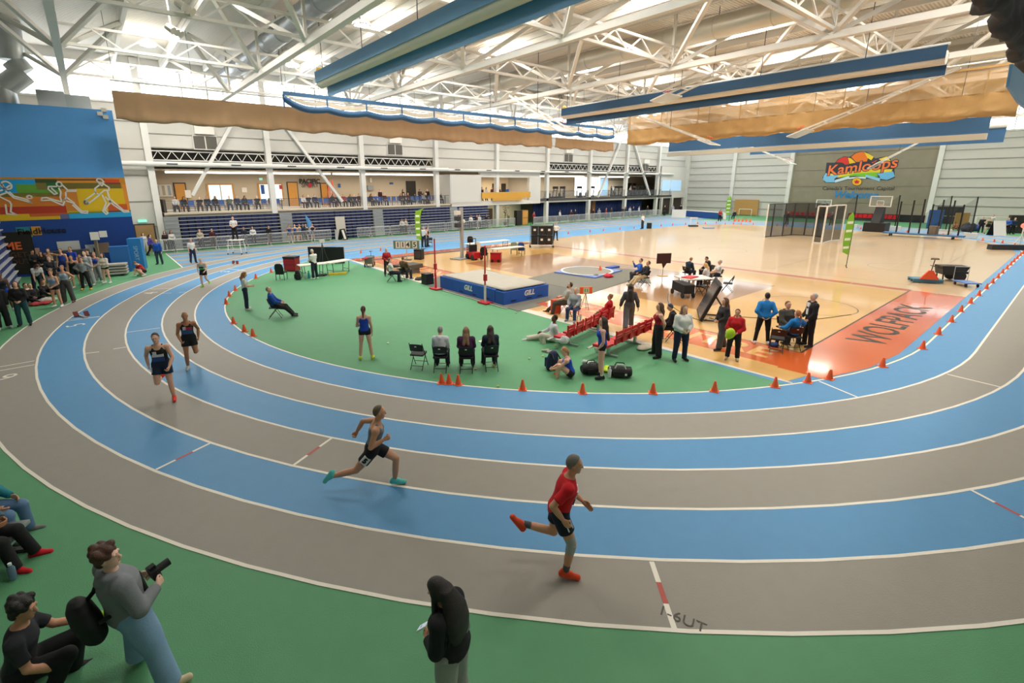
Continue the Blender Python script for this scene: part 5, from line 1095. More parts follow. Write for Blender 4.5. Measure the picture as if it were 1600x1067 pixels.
def backpack(label, u, v, mat, rel=0, s=1.0, tilt=0.0):
    p = G(u, v); t = thing('backpack', label, 'bag', (p.x, p.y, .008), face(rel)); f_ = Field(); f_.loft((0, 0, 0), rotm('X', -tilt), .52*s, np.array([(0, .15, .1, 0), (.15, .18, .12, 0), (.6, .17, .11, 0), (.9, .12, .08, 0), (1, .05, .04, 0)])*[1, s, s, 1], k=.02); link('bag_body', np_mesh('bag_body', [(f_.mesh(.016), 0)], [mat]), t)
    MB().prism([(-.12*s, .06*s), (.12*s, .06*s), (.12*s, .3*s), (-.12*s, .3*s)], .1*s, .15*s, ex=Vector((1, 0, 0)), ey=Vector((0, 0, 1))).build('front_pocket', mat, t)
    for e in (-1, 1): MB().path([(e*.08*s, .1*s, .45*s), (e*.1*s, .2*s, .35*s), (e*.11*s, .19*s, .15*s), (e*.12*s, .1*s, .05*s)], .018*s, 6).build('strap', BLACK, t)
    return t
backpack('black backpack on the green floor by the white table', 466, 437, BLACK, 20, 1.1); backpack('navy backpack standing beside the sitting blonde athlete', 862, 577, M('#1c2c50', .7), 150, 1.15, 5)
def bottle(label, u, v, col, h=.26, r=.04, cap='#222222', alpha=1):
    p = G(u, v); t = thing('water_bottle', label, 'bottle', (p.x, p.y, .008)); MB().lathe([(r*.9, 0), (r, .02), (r, h*.7), (r*.45, h*.86), (r*.45, h*.9)], 12).build('bottle_body', M(col, .25, alpha=alpha), t, smooth=.6); MB().lathe([(r*.5, h*.88), (r*.5, h), (0, h)], 10).build('cap', M(cap, .4), t)
bottle('teal water bottle beside the black backpack', 483, 435, '#2f9fae', .45, .07); bottle('pale bag-shaped bottle beside the teal bottle', 478, 436, '#9fb8a8', .4, .08); bottle('white water bottle standing between the sports bags', 952, 590, '#dfe3e4', .32, .055, '#dddddd'); bottle('clear water bottle under the silver bench', 22, 905, '#7fa0b8', .26, .045, '#dfe8ee', .6); bottle('clear water bottle beside the seated grey cardigan woman', 907, 501, '#b9cdd2', .26, .04)
boxthing('yellow_case', 'long yellow case lying on the green floor by the white table', 'case', 528, 429, (1.1, .16, .12), M('#e0bd2f', .5), -25)
def blob_chair(label, u, v, rel, mat):
    p = G(u, v); t = thing('padded_chair', label, 'chair', (p.x, p.y, .008), face(rel)); MB().bb(-.24, .24, -.24, .24, .42, .5).build('seat', mat, t); f_ = Field(); f_.loft((0, -.24, .35), rotm('X', 8), .65, np.array([(0, .24, .05, 0), (.6, .27, .06, 0), (.9, .22, .05, 0), (1, .12, .03, 0)])); link('backrest', np_mesh('backrest', [(f_.mesh(.018), 0)], [mat]), t)
    for e in (-1, 1):
        MB().bar((e*.24, -.26, 0), (e*.24, -.24, .5), .03, .03).build('leg', DKGREY, t); MB().bar((e*.22, .22, 0), (e*.22, .22, .44), .03, .03).build('leg', DKGREY, t)
blob_chair('black padded chair turned away on the green infield', 441, 437, 0, BLACK); blob_chair('black chair draped with a dark coat by the white table', 757, 406, 10, M('#1b1b1e', .8)); blob_chair('chair draped with a white jacket by the back table', 746, 396, 0, M('#dcd9d2', .8)); blob_chair('chair draped with a sage green jacket at the officials table', 803, 397, 5, M('#97a58c', .8)); blob_chair('chair with a blue coat at the end of the officials table', 815, 398, 15, M('#22467f', .8))
blob_chair('low black folding chair behind the back table', 735, 386, 0, BLACK); chair('black folding chair beside the white-shirted officials on the blue apron', (672, 386), 180)
# ---- wagons
def wagon(label, u, v, rel, body, L=1.0, handle=True):
    p = G(u, v); t = thing('utility_wagon', label, 'wagon', (p.x, p.y, .008), face(rel)); MB().add(*(lambda q: (q.v, q.f))(MB().bb(-L/2, L/2, -.26, .26, .22, .62))).build('fabric_box', body, t); MB().path([(-L/2, -.27, .64), (L/2, -.27, .64), (L/2, .27, .64), (-L/2, .27, .64), (-L/2, -.27, .64)], .015).build('rim', BLACK, t)
    for a in (-1, 1):
        for b in (-1, 1): MB().tube((a*(L/2-.1), b*.27-.03, .13), (a*(L/2-.1), b*.27+.03, .13), .13, n=14).build('wheel', BLACK, t)
    if handle: MB().path([(-L/2, 0, .3), (-L/2-.35, 0, .85), (-L/2-.35, -.1, .92), (-L/2-.35, .1, .92)], .016).build('handle', BLACK, t)
    return t
wagon('grey fabric wagon loaded with a red bag beside the infield', 578, 416, 85, M('#6d6a60', .8)); lump('red_bag', 'red bag lying on top of the grey wagon', 'bag', 572, 405, (.3, .2, .15), M('#c0303a', .7), .55, 9); wagon('black fabric wagon in front of the recorders table', 1066, 462, 85, M('#1d1d1f', .8), 1.25, False)
# ---- number board, posts, feather flags
p = G(636, 406); t = thing('number_board', 'green flip number board on a post showing 1145', 'scoreboard', (p.x, p.y, 0.008), face(180)); MB().bar((0, 0, 0), (0, 0, 1.0), .06, .06).build('post', STEEL, t); MB().bb(-.95, .95, -.04, .04, .82, 1.42).build('board', M('#5b7d66', .6), t); MB().bb(-.35, .35, -.3, .3, 0, .03).build('base', DKGREY, t)
for s_, x in (('1', -.62), ('1', -.25), ('4', .12), ('5', .62)):
    MB().bb(-x-.16, -x+.16, .04, .055, .87, 1.37).build('digit_plate', M('#cfd8cf', .5), t); text_mesh(s_, .5, 'digit', BLACK, t, depth=.003, bold=.012, mtx=wall_mtx((-x, .06, 1.11), (-1, 0, 0), (0, 0, 1)))
p = G(650, 404); boxthing('speaker_box', 'black speaker box behind the number board', 'speaker', 655, 405, (.6, .5, .75), BLACK, 20, (('grille', -.25, .25, -.27, -.25, .1, .65, DKGREY),))
p = G(722, 404); t = thing('timing_mast', 'tall grey square mast with speakers on a flat base', 'mast', (p.x, p.y, .008), .2); MB().bb(-.8, .8, -.5, .5, 0, .06).build('base', M('#8f8d86', .5), t); MB().bar((0, 0, .05), (0, 0, 3.75), .2, .2).build('post', M('#a9a9a6', .4), t)
for z_ in (3.0, 2.5, 3.4): MB().box((-.42, 0, z_), (.4, .3, .3)).build('loudspeaker', M('#3e3e44', .5) if z_ < 3.3 else WHITE, t)
MB().ball((.12, -.1, 2.75), .14, 10, 6).build('lamp', WHITE, t)
def feather(label, u, v, hpx, wid=.6, lean=.15):
    p = G(u, v); t = thing('feather_flag', label, 'flag', (p.x, p.y, .008), face(180)+.35); z1 = hpx; MB().path([(0, 0, 0), (0, 0, z1*.75), (lean*.6, 0, z1*.93), (lean*1.8, 0, z1)], .022).build('pole', BLACK, t); MB().path([(-.4, -.3, .02), (0, 0, .04), (.4, .3, .02)], .03).build('foot', BLACK, t)
    poly = [(.02, z1*.22), (wid*.8, z1*.28), (wid, z1*.5), (wid*.98, z1*.8), (wid*.8, z1*.93), (lean*1.8, z1), (lean*.6, z1*.93), (.02, z1*.75)]
    MB().prism(poly, -.006, .006, ex=Vector((1, 0, 0)), ey=Vector((0, 0, 1))).build('sail', M('#7db52a', .7), t)
    for k in range(4): z_ = z1*(.34+.15*k); MB().bb(.1, wid*.85, -.012, .012, z_, z_+.16).build('print_mark', M('#e6edd8', .7), t)
feather('green feather flag behind the white-shirted officials', 659, 390, 3.5, .5, -.2); feather('green feather flag standing on the far court', 1322, 417, 3.55, .75); feather('green feather flag beside the wooden board at the end wall', 1139, 345, 3.6, .9)
# ---- machines and bins on the court
p = G(741, 405); t = thing('floor_machine', 'red floor machine with black upright frame by the timing mast', 'machine', (p.x, p.y, .008), face(60)); MB().bb(-.6, .6, -.35, .35, .12, .55).build('body', M('#b5141f', .4), t); MB().path([(-.2, -.25, .5), (-.2, -.25, 1.5), (-.2, .25, 1.5), (-.2, .25, .5)], .03).build('frame', BLACK, t); MB().bb(-.3, -.1, -.3, .3, .55, 1.05).build('motor_cover', BLACK, t)
for b in (-1, 1):
    for a in (-1, 1): MB().tube((a*.4, b*.38-.05, .2), (a*.4, b*.38+.05, .2), .2, n=14).build('wheel', BLACK, t)
boxthing('red_cooler', 'red wheeled cooler box in front of the officials table', 'cooler', 775, 409, (.75, .5, .6), M('#b5141f', .4), 10, (('lid', -.39, .39, -.27, .27, .6, .68, M('#8f1018', .4)), ('wheel', -.3, -.15, -.3, -.24, 0, .2, BLACK), ('wheel', .15, .3, -.3, -.24, 0, .2, BLACK)))
p = G(846, 386); t = thing('bin_cart', 'wire cart holding six black storage bins on the court', 'cart', (p.x, p.y, .008), face(5)); MB().path([(-1.0, -.45, .2), (1.0, -.45, .2), (1.0, .45, .2), (-1.0, .45, .2), (-1.0, -.45, .2)], .03).build('base_frame', STEEL, t)
for a in (-1, 1):
    for b in (-1, 1): MB().bar((a*1.0, b*.45, .2), (a*1.0, b*.45, 2.0), .04, .04).build('upright', DKGREY, t); MB().ball((a*1.0, b*.45, .09), .09, 8, 6).build('castor', BLACK, t)
for r_ in range(2):
    for k in range(3):
        q = MB().bb(-.3+(k-1)*.63, .3+(k-1)*.63, -.4, .4, .25+r_*.85, .95+r_*.85).build('storage_bin', M('#1c1c1f', .5), t); MB().bb(-.32+(k-1)*.63, .32+(k-1)*.63, -.42, .42, .95+r_*.85, 1.02+r_*.85).build('bin_lid', BLACK, q)
        if (k, r_) != (0, 0): MB().bb(-.1+(k-1)*.63, .1+(k-1)*.63, -.415, -.4, .6+r_*.85, .78+r_*.85).build('bin_label', WHITE, q)
# numbered orange box on a tripod, maroon board, display panel
p = G(914, 484); t = thing('performance_board', 'orange number box on a small tripod showing 11', 'scoreboard', (p.x, p.y, .008), face(175)); MB().bb(-.27, .27, -.05, .05, .72, 1.02).build('box', M('#ea6a2a', .5), t); MB().bb(-.13, .13, .05, .06, .75, .99).build('screen', M('#d8e6cf', .5), t); text_mesh('11', .2, 'digits', M('#4e9a56', .5), t, depth=.003, bold=.008, mtx=wall_mtx((0, .065, .87), (-1, 0, 0), (0, 0, 1)))
for k in range(3): MB().tube((.22*math.cos(k*2.1), .22*math.sin(k*2.1), 0), (0, 0, .75), .012, n=6).build('leg', DKGREY, t)
p = G(1035, 431); t = thing('maroon_board', 'small maroon board on a stand near the recorders table', 'board', (p.x, p.y, .008), face(170)); MB().bb(-.45, .45, -.03, .03, .75, 1.35).build('panel', M('#46201d', .7), t); MB().prism([(-.2, .75), (.1, .75), (.0, .45)], -.02, .02, ex=Vector((1, 0, 0)), ey=Vector((0, 0, 1))).build('hanging_cloth', M('#46201d', .7), t); MB().tube((0, 0, 0), (0, 0, .8), .02).build('post', STEEL, t); MB().bb(-.25, .25, -.2, .2, 0, .02).build('foot', M('#caa36a', .5), t)
p = G(1104, 497); t = thing('video_display', 'large black display panel tilted on a floor stand with cables', 'screen', (p.x, p.y, .008), face(-70)); MB().box((0, .0, .8), (1.9, .11, 1.55), R=Matrix.Rotation(.38, 3, 'X')).build('panel', BLACK, t); MB().box((0, .055, .82), (1.75, .02, 1.4), R=Matrix.Rotation(.38, 3, 'X')).build('screen', M('#2d2f35', .2), t)
for e in (-1, 1): MB().bar((e*.5, .3, .03), (e*.5, -.9, .03), .06, .04).bar((e*.5, -.85, .03), (e*.5, -.2, 1.0), .04, .04).build('stand_leg', DKGREY, t)
def cable(label, pts, r=.012):
    P = [G(u, v) for u, v in pts]; mb = MB(); Q = []
    for i in range(len(P)-1):
        p0, p1, p2, p3 = P[max(i-1, 0)], P[i], P[i+1], P[min(i+2, len(P)-1)]
        for k in range(6):
            t_ = k/6; Q.append(.5*((2*p1)+(p2-p0)*t_+(2*p0-5*p1+4*p2-p3)*t_*t_+(3*p1-p0-3*p2+p3)*t_**3)+Vector((0, 0, .018)))
    mb.path(Q+[P[-1]+Vector((0, 0, .018))], r, 5); return tag(mb.build('floor_cable', BLACK), label, 'cable')
cable('black cable looping from the wagon to the display panel', ((1044, 459), (1044, 472), (1060, 486), (1090, 500), (1104, 499))); cable('black cable running from the display panel past the seated coach', ((1108, 497), (1135, 504), (1150, 496), (1180, 497), (1260, 500), (1330, 492)))
# ---- red seat benches
REDS = M('#c11322', .35, noise=.05)
def seat_bench(label, u0, v0, u1, v1, n, rel, gap=()):
    a, b = G(u0, v0), G(u1, v1); d = b-a; L = d.length; t = thing('seat_bench', label, 'bench', (a.x, a.y, .008), math.atan2(d.y, d.x)); ALU = M('#c4c6c6', .35, .7)
    MB().bb(-.1, L+.1, -.06, .1, .30, .38).build('beam', ALU, t); MB().bb(-.2, L+.2, .25, .33, .33, .36).build('front_trim', ALU, t)
    for x in (L*.2, L*.8): MB().bar((x, -.35, .03), (x, .45, .03), .08, .05).bar((x, 0, .03), (x, 0, .32), .08, .08).build('leg', ALU, t)
    for k in range(n):
        x = (k+.5)*L/n
        if k in gap: MB().bb(x-.22, x+.22, -.2, .25, .38, .46).build('folded_seat', REDS, t); continue
        s_ = MB().bb(x-.22, x+.22, -.2, .24, .38, .43).build('seat', REDS, t); mb = MB()
        for z0, z1 in ((.43, .6), (.64, .72), (.76, .86)): mb.box((x, -.24-(z0-.43)*.25, (z0+z1)/2), (.44, .03, z1-z0))
        for e in (-1, 1): mb.box((x+e*.2, -.29, .65), (.05, .035, .45))
        mb.build('backrest', REDS, t)
    return t
seat_bench('red plastic seat bench with the white backpack on it', 872, 547, 948, 510, 6, 0); seat_bench('red plastic seat bench beside the standing blue athlete', 935, 562, 1004, 531, 6, 0, (0,))
def duffel(label, u, v, rel, s, mat, trim):
    p = G(u, v); t = thing('sports_bag', label, 'bag', (p.x, p.y, .008), face(rel)); f_ = Field(); f_.loft((-.33*s, 0, .15*s), np.array(Matrix(((0, 0, 1), (1, 0, 0), (0, 1, 0)))), .66*s, np.array([(0, .13, .11, 0), (.08, .17, .14, 0), (.5, .18, .15, .01), (.92, .17, .14, 0), (1, .13, .11, 0)])*[1, s, s, s]); vf = f_.mesh(.016); vf[0][:, 2] = np.maximum(vf[0][:, 2], 0); link('bag_body', np_mesh('bag_body', [(vf, 0)], [mat]), t)
    MB().bb(-.2*s, .2*s, -.2*s, -.165*s, .05*s, .2*s).build('side_pocket', mat, t); MB().bb(.12*s, .18*s, -.21*s, -.19*s, .1*s, .16*s).build('badge', trim, t)
    for y in (-.1, .1): MB().path([(-.15*s, y*s, .26*s), (-.1*s, y*.8*s, .38*s), (.1*s, y*.8*s, .38*s), (.15*s, y*s, .26*s)], .014*s, 6).build('handle', trim if y < 0 else BLACK, t)
    MB().bb(-.3*s, .3*s, -.012*s, .012*s, .285*s, .305*s).build('zip', DKGREY, t)
duffel('black and white sports bag with stripes at the bench end', 968, 588, 10, 1.0, M('#17171a', .7), WHITE); duffel('black sports bag beside the standing blue athlete', 924, 583, -12, .95, M('#151517', .7), DKGREY); lump('jacket_pile', 'lime green jacket lying between the sports bags', 'clothing', 949, 579, (.28, .16, .12), M('#b9d62f', .8), 0, 13); lump('canvas_bag', 'pale canvas bag under the end of the red bench', 'bag', 1006, 545, (.4, .22, .14), M('#c9c2ac', .8), 0, 14); lump('white_backpack', 'white and black backpack lying on the red seat', 'bag', 881, 536, (.22, .18, .24), M('#cfd0d0', .7), .4, 15)
lump('dark_bag', 'dark bag on the floor behind the jump officials', 'bag', 657, 437, (.45, .3, .2), M('#3a342e', .8), 0, 16); lump('dark_bag', 'black bag under the white table near the official', 'bag', 504, 431, (.35, .2, .14), BLACK, 0, 17)
def shoe_pair(label, u, v, col, rel):
    for e in (-1, 1):
        p = G(u+e*4, v+e); f_ = Field(); f_.cap((0, -.08, .04), (0, .12, .035), .042, .036).cap((0, -.06, .07), (0, .0, .06), .04, .035); o = link('loose_shoe', np_mesh('shoe', [(f_.mesh(.014), 0)], [M(col, .7)])); o.location = (p.x, p.y, .008); o.rotation_euler = (0, 0, face(rel)); tag(o, label, 'shoe', label[:24])
shoe_pair('pale running shoe lying beside the navy backpack', 857, 551, '#c9b9ae', -70); shoe_pair('white running shoe lying under the red bench', 918, 568, '#d8d8d8', 60)
for i, (u, v, c_) in enumerate(((827, 561, '#d9dc8a'), (848, 557, '#d9dc8a'), (868, 541, '#cfd870'), (778, 604.5, '#dcd878'), (771, 572, '#d9bf3a'), (773, 575.5, '#d9bf3a'), (743, 578, '#cf8a5a'), (806, 490, '#d99a80'), (606, 537, '#d4dccf'))):
    p = G(u, v); tag(MB().ball((p.x, p.y, .03), (.045, .035, .02), 8, 4).build('litter_scrap', M(c_, .8)), 'small pale scrap of tape lying on the green infield', 'scrap', 'tape scraps')
# ---- starting blocks
def blocks(label, u, v, ang):
    p = G(u, v); t = thing('starting_block', label, 'starting block', (p.x, p.y, .01), ang); MB().bb(-.45, .45, -.05, .05, 0, .05).build('rail', M('#c9c7c0', .4, .5), t)
    for x, y in ((-.12, -.14), (.14, .14)): MB().box((x, y, .12), (.06, .16, .22), R=Matrix.Rotation(.6, 3, 'Y')).build('pedal', M('#6e2420', .7), t)
blocks('starting block with maroon pedals in the blue outer lane', 128, 495, 1.9); blocks('starting block with maroon pedals beyond the far runner', 368, 412.5, 1.2)
# ---- left corner: crash mats, trolley, kit by the mural wall
t = thing('crash_mat', 'tall blue crash mat standing on end beside the grey door wall', 'mat', (1.6, 39.8, .008), -.25); MB().bb(.0, .75, -.55, .3, 0, 2.05).build('block', M('#2c7fc0', .5, noise=.05, bump=.2, bscale=5), t); p = wall_mtx((.4, -.56, 1.1), (0, 0, -1), (1, 0, 0)); text_mesh('SPORT', .32, 'lettering', M('#a9cbe0', .5), t, depth=.003, mtx=p)
t = thing('crash_mat', 'shorter rounded blue crash mat in front of the mural wall', 'mat', (1.0, 39.0, .008), -.15); MB().bb(-.5, .5, -.35, .35, 0, 1.65).build('block', M('#2a6cb4', .5, noise=.05, bump=.2, bscale=5), t)
t = thing('hurdle_trolley', 'low trolley stacked with pale hurdle rails before the blue mats', 'trolley', (.25, 37.6, .008), -.2)
for k in range(4): MB().bb(-.95, .95, -.4, .4, .12+k*.17, .22+k*.17).build('rail_layer', M('#b9b3aa', .5), t)
for a in (-1, 1):
    for b in (-1, 1): MB().tube((a*.7, b*.35-.03, .09), (a*.7, b*.35+.03, .09), .09, n=10).build('wheel', BLACK, t)
for i, x in enumerate((-.95, -2.0)):
    t = thing('kit_case', 'dark open equipment case on legs against the navy wall', 'case', (x, 40.0, .008), 0, 'equipment cases'); MB().bb(-.45, .45, -.25, .3, .9, 1.5).build('case', M('#3a3f44', .5), t); MB().bb(-.48, .48, -.3, .3, .82, .9).build('tray', M('#a9adb0', .5), t)
    for a in (-1, 1):
        for b in (-1, 1): MB().bar((a*.4, b*.25, 0), (a*.4, b*.25, .85), .04, .04).build('leg', DKGREY, t)
t = thing('sign_post', 'pale wooden post with papers beside the rounded crash mat', 'post', (-.1, 39.95, .008)); MB().bar((-.05, 0, 0), (0, .1, 2.0), .16, .12).build('post', M('#8d7f68', .7), t); MB().box((0, -.05, 2.3), (.45, .06, .5)).build('paper', WHITE, t); MB().box((.45, -.05, 2.4), (.4, .06, .4)).build('paper', WHITE, t)
# ---- low ladder stand of the referee
p = G(371, 397); t = thing('ladder_stand', 'white wheeled ladder stand under the starter by the barricades', 'ladder', (p.x, p.y, .008), face(0)); LAD = p
for a in (-1, 1):
    for b in (-1, 1): MB().bar((a*.55, b*.4, .05), (a*.45, b*.3, 1.15), .05, .05).build('leg', WHITE, t); MB().ball((a*.55, b*.4, .06), .06, 8, 5).build('castor', BLACK, t)
MB().bb(-.55, .55, -.4, .4, 1.12, 1.18).build('platform', WHITE, t)
for z_ in (.4, .75): MB().bar((-.55, -.4, z_), (.55, -.4, z_), .05, .05).build('rung', WHITE, t)
q = G(505, 372); t = thing('feather_flag', 'small light blue feather flag behind the barricades', 'flag', (OY(487, 380, 48.6).x, 48.7, 0)); MB().tube((0, 0, 0), (-.2, 0, 2.2), .02).build('pole', BLACK, t); MB().prism([(0, .6), (.35, 1.0), (.2, 1.9), (-.35, 2.7), (-.2, 1.4)], -.01, .01, ex=Vector((1, 0, 0)), ey=Vector((0, 0, 1))).build('sail', M('#5fa4dc', .7), t)
# ---- throwing cage on the far court
NETK = net_mat('#1c1c1c', .72); t = thing('throwing_cage', 'black netted throwing cage with pale gate frames on the far court', 'cage', (0, 0, .008)); pp = [G(u, v) for u, v in ((1194, 371), (1204, 370), (1222, 369), (1236, 367.5), (1256, 368), (1270, 369), (1285, 371.5))]; HC = 3.35
for a, b in zip(pp[:-1], pp[1:]): MB().poly([(a.x, a.y, 0), (b.x, b.y, 0), (b.x, b.y, HC), (a.x, a.y, HC)]).build('net', NETK, t); MB().bar((a.x, a.y, HC), (b.x, b.y, HC), .06, .06).bar((a.x, a.y, .05), (b.x, b.y, .05), .06, .06).build('rail', DKGREY, t)
for i, a in enumerate(pp): MB().bar((a.x, a.y, 0), (a.x, a.y, HC), .1, .1).build('post', WHITE if i == 0 else DKGREY, t)
gp = [G(u, v) for u, v in ((1270, 380), (1283, 381), (1298, 377), (1312, 376))]
for a, b in zip(gp[:-1], gp[1:]): MB().poly([(a.x, a.y, 0), (b.x, b.y, 0), (b.x, b.y, HC), (a.x, a.y, HC)]).build('net', NETK, t); MB().bar((a.x, a.y, HC), (b.x, b.y, HC), .1, .1).bar((a.x, a.y, .06), (b.x, b.y, .06), .1, .1).build('rail', WHITE, t)
for a in gp: MB().bar((a.x, a.y, 0), (a.x, a.y, HC), .12, .12).build('post', WHITE, t)
# ---- trolleys on the right
p = G(1445, 441); t = thing('pallet_jack', 'orange pallet jack carrying a blue pallet on the far court', 'pallet jack', (p.x, p.y, .01), face(20))
MB().bb(-1.1, 1.1, -.6, .6, .2, .3).build('pallet_deck', M('#4f7f96', .7), t)
for y in (-.5, 0, .5): MB().bb(-1.1, 1.1, y-.08, y+.08, .05, .2).build('pallet_runner', M('#3f6a86', .7), t)
MB().prism([(-.7, .3), (.7, .3), (.15, .95), (-.15, .95)], .5, .7, ex=Vector((1, 0, 0)), ey=Vector((0, 0, 1))).build('housing', M('#dc4e26', .5), t); MB().tube((0, -.65, .9), (0, -.85, 1.75), .04).build('tiller', DKGREY, t); MB().path([(-.25, -.86, 1.85), (-.3, -.86, 1.78), (.3, -.86, 1.78), (.25, -.86, 1.85), (-.25, -.86, 1.85)], .03).build('handle', DKGREY, t)
t.scale = (.6, .6, .75); p = G(1481, 438); t = thing('garden_cart', 'black plastic garden cart with large wheels beside the pallet jack', 'cart', (p.x, p.y, .01), face(15)); MB().prism([(-.6, .45), (.6, .45), (.85, 1.05), (-.75, 1.05)], -.45, .45, ex=Vector((1, 0, 0)), ey=Vector((0, 0, 1))).build('tub', M('#26241f', .6), t)
for b in (-1, 1): MB().tube((.35, b*.5-.05, .35), (.35, b*.5+.05, .35), .35, n=16).build('wheel', BLACK, t); MB().bar((-.5, b*.35, 0), (-.55, b*.35, .5), .06, .06).build('leg', BLACK, t)
MB().path([(-.7, -.4, .9), (-1.0, -.4, .95), (-1.0, .4, .95), (-.7, .4, .9)], .025).build('handle', BLACK, t)
t.scale = (.8, .8, .8); p = G(1509, 447); t = thing('platform_truck', 'blue platform truck with folding handle beside the garden cart', 'trolley', (p.x, p.y, .01), face(10)); MB().bb(-.45, .45, -.6, .6, .2, .26).build('deck', M('#5b7db8', .5), t); MB().path([(-.42, .58, .25), (-.42, .62, 1.05), (.42, .62, 1.05), (.42, .58, .25)], .02).build('handle', STEEL, t); MB().bb(-.42, .42, .6, .64, .62, .75).build('name_band', BLACK, t)
for a in (-1, 1):
    for b in (-1, 1): MB().tube((a*.35-.02, b*.45, .1), (a*.35+.02, b*.45, .1), .1, n=10).build('wheel', BLACK, t)
t.scale = (.8, .8, .9); boxthing('black_bench', 'long low black equipment box near the far cones', 'box', 1574, 390, (2.6, .5, .35), M('#2a2a30', .6), 10, (('lid', -1.3, 1.3, -.25, .25, .35, .4, BLACK),)); 
p = G(1592, 385); t = thing('signal_tripod', 'red signal lamp on a white tripod by the far bend', 'signal', (p.x, p.y, .01)); MB().ball((0, 0, 1.75), .22, 12, 8).build('lamp', M('#ff5a48', .4, emit=2.2), t); MB().tube((0, 0, .9), (0, 0, 1.6), .05).build('mast', WHITE, t)
for k in range(3): MB().tube((.5*math.cos(k*2.1), .5*math.sin(k*2.1), 0), (0, 0, .95), .03).build('leg', WHITE, t)
# ---- at the end wall
p = G(1370, 361); t = thing('portable_hoop', 'portable basketball hoop with black padded base at the end wall', 'basketball hoop', (p.x, p.y, .01), PI/2); MB().bb(-1.0, 1.0, -.5, 1.6, 0, 1.0).build('base', BLACK, t); MB().prism([(-.4, 1.0), (1.5, 1.0), (.5, 2.75), (0, 2.75)], -.4, .4, ex=Vector((0, 1, 0)), ey=Vector((0, 0, 1))).build('padded_mast', M('#1d1d1f', .6), t)
def board(t, y, z): 
    mb = MB(); mb.bar((-.95, y, z-.55), (.95, y, z-.55), .09, .09).bar((-.95, y, z+.55), (.95, y, z+.55), .09, .09).bar((-.95, y, z-.6), (-.95, y, z+.6), .09, .09).bar((.95, y, z-.6), (.95, y, z+.6), .09, .09); mb.build('backboard_frame', WHITE, t); MB().bb(-.9, .9, y-.02, y+.02, z-.5, z+.5).build('backboard', M('#aab2a8', .15, alpha=.35), t); mb = MB(); mb.path([(-.3, y+.05, z-.4), (.3, y+.05, z-.4), (.3, y+.05, z+.05), (-.3, y+.05, z+.05), (-.3, y+.05, z-.4)], .03); mb.build('target_square', WHITE, t); mb = MB(); mb.path([(.23*math.cos(k*PI/6), y+.35+.23*math.sin(k*PI/6), z-.35) for k in range(13)], .025); mb.build('rim', M('#e2532d', .4), t)
board(t, .75, 3.35)
p = G(1289, 352); t = thing('portable_hoop', 'basketball backboard on a frame standing behind the throwing cage', 'basketball hoop', (86.5, OX(1286, 340, 86.5).y, .01), PI/2); MB().bar((0, -.3, 0), (0, .4, 2.8), .2, .2).build('mast', DKGREY, t); board(t, .75, OX(1288, 318, 86.5).z)
t = thing('pole_rack', 'blue wheeled rack with upright black poles before the end wall', 'rack', tuple(G(1438, 371)[:2])+(.01,), PI/2); MB().bb(-3.2, 3.0, -.5, .5, .25, .38).build('deck', M('#3f6e9c', .5), t)
for x in (2.0, 1.0, .2, -.5, -1.2, -2.0, -2.7): MB().bar((x, 0, .35), (x+.05, 0, 3.6+.3*math.sin(x*3)), .12, .12).build('pole', BLACK, t)
for a in (-1, 1):
    for b in (-1, 1): MB().tube((a*2.4-.05, b*.4, .14), (a*2.4+.05, b*.4, .14), .14, n=10).build('wheel', BLACK, t)
MB().lathe([(.35, .38), (.4, 1.2), (.38, 1.2)], 12, o=(-.9, .1, 0)).build('bin', M('#6f6458', .7), t)
slab('end_skirting', 'long black padded skirting along the concrete end wall', 'padding', [(XE-.6, 14.2), (XE-.2, 14.2), (XE-.2, 23), (XE-.6, 23)], .01, 1.0, BLACK)
for i, (a, b, n_) in enumerate(((31.5, 25.0, 9), (22.8, 17.0, 10))):
    t = thing('red_chair_row', ('row of red plastic chairs behind the throwing cage', 'row of red plastic chairs beside the portable hoop')[i], 'chairs', (XE-1.4, (a+b)/2, .01))
    for k in range(n_):
        y = (a-b)*((k+.5)/n_-.5); q = MB().bb(-.22, .22, y-.25, y+.25, .42, .5).build('chair_seat', REDS, t); MB().bb(.2, .27, y-.25, y+.25, .5, .95).build('chair_back', REDS, t)
    MB().bb(-.1, .1, (b-a)/2, (a-b)/2, 0, .42).build('leg_frame', DKGREY, t)
for i, (u, v) in enumerate(((1332, 357), (1397, 360), (1476, 366), (1515, 372))):
    q = G(u, v); t = thing('net_stand', 'black pole with draped ball net in a white weighted base', 'net', (q.x, q.y, .01), 0, 'net stands at the far bend'); MB().bb(-.35, .35, -.5, .5, 0, .5).build('weight', M('#e2ddd2', .5), t); MB().bar((0, 0, .4), (0, .1, 4.0), .1, .1).build('pole', BLACK, t); MB().poly([(0, .1, 4.0), (0, 2.8, 1.2), (0, 3.0, .5), (0, .1, .5)]).build('net', net_mat('#222222', .25), t)
t = thing('wooden_board', 'large tan wooden board leaning on the end wall behind tall cones', 'board', (XE-.4, 0, .01)); a, b = OX(1146, 335, XE-.4), OX(1183, 335, XE-.4); MB().bb(-.1, .1, b.y, a.y, .1, 2.7).build('panel', M('#b98f52', .6), t); mb = MB(); y = (a.y+b.y)/2; mb.path([(-.4, y-1.2, 0), (-.4, y-1.2, 1.1), (-.4, y+.9, 1.1), (-.4, y+.9, 0)], .05); mb.build('goal_frame', WHITE, t)
a, b = G(1070, 338), G(1128, 343); d = b-a; t = thing('skirted_table', 'long white table with blue skirt across the sprint finish', 'table', (a.x, a.y, .01), math.atan2(d.y, d.x)); L = d.length; MB().bb(0, L, -.4, .4, 1.0, 1.08).build('tabletop', TOPW, t); MB().bb(0, L, -.42, -.38, .05, 1.0).build('skirt', M('#1f4f92', .7), t)
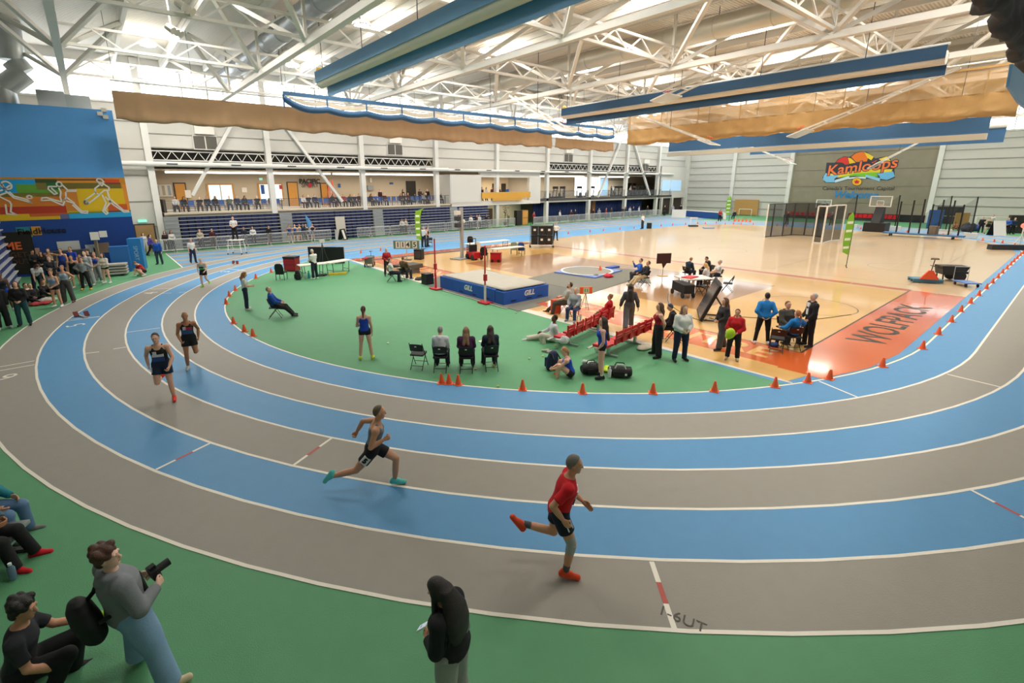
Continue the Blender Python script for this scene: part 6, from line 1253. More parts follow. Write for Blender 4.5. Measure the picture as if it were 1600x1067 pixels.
for k in range(7):
    q = a+d*(k+.2)/7; o = thing('lane_marker', 'white wedge lane marker box standing before the blue skirted table', 'marker', (q.x, q.y-.9, .01), math.atan2(d.y, d.x), 'white lane markers'); MB().prism([(-.35, 0), (.35, 0), (.2, .95), (-.2, .95)], -.25, .25, ex=Vector((1, 0, 0)), ey=Vector((0, 0, 1))).build('box', WHITE, o); MB().bb(-.1, .1, -.27, -.25, .1, .45).build('opening', M('#3a4a6a', .6), o)
for i, (u, v) in enumerate(((1083, 354), (1107, 357))):
    q = G(u, v); boxthing('hurdle' if i == 0 else 'scale_platform', 'white hurdle frame standing on a dark base by the far lanes' if i == 0 else 'flat blue grey weighing platform on the far court', 'hurdle' if i == 0 else 'platform', u, v, (1.1, .5, .2) if i == 0 else (1.2, .7, .15), DKGREY if i == 0 else M('#8fa0c0', .5), 0, (('upright', -.4, -.35, -.05, .05, .2, 1.2, WHITE), ('upright', .35, .4, -.05, .05, .2, 1.2, WHITE), ('bar', -.5, .5, -.04, .04, 1.1, 1.2, WHITE)) if i == 0 else ())
boxthing('speaker_box', 'small black box standing on the back straight line', 'speaker', 1014, 357, (.5, .4, .7), BLACK, 0)
boxthing('white_booth', 'white panel barrier at the corner entrance', 'barrier', 1060, 340, (2.2, .2, 1.3), WHITE, 20)
boxthing('blue_mat_stack', 'upright blue mat behind the pole rack at the end wall', 'mat', 1458, 357, (1.3, .4, 2.2), M('#2c5f9e', .6), 30); boxthing('tan_board', 'upright tan board beside the dark double doors', 'board', 1499, 358, (1.3, .2, 1.9), M('#b08a4e', .6), 20); boxthing('tan_board', 'small tan board leaning beyond the sandwich board', 'board', 1563, 362, (1.2, .2, 1.1), M('#b08a4e', .6), 20)
q = G(1556, 368); t = thing('sandwich_sign', 'black sandwich board with white panel before the end wall', 'sign', (q.x, q.y, .01), .6+PI/2)
MB().box((0, -.3, .75), (1.0, .06, 1.6), R=Matrix.Rotation(-.35, 3, 'X')).build('front_panel', BLACK, t); MB().box((0, .3, .75), (1.0, .06, 1.6), R=Matrix.Rotation(.35, 3, 'X')).build('back_panel', WHITE, t)
lump('kit_pile', 'dark pile of kit bags by the end wall', 'bags', 1511, 362, (.9, .8, 1.0), M('#2a2f3a', .8), 0, 21); lump('kit_pile', 'blue pile of kit bags by the end wall', 'bags', 1523, 361, (.6, .5, .8), M('#234a9a', .8), 0, 22); boxthing('white_table', 'white tent-like table behind the resting athletes', 'table', 1545, 357, (3.0, .8, 1.4), M('#dedbd2', .7), 20); boxthing('dark_cabinet', 'dark arched equipment cage beyond the chatting pair at the end wall', 'cage', 1588, 364, (1.6, .8, 1.9), M('#2a2723', .7), 30)
# ---- painted emblem and words on the concrete wall
emb = struct('trim_1'); XW = XE-.07
def epoly(pts, col, lay, name='emblem_shape'):
    P = [OX(1270+x/10.667, 225+y/10.667, XW) for x, y in pts]; MB().prism([(-p.y, p.z) for p in P], 0, .004, o=Vector((XW-.01*lay, 0, 0)), ex=Vector((0, -1, 0)), ey=Vector((0, 0, 1))).build(name, M(col, .7), emb)
epoly([(370, 310), (420, 250), (520, 205), (600, 215), (630, 205), (700, 150), (790, 122), (890, 130), (960, 170), (1040, 240), (1240, 200), (1290, 240), (1320, 300), (1370, 310), (1360, 430), (1370, 560), (1250, 610), (900, 580), (600, 590), (370, 650), (200, 640), (160, 560), (210, 480), (230, 310)], '#3a3a44', 1)
epoly([(385, 300), (440, 250), (520, 215), (590, 225), (600, 340), (540, 345), (500, 310)], '#d8342a', 2); epoly([(590, 225), (640, 240), (715, 310), (610, 330), (600, 280)], '#f2c62c', 2.2); epoly([(640, 215), (710, 158), (790, 132), (860, 135), (930, 210), (900, 290), (720, 300)], '#ec7a25', 2); epoly([(860, 135), (940, 165), (1015, 215), (975, 270), (910, 230)], '#f5d332', 2.2); epoly([(1100, 250), (1240, 205), (1300, 285), (1150, 280)], '#f3d53a', 2.1)
epoly([(240, 500), (470, 480), (900, 420), (1330, 420), (1310, 470), (1050, 480), (700, 500), (430, 560), (260, 520)], '#e8cf2e', 2.3); epoly([(430, 560), (700, 490), (1060, 470), (1090, 545), (850, 545), (700, 530)], '#7cc03a', 2.6); epoly([(180, 540), (220, 480), (270, 520), (450, 520), (360, 580), (370, 640), (220, 635), (170, 590)], '#7fc3ea', 2.8); epoly([(370, 600), (610, 530), (600, 580), (370, 645)], '#cfe3ee', 3); epoly([(1060, 490), (1340, 455), (1370, 540), (1240, 600), (1130, 580), (1110, 530)], '#6fb9e6', 2.8); epoly([(880, 510), (1125, 570), (1115, 625), (880, 550)], '#8fc9ea', 3); epoly([(590, 560), (740, 545), (890, 550), (880, 580), (740, 570), (600, 585)], '#d9e8ee', 3.1)
epoly(ell(735, 628, 85, 70, 0, 20), '#3a3026', 3.4); epoly(ell(735, 628, 78, 63, 0, 20), '#f2bb2b', 3.6); epoly([(735, 590), (750, 615), (785, 615), (765, 640), (770, 660), (740, 655), (735, 670), (730, 655), (700, 660), (705, 640), (685, 615), (720, 615)], '#d02030', 3.8, 'maple_leaf')
def etext(s, x, y, size, col, lay, bold, shear=0, slope=0, spacing=1):
    p = OX(1270+x/10.667, 225+y/10.667, XW); text_mesh(s, size, 'wall_lettering', M(col, .7), emb, depth=.003, bold=bold, shear=shear, spacing=spacing, mtx=wall_mtx((XW-.01*lay, p.y, p.z), (0, -1, slope), (0, slope, 1)))
etext('Kamloops', 795, 385, 2.1, '#2b2c48', 4, .11, .15, .12); etext('Kamloops', 795, 385, 2.1, '#ef7a3c', 4.6, .03, .15, .12)
etext("Canada's Tournament Capital", 735, 740, .74, '#4a443a', 2, .008, 0, 0); etext('Welcome', 705, 850, 1.4, '#2c85c4', 2, .05, .2, -.01)
# ================================================================== WHO STANDS WHERE
def _P(label, at, rel, pose='stand', h=1.72, sex='m', sk='l', hair=('short', '#3a2a1e'), top=('tee', '#888888'), bottom=('pants', '#22252e'), shoe='#26262a', **kw):
    return person(label, at, rel, skin_c=sk, shoe=shoe, pose=pose, h=h, sex=sex, hair=hair, top=top, bottom=bottom, **kw)
def P(label, *a, **kw):
    return _P(label, a[0], *a[1:], **kw) if isinstance(a[0], Vector) else _P(label, (a[0], a[1]), *a[2:], **kw)
NV, BK, WH, BR = '#1d2740', '#17181b', '#e4e4e2', '#4a3020'
def print_on(root, J, items, side=-1):
    """flat print on a shirt: (x across, t up the torso, width, height, colour, text)"""
    T, s = J['T'], J['s']; root = next((q for q in root.children if q.name.split('.')[0] in ('singlet', 'shirt', 'sweater', 'hoodie', 'jacket')), root)
    for x, t_, w_, h_, col, txt in items:
        c = J['o0']+J['U']*J['TL']*t_+T[:, 0]*x+T[:, 1]*side*.142*s; ex, ey = Vector(T[:, 0])*(1 if side < 0 else -1), Vector(J['U'])
        if txt: text_mesh(txt, h_, 'shirt_print', M(col, .8), root, depth=.012, bold=.004, mtx=wall_mtx(c, ex, ey))
        else: MB().prism([(-w_/2, -h_/2), (w_/2, -h_/2), (w_/2, h_/2), (-w_/2, h_/2)], -.03, .006, o=Vector(c), ex=ex, ey=ey).build('shirt_print', M(col, .8), root)
def leg_patch(root, J, leg, out, frac, w_, h_, col, txt=None, tc='#111111'):
    j = J[leg]; c = j['hp']+(j['kn']-j['hp'])*frac; d = (j['kn']-j['hp']); d /= np.linalg.norm(d); o_ = np.asarray(out, float); o_ = o_-d*float(o_@d); o_ /= np.linalg.norm(o_); ex = np.cross(-d, o_)
    root = next((q for q in root.children if q.name.split('.')[0] == 'shorts'), root)
    c = c+o_*.098*J['s']; ex = Vector(ex); ey = Vector(-d)
    MB().prism([(-w_/2, -h_/2), (w_/2, -h_/2), (w_/2, h_/2), (-w_/2, h_/2)], -.02, .008, o=Vector(c), ex=ex, ey=ey).build('hip_number', M(col, .7), root)
    if txt: text_mesh(txt, h_*.8, 'hip_digit', M(tc, .7), root, depth=.004, bold=.008, mtx=wall_mtx(Vector(c)+Vector(o_)*.01, ex, ey))
# ---- runners
r1, J = P('runner in red t-shirt, navy shorts and grey knee brace in the outer grey lane', 889, 904, 92, 'stand', 1.83, hair=('short', '#77736e'), sk='m', build=1.12, top=('tee', '#d0101f'), bottom=('shorts', '#141b33'), shoe='#e8502a', sock=.32, sock_c='#55585c', lod=0, lean=14, tw=-8, head=(0, -6), RL=((22, 3), (-9, 2)), LL=((-6, 3), (-104, 2)), RA=((-30, 18), (48, -8)), LA=((14, 16), (72, -18)), feet=(2, 998), anchor='R', grip=.25)
kb = Field(); j = J['R']; kd = j['kn']; kb.cap(kd+(j['hp']-kd)*.30, kd,   .08, .072, flat=2, k=.01).cap(kd, kd+(j['an']-kd)*.32, .072, .064, flat=2, k=.01); link('knee_brace', np_mesh('knee_brace', [(kb.mesh(.01, .01), 0)], [M('#a9adb0', .8, noise=.15, scale=12)]), r1)
leg_patch(r1, J, 'R', (.7, .7, 0), .3, .1, .13, '#e6e6e6', '6'); print_on(r1, J, [(0, .74, .2, .06, WH, None), (.03, .66, .16, .05, WH, None), (.0, .5, .12, .1, '#23406e', None)], 1)
r2, J = P('runner in grey singlet and black shorts with turquoise shoes at full stride', 622, 757, 92, 'stand', 1.80, hair=('thin', '#6b5a48'), sk='m', top=('tank', '#7c868e'), bottom=('shorts', BK), shoe='#5fd0cc', lod=0, lean=12, tw=10, head=(-8, -4), LL=((56, 3), (-6, 2)), RL=((-40, 3), (-74, 2)), RA=((-8, 14), (128, -12)), LA=((-66, 22), (-18, 8)), feet=(998, 4), anchor='L', grip=1.1)
leg_patch(r2, J, 'R', (1, .0, 0), .34, .13, .16, '#ececec', '5')
r3, J = P('runner in black singlet and navy shorts with orange shoes leading on the bend', 273, 626, 158, 'stand', 1.82, hair=('short', '#3a332d'), sk='l', build=1.08, top=('tank', '#16171b'), bottom=('shorts', '#1a2740'), shoe='#f0453a', lod=0, lean=8, LL=((8, 3), (-6, 2)), RL=((14, 4), (-88, 2)), RA=((-28, 22), (34, -8)), LA=((18, 16), (50, -14)), feet=(998, 0), anchor='L', grip=1.0)
print_on(r3, J, [(0, .62, .24, .06, '#d9d9dc', None), (.06, .72, .08, .09, '#d9d9dc', None), (0, .47, .24, .13, '#2b4a86', None)], 1); leg_patch(r3, J, 'R', (1, .4, 0), .3, .1, .14, '#e6e6e6')
r4, J = P('bald runner in black and red singlet just behind the leader on the bend', 294, 578, 150, 'stand', 1.76, hair=('bald', '#000000'), sk='t', top=('tank', '#1b1a1d'), bottom=('shorts', BK), shoe='#d9d9d6', lod=0, lean=8, RL=((10, 3), (-6, 2)), LL=((10, 4), (-80, 2)), RA=((10, 14), (60, -14)), LA=((-26, 18), (30, -6)), feet=(0, 998), anchor='R', grip=1.0)
print_on(r4, J, [(-.03, .72, .2, .06, '#b5202a', None), (.06, .74, .08, .09, '#e2e2e2', None), (0, .55, .26, .13, '#31507f', None)], 1)
r5, J = P('pale-haired runner in white and green singlet coming down the grey lane', 316, 449, 176, 'stand', 1.62, hair=('thin', '#cfc6b8'), sk='p', top=('tank', '#b9c6b0'), bottom=('shorts', BK), shoe='#7bd63a', lod=1, lean=8, RL=((12, 3), (-8, 2)), LL=((6, 4), (-50, 2)), RA=((-18, 24), (50, -14)), LA=((14, 24), (60, -14)), anchor='R'); print_on(r5, J, [(0, .45, .2, .1, '#4fbf3f', None), (0, .56, .22, .08, '#21324e', None)], 1)
# ---- foreground, lower left
f1, J = P('person in grey hoodie and pale jeans holding a camera with a black sling bag', 250, 1050, 40, 'reading', 1.82, hair=('curly', '#4a2b1c'), sk='p', top=('hoodie', '#7d8288'), bottom=('baggy', '#84a9cc'), shoe='#d3c4a3', lod=0, build=1.36, lean=-9, head=(42, 8), tw=6, RL=((12, 13), (6, 12)), LL=((4, 13), (-2, 12)), RA=((4, 26), (88, -34)), LA=((4, 20), (88, -46)), grip=.9)
sb = Field(); T = J['T']; bc = J['o0']+J['U']*J['TL']*.22-T[:, 1]*.28-T[:, 0]*.12; sb.loft(bc-V3(0, 0, .21), rotm('Y', 0)@T@rotm('Y', -12), .50, np.array([(0, .14, .07, 0), (.12, .23, .11, 0), (.5, .26, .125, 0), (.8, .21, .11, 0), (.95, .14, .07, 0), (1, .05, .03, 0)]), k=.03)
t = tag(link('sling_bag', np_mesh('sling_bag', [(sb.mesh(.012), 0)], [M('#101013', .7)])), 'black sling bag hanging on the back of the grey hoodie', 'bag'); t.matrix_world = Matrix.Translation(f1.location)@Matrix.Rotation(f1.rotation_euler[2], 4, 'Z')
b2 = MB(); Nn, so = J['N'], J['L']['so']; b2.path([bc-T[:, 0]*.1+V3(0, 0, .2), J['o0']+J['U']*J['TL']*.72-T[:, 1]*.17-T[:, 0]*.12, so+V3(0, 0, .075)+T[:, 0]*.07-T[:, 1]*.02, J['o0']+J['U']*J['TL']*.7+T[:, 1]*.18+T[:, 0]*.02, J['o0']+J['U']*J['TL']*.4+T[:, 1]*.16+T[:, 0]*.16, bc+T[:, 0]*.2+V3(0, 0, .1)], .022, 8); b2.build('strap', M('#101013', .7), t); MB().bar(Vector(bc-T[:, 1]*.125+V3(0, 0, .07)), Vector(bc-T[:, 1]*.125+V3(0, 0, .15)), .02, .012).build('carabiner', STEEL, t)
ct = thing('photo_camera', 'black camera held by the grey hoodie person', 'camera', f1.location, f1.rotation_euler[2]); hp_ = Vector((J['R']['wr']+J['L']['wr'])/2)+Vector(J['T'][:, 1])*.07+Vector((0, 0, .05)); R_ = Matrix([list(r_) for r_ in J['T']])
MB().box(hp_, (.15, .08, .11), R=R_).build('body', BLACK, ct); MB().tube(hp_+R_@Vector((0, .03, 0)), hp_+R_@Vector((0, .16, 0)), .042, n=14).build('lens', BLACK, ct); MB().box(hp_+R_@Vector((0, 0, .07)), (.06, .06, .04), R=R_).build('viewfinder', BLACK, ct)
for nm in 'RL':
    a_ = J[nm]['an']; mb = MB()
    for k in range(7): q = a_+J[nm]['fd']*(.06+.02*(k % 4))+V3(.022*((k % 3)-1), 0, -.012-.006*(k % 4)); mb.ball(q, .006, 6, 4)
f2, J = P('person with long black hair in black sweatshirt looking at a phone', G(704, 926, 1.55)-Vector((0, 0, 1.55)), -66, 'reading', 1.64, 'f', hair=('cascade', '#1e1613'), sk='m', top=('sweater', '#15161c'), bottom=('loose', '#a4a7a5'), shoe='#dddddd', lod=0, build=1.22, lean=6, head=(-4, 32), RA=((6, 14), (66, -40)), LA=((6, 14), (72, -36)), anchor=None)
f2.location.z = .008
T = J['T']; hp_ = Vector((J['R']['wr']+J['L']['wr'])/2)+Vector(T[:, 1])*.12+Vector((0, 0, .04)); t = thing('mobile_phone', 'white phone held by the person with long black hair', 'phone', f2.location, f2.rotation_euler[2]); R_ = Matrix([list(r_) for r_ in T])@Matrix.Rotation(-.7, 3, 'X'); MB().box(hp_, (.076, .155, .009), R=R_).build('case', WHITE, t); MB().box(hp_+R_@Vector((0, 0, .006)), (.068, .142, .002), R=R_).build('screen', M('#cfd9ea', .3, emit=.35), t); MB().box(hp_+R_@Vector((.0, .02, .008)), (.03, .02, .001), R=R_).build('screen_block', M('#4a78d0', .4), t)
print_on(f2, J, [(.09, .62, .1, .05, '#d8dade', None), (.12, .70, .03, .09, '#c9ccd2', None), (.1, .44, .11, .1, '#8f9396', None)], -1)
f3at = G(2, 946, 1.22); f3, J = P('seated person in dark t-shirt holding a green bottle over the knee', Vector((f3at.x, f3at.y, 0)), 62, 'sit', 1.80, hair=('curly', '#17120f'), sk='m', top=('tee', '#272a31'), bottom=('pants', '#17181b'), lod=0, sit=.42, lean=10, RL=((104, 8), (-28, 4)), LL=((96, 10), (-14, 4)), RA=((24, 12), (62, -14)), LA=((46, 12), (84, 4)), head=(10, 4), grip=.8)
q = Vector(J['L']['wr'])+Vector((-.02, .11, -.02)); t = thing('sports_bottle', 'translucent lime green bottle in the hand of the dark t-shirt person', 'bottle', f3.location, f3.rotation_euler[2]); MB().tube(q, q+Vector((.12, .22, -.05)), .042, .05, 14).build('bottle_body', M('#9ccf1e', .3, alpha=.8), t); MB().tube(q-Vector((.015, .03, -.006)), q, .03, .035, 12).build('cap', M('#7fae1a', .4), t)
stool = thing('low_bench', 'dark low bench under the seated person with the green bottle', 'bench', (f3.location.x, f3.location.y, 0), f3.rotation_euler[2]); MB().bb(-.4, .4, -.25, .12, .24, .3).build('plank', M('#3a3d44', .5), stool)
for s_ in (-1, 1): MB().bb(s_*.33-.04, s_*.33+.04, -.2, .1, 0, .24).build('leg', DKGREY, stool)
sh = G(72, 876); fw = Vector((math.cos(PSI-math.radians(78)), math.sin(PSI-math.radians(78)), 0)); b4 = sh-fw*.80
f4, J = P('seated person in blue jacket and black trousers with red shoes, hands folded', b4, 78, 'sit', 1.78, RL=((84, 7), (14, 2)), LL=((82, 7), (20, 2)), hair=('short', '#2a211b'), sk='t', top=('jacket', '#3f5f6e'), bottom=('pants', '#141518'), shoe='#d01c2c', sock=.2, lod=0, lean=-8, RA=((34, 8), (70, -30)), LA=((34, 8), (68, -30)))
sd_ = Vector((-fw.y, fw.x, 0)); P('seated person in blue jeans and teal top farther along the silver bench', b4+sd_*.66-fw*.32, 78, 'sit', 1.74, hair=('short', '#3a2a20'), sk='m', top=('sweater', '#1f7f8c'), bottom=('pants', '#5f82a8'), shoe='#777777', lod=1)
t = thing('team_bench', 'silver aluminium bench at the green floor edge by the near wall', 'bench', (b4.x, b4.y, 0), math.atan2(sd_.y, sd_.x)); ALU = M('#b9bdbf', .3, .8); MB().bb(-2.2, .45, -.42, .06, .38, .43).build('plank', ALU, t); MB().bb(-2.2, .4, -.3, -.05, .2, .24).build('foot_plank', ALU, t)
for x in (-1.6, -.6, .3): MB().bb(x-.04, x+.04, -.45, .15, .0, .06).bb(x-.04, x+.04, -.02, .06, .05, .38).build('leg', DKGREY, t)
# ---- infield
P('woman in white top and navy trousers reading a sheet on the green infield', 388, 484, 62, 'reading', 1.68, 'f', hair=('bob', '#9a6c46'), top=('tee', '#dfe0e2'), bottom=('pants', NV), shoe='#d2cfca')
at = G(431, 496); chair('black folding chair under the man in the blue jacket', at, 72); P('man in blue jacket sitting with crossed ankles on a folding chair', at, 72, 'lounge', 1.74, hair=('thin', '#8a7f74'), top=('jacket', '#1b4ca6'), bottom=('pants', BK), shoe='#4a474a', head=(0, 0), build=1.08)
P('official in white polo and cap at the white table', 492, 436, -62, 'reading', 1.74, hair=('short', '#d9d3c8'), sk='l', top=('tee', WH), bottom=('pants', '#1b2436'), shoe='#e6e6e4')
P('athlete in blue singlet and black shorts watching from the green infield', 573, 561, -8, 'stand', 1.70, 'f', hair=('pony', '#5a3524'), top=('tank', '#1c45b2'), bottom=('tights', BK), shoe='#c7d53c', RL=((2, 6), (-3, 6)), LL=((0, 6), (-3, 6)), LA=((6, 14), (88, -34)), RA=((0, 10), (14, 2)))
chair('empty black folding chair beside the three seated women', (655, 574), 12)
for lb, lb2, u, v, sk, hr, tp, bd, rl in (('woman in white hooded top with short grey hair seen from behind', 'black folding chair under the woman in white', 689, 578, 'l', ('short', '#8f8a86'), ('hoodie', '#dfe1e4'), 1.1, 2), ('woman in purple sweater with long fair hair seen from behind', 'black folding chair under the woman in purple', 729, 579, 'l', ('long', '#8a6a4c'), ('sweater', '#4a2148'), 1.28, 0), ('woman in dark navy top with dark hair writing on a pad', 'black folding chair under the woman in dark navy', 767, 576, 'l', ('long', '#3a2a24'), ('sweater', '#1c2a3c'), 1.1, -8)):
    at = G(u, v); chair(lb2, at, rl); P(lb, at, rl, 'sitlow', 1.66, 'f', hair=hr, sk=sk, top=tp, bottom=('pants', '#20243a'), build=bd, lean=6)
tag(MB().box((0, 0, .01), (.2, .28, .015)).build('note_pad', WHITE), 'white note pad in the hand of the woman in dark navy', 'pad').location = G(767, 576)+Vector((.05, .42, .72))
at = G(612, 440); chair('black folding chair under the jump official in white', at, 80); P('jump official in white shirt sitting at the edge of the court', at, 80, 'sit', 1.75, hair=('short', '#6e5440'), top=('tee', WH), bottom=('pants', '#1a2030'), RA=((35, 10), (95, -10)))
at = G(632, 437); chair('black folding chair under the official in camouflage', at, 30); P('official in olive camouflage jacket seen from behind', at, 30, 'sit', 1.76, hair=('thin', '#6a5a48'), top=('jacket', '#5c4a32'), bottom=('pants', '#2a2f38'), build=1.12)
P('white-haired official in red jacket behind the jump officials', 606, 431, 160, 'clasp', 1.66, 'f', hair=('short', '#cfc6b6'), top=('jacket', '#a81c26'), bottom=('pants', '#3a2a28'))
P('athlete in white top and beige trousers reclining beside the red bench', G(863, 533), -95, 'groundflat', 1.78, hair=('short', '#17130f'), sk='d', top=('long', '#d2d6dc'), bottom=('loose', '#cdc6b6'), shoe='#dddddd', lean=-6)
P('athlete in blue singlet with long brown hair standing by the red bench', 936, 590, -78, 'stand', 1.74, 'f', hair=('longback', '#3d2a22'), top=('tank', '#1f49b4'), bottom=('tights', BK), shoe='#2b2628', sock=.16, RA=((-12, 12), (10, -30)), LA=((-6, 12), (24, -24)))
P('blonde athlete in blue singlet sitting on the green floor with knees up', G(891, 589), -80, 'ground', 1.70, 'f', hair=('pony', '#b98a55'), top=('tank', '#1f49b4'), bottom=('tights', BK), shoe='#e2552c')
P('athlete in red jacket sitting at the far end of the red bench', G(949, 512), -62, 'sit', 1.68, 'f', hair=('bun', '#a06a44'), top=('jacket', '#c4131f'), bottom=('pants', BK), z=0.0)
at = G(883, 490); chair('black folding chair under the bearded man', at, -80); P('bearded man in grey t-shirt sitting with legs stretched out', at, -80, 'lounge', 1.84, hair=('beard', '#3a2a22'), top=('tee', '#a9a8a2'), bottom=('pants', '#4a3f38'), shoe='#4a3a30', build=1.22, belly=.03, RL=((70, 8), (48, 2)), LL=((84, 6), (10, 2)))
at = G(897, 499); chair('black folding chair under the woman in grey cardigan', at, -150); P('woman in grey cardigan and jeans sitting with folded hands', at, -150, 'sit', 1.64, 'f', hair=('short', '#c4a888'), top=('sweater', '#9aa0a4'), bottom=('pants', '#2b3f66'), build=1.12, shoe='#8a8d92')
tag(MB().bb(-.2, .2, -.12, .12, 0, .6).build('orange_bag', M('#e4502a', .7)), 'orange bag between the bearded man and the cardigan woman', 'bag').location = G(868, 489)
P('person in charcoal sweatsuit with long dark hair walking across the court', 981, 514, 12, 'walk', 1.74, 'f', hair=('longback', '#33231c'), top=('hoodie', '#4c4e54'), bottom=('loose', '#5d6067'), RA=((-6, 22), (6, 10)), LA=((6, 22), (14, 12)))
P('athlete in red singlet and black trousers with hands behind the back', 1023, 557, -88, 'behind', 1.72, 'f', hair=('bob', '#5a3d2c'), top=('tank', '#a01a26'), bottom=('loose', BK))
P('woman in striped white sweater and jeans facing the track', 1062, 564, 172, 'clasp', 1.74, 'f', hair=('long', '#8a6a50'), top=('sweater', '#dcdcd6'), bottom=('pants', '#1c2848'), build=1.22, belly=.02)
at = G(1052, 533); chair('black folding chair under the man in the navy cap', at, -70); o_, J = P('man in navy cap and black jacket sitting behind the striped sweater', at, -70, 'sitlow', 1.76, hair=('short', '#2b3a5c'), top=('jacket', '#17181c'), bottom=('pants', BK), shoe='#a59f92')
P('woman with long brown hair in a dark coat standing on the lettered band', 1124, 546, -92, 'clasp', 1.72, 'f', hair=('longback', '#6b452e'), top=('jacket', '#29292d'), bottom=('loose', '#4c4f50'), RL=((-12, 3), (-14, 2)), LL=((10, 4), (4, 2)))
r_, J = P('girl in red hoodie with black backpack holding a lime cloth', 1143, 563, -148, 'clasp', 1.60, 'f', hair=('pony', '#1c1614'), sk='m', top=('hoodie', '#c2121e'), bottom=('pants', BK), shoe='#cbb892')
f_ = Field(); T = J['T']; f_.loft(J['o0']+J['U']*J['TL']*.28-T[:, 1]*.24, T, .44, np.array([(0, .13, .08, 0), (.2, .16, .11, 0), (.7, .16, .11, 0), (1, .08, .06, 0)])); o = tag(link('backpack', np_mesh('backpack', [(f_.mesh(.016), 0)], [BLACK])), 'black backpack worn by the girl in the red hoodie', 'bag'); o.matrix_world = Matrix.Translation(r_.location)@Matrix.Rotation(r_.rotation_euler[2], 4, 'Z')
f_ = Field(); q = (J['R']['wr']+J['L']['wr'])/2+T[:, 1]*.12+T[:, 0]*.1; f_.ell(q, (.13, .11, .16)).ell(q+V3(.05, 0, -.1), (.09, .08, .1)); o = tag(link('lime_cloth', np_mesh('lime_cloth', [(f_.mesh(.016), 0)], [M('#b4d52a', .8)])), 'lime green cloth in the arms of the red hoodie girl', 'cloth'); o.matrix_world = Matrix.Translation(r_.location)@Matrix.Rotation(r_.rotation_euler[2], 4, 'Z')
P('woman in blue jacket standing with hands clasped behind her back', 1188, 537, 14, 'behind', 1.76, 'f', hair=('bun', '#1d1715'), top=('jacket', '#1c80cc'), bottom=('leggings', BK), shoe='#e3e0e0', build=1.1)
at = G(1224, 531); chair('black folding chair under the man in the olive jacket', at, 172); P('man in dark olive jacket sitting and facing the track', at, 172, 'sit', 1.80, hair=('short', '#6a4c36'), top=('hoodie', '#45433c'), bottom=('pants', '#3a3a3e'), build=1.18)
at = G(1236, 545); chair('black folding chair under the seated blue jacket person', at, 10); P('person in blue jacket sitting with an arm stretched out', at, -18, 'sit', 1.68, 'f', hair=('pony', '#a8703f'), top=('jacket', '#1c80cc'), bottom=('leggings', BK), RA=((10, 62), (40, 30)), LA=((20, 26), (70, -10)))
chair('empty black folding chair behind the blue jacket pair', (1212, 549), 30); lump('navy_bag', 'small navy bag under the empty chair by the coaches', 'bag', 1209, 541, (.2, .16, .14), M('#1c3a78', .7), 0, 31)
r_, J = P('white-haired man in black suit jacket and white shirt', 1258, 541, -82, 'stand', 1.80, hair=('short', '#cfc9c0'), sk='l', top=('jacket', '#17171b'), bottom=('pants', '#18181b'), shoe='#2c2c30', build=1.05, LA=((4, 10), (40, -10)), RA=((4, 10), (40, -10)))
T = J['T']; c = J['o0']+J['U']*J['TL']*.66+T[:, 1]*.145; MB().prism([(-.05, -.2), (.05, -.2), (.075, .19), (-.075, .19)], -.03, .01, o=Vector(c), ex=-Vector(T[:, 0]), ey=Vector(J['U'])).build('shirt_front', M('#e8e8e6', .8), r_)
at = G(1006, 446); chair('black folding chair under the man in black jacket and beige trousers', at, -95); P('man in black jacket and beige trousers sitting on the shiny floor', at, -95, 'lounge', 1.78, hair=('short', '#2c2420'), sk='m', top=('jacket', '#1d1e22'), bottom=('pants', '#c9b48c'), shoe='#c7d0b0')
at = G(998, 441); chair('black folding chair behind the man in black jacket', at, -85); P('person in blue and white top raising a phone beside the black jacket', at, -85, 'sit', 1.72, 'f', hair=('short', '#3a2a22'), top=('long', '#2c62c4'), bottom=('pants', '#3a3c44'), RA=((60, 10), (150, -10)))
for lb, u, v, rl, hr, tp, ps in (('recorder in navy jacket leaning over the table', 1073, 438, 60, ('short', '#a87c50'), ('jacket', '#1f3346'), 'sitlow'), ('recorder with fair hair in white shirt seen from behind', 1104, 450, -40, ('bob', '#c9a26a'), ('tee', WH), 'sitlow'), ('grey-haired recorder in white shirt and navy vest', 1120, 444, -70, ('short', '#a9aaac'), ('tee', '#dfe2e6'), 'sit'), ('recorder in black hoodie at the far side of the table', 1106, 436, -90, ('short', '#15151a'), ('hoodie', '#18181c'), 'sitlow')):
    at = G(u, v); chair('black folding chair under the '+lb.split(' ', 1)[0]+' '+lb.split(' ', 1)[1].split(' leaning')[0].split(' seen')[0].split(' at the')[0], at, rl); P(lb, at, rl, ps, 1.70, 'f', hair=hr, top=tp, bottom=('pants', '#1d2436'))
chair('empty black folding chair standing alone beside the recorders table', (1136, 456), -60); chair('empty black folding chair near the fair-haired recorder', (1097, 461), -20)
tag(MB().bb(-.4, .4, -.25, .25, 0, .05).build('red_papers', M('#c23a40', .7)), 'red folders lying on the recorders table', 'folder').location = G(1078, 433.5, .75)
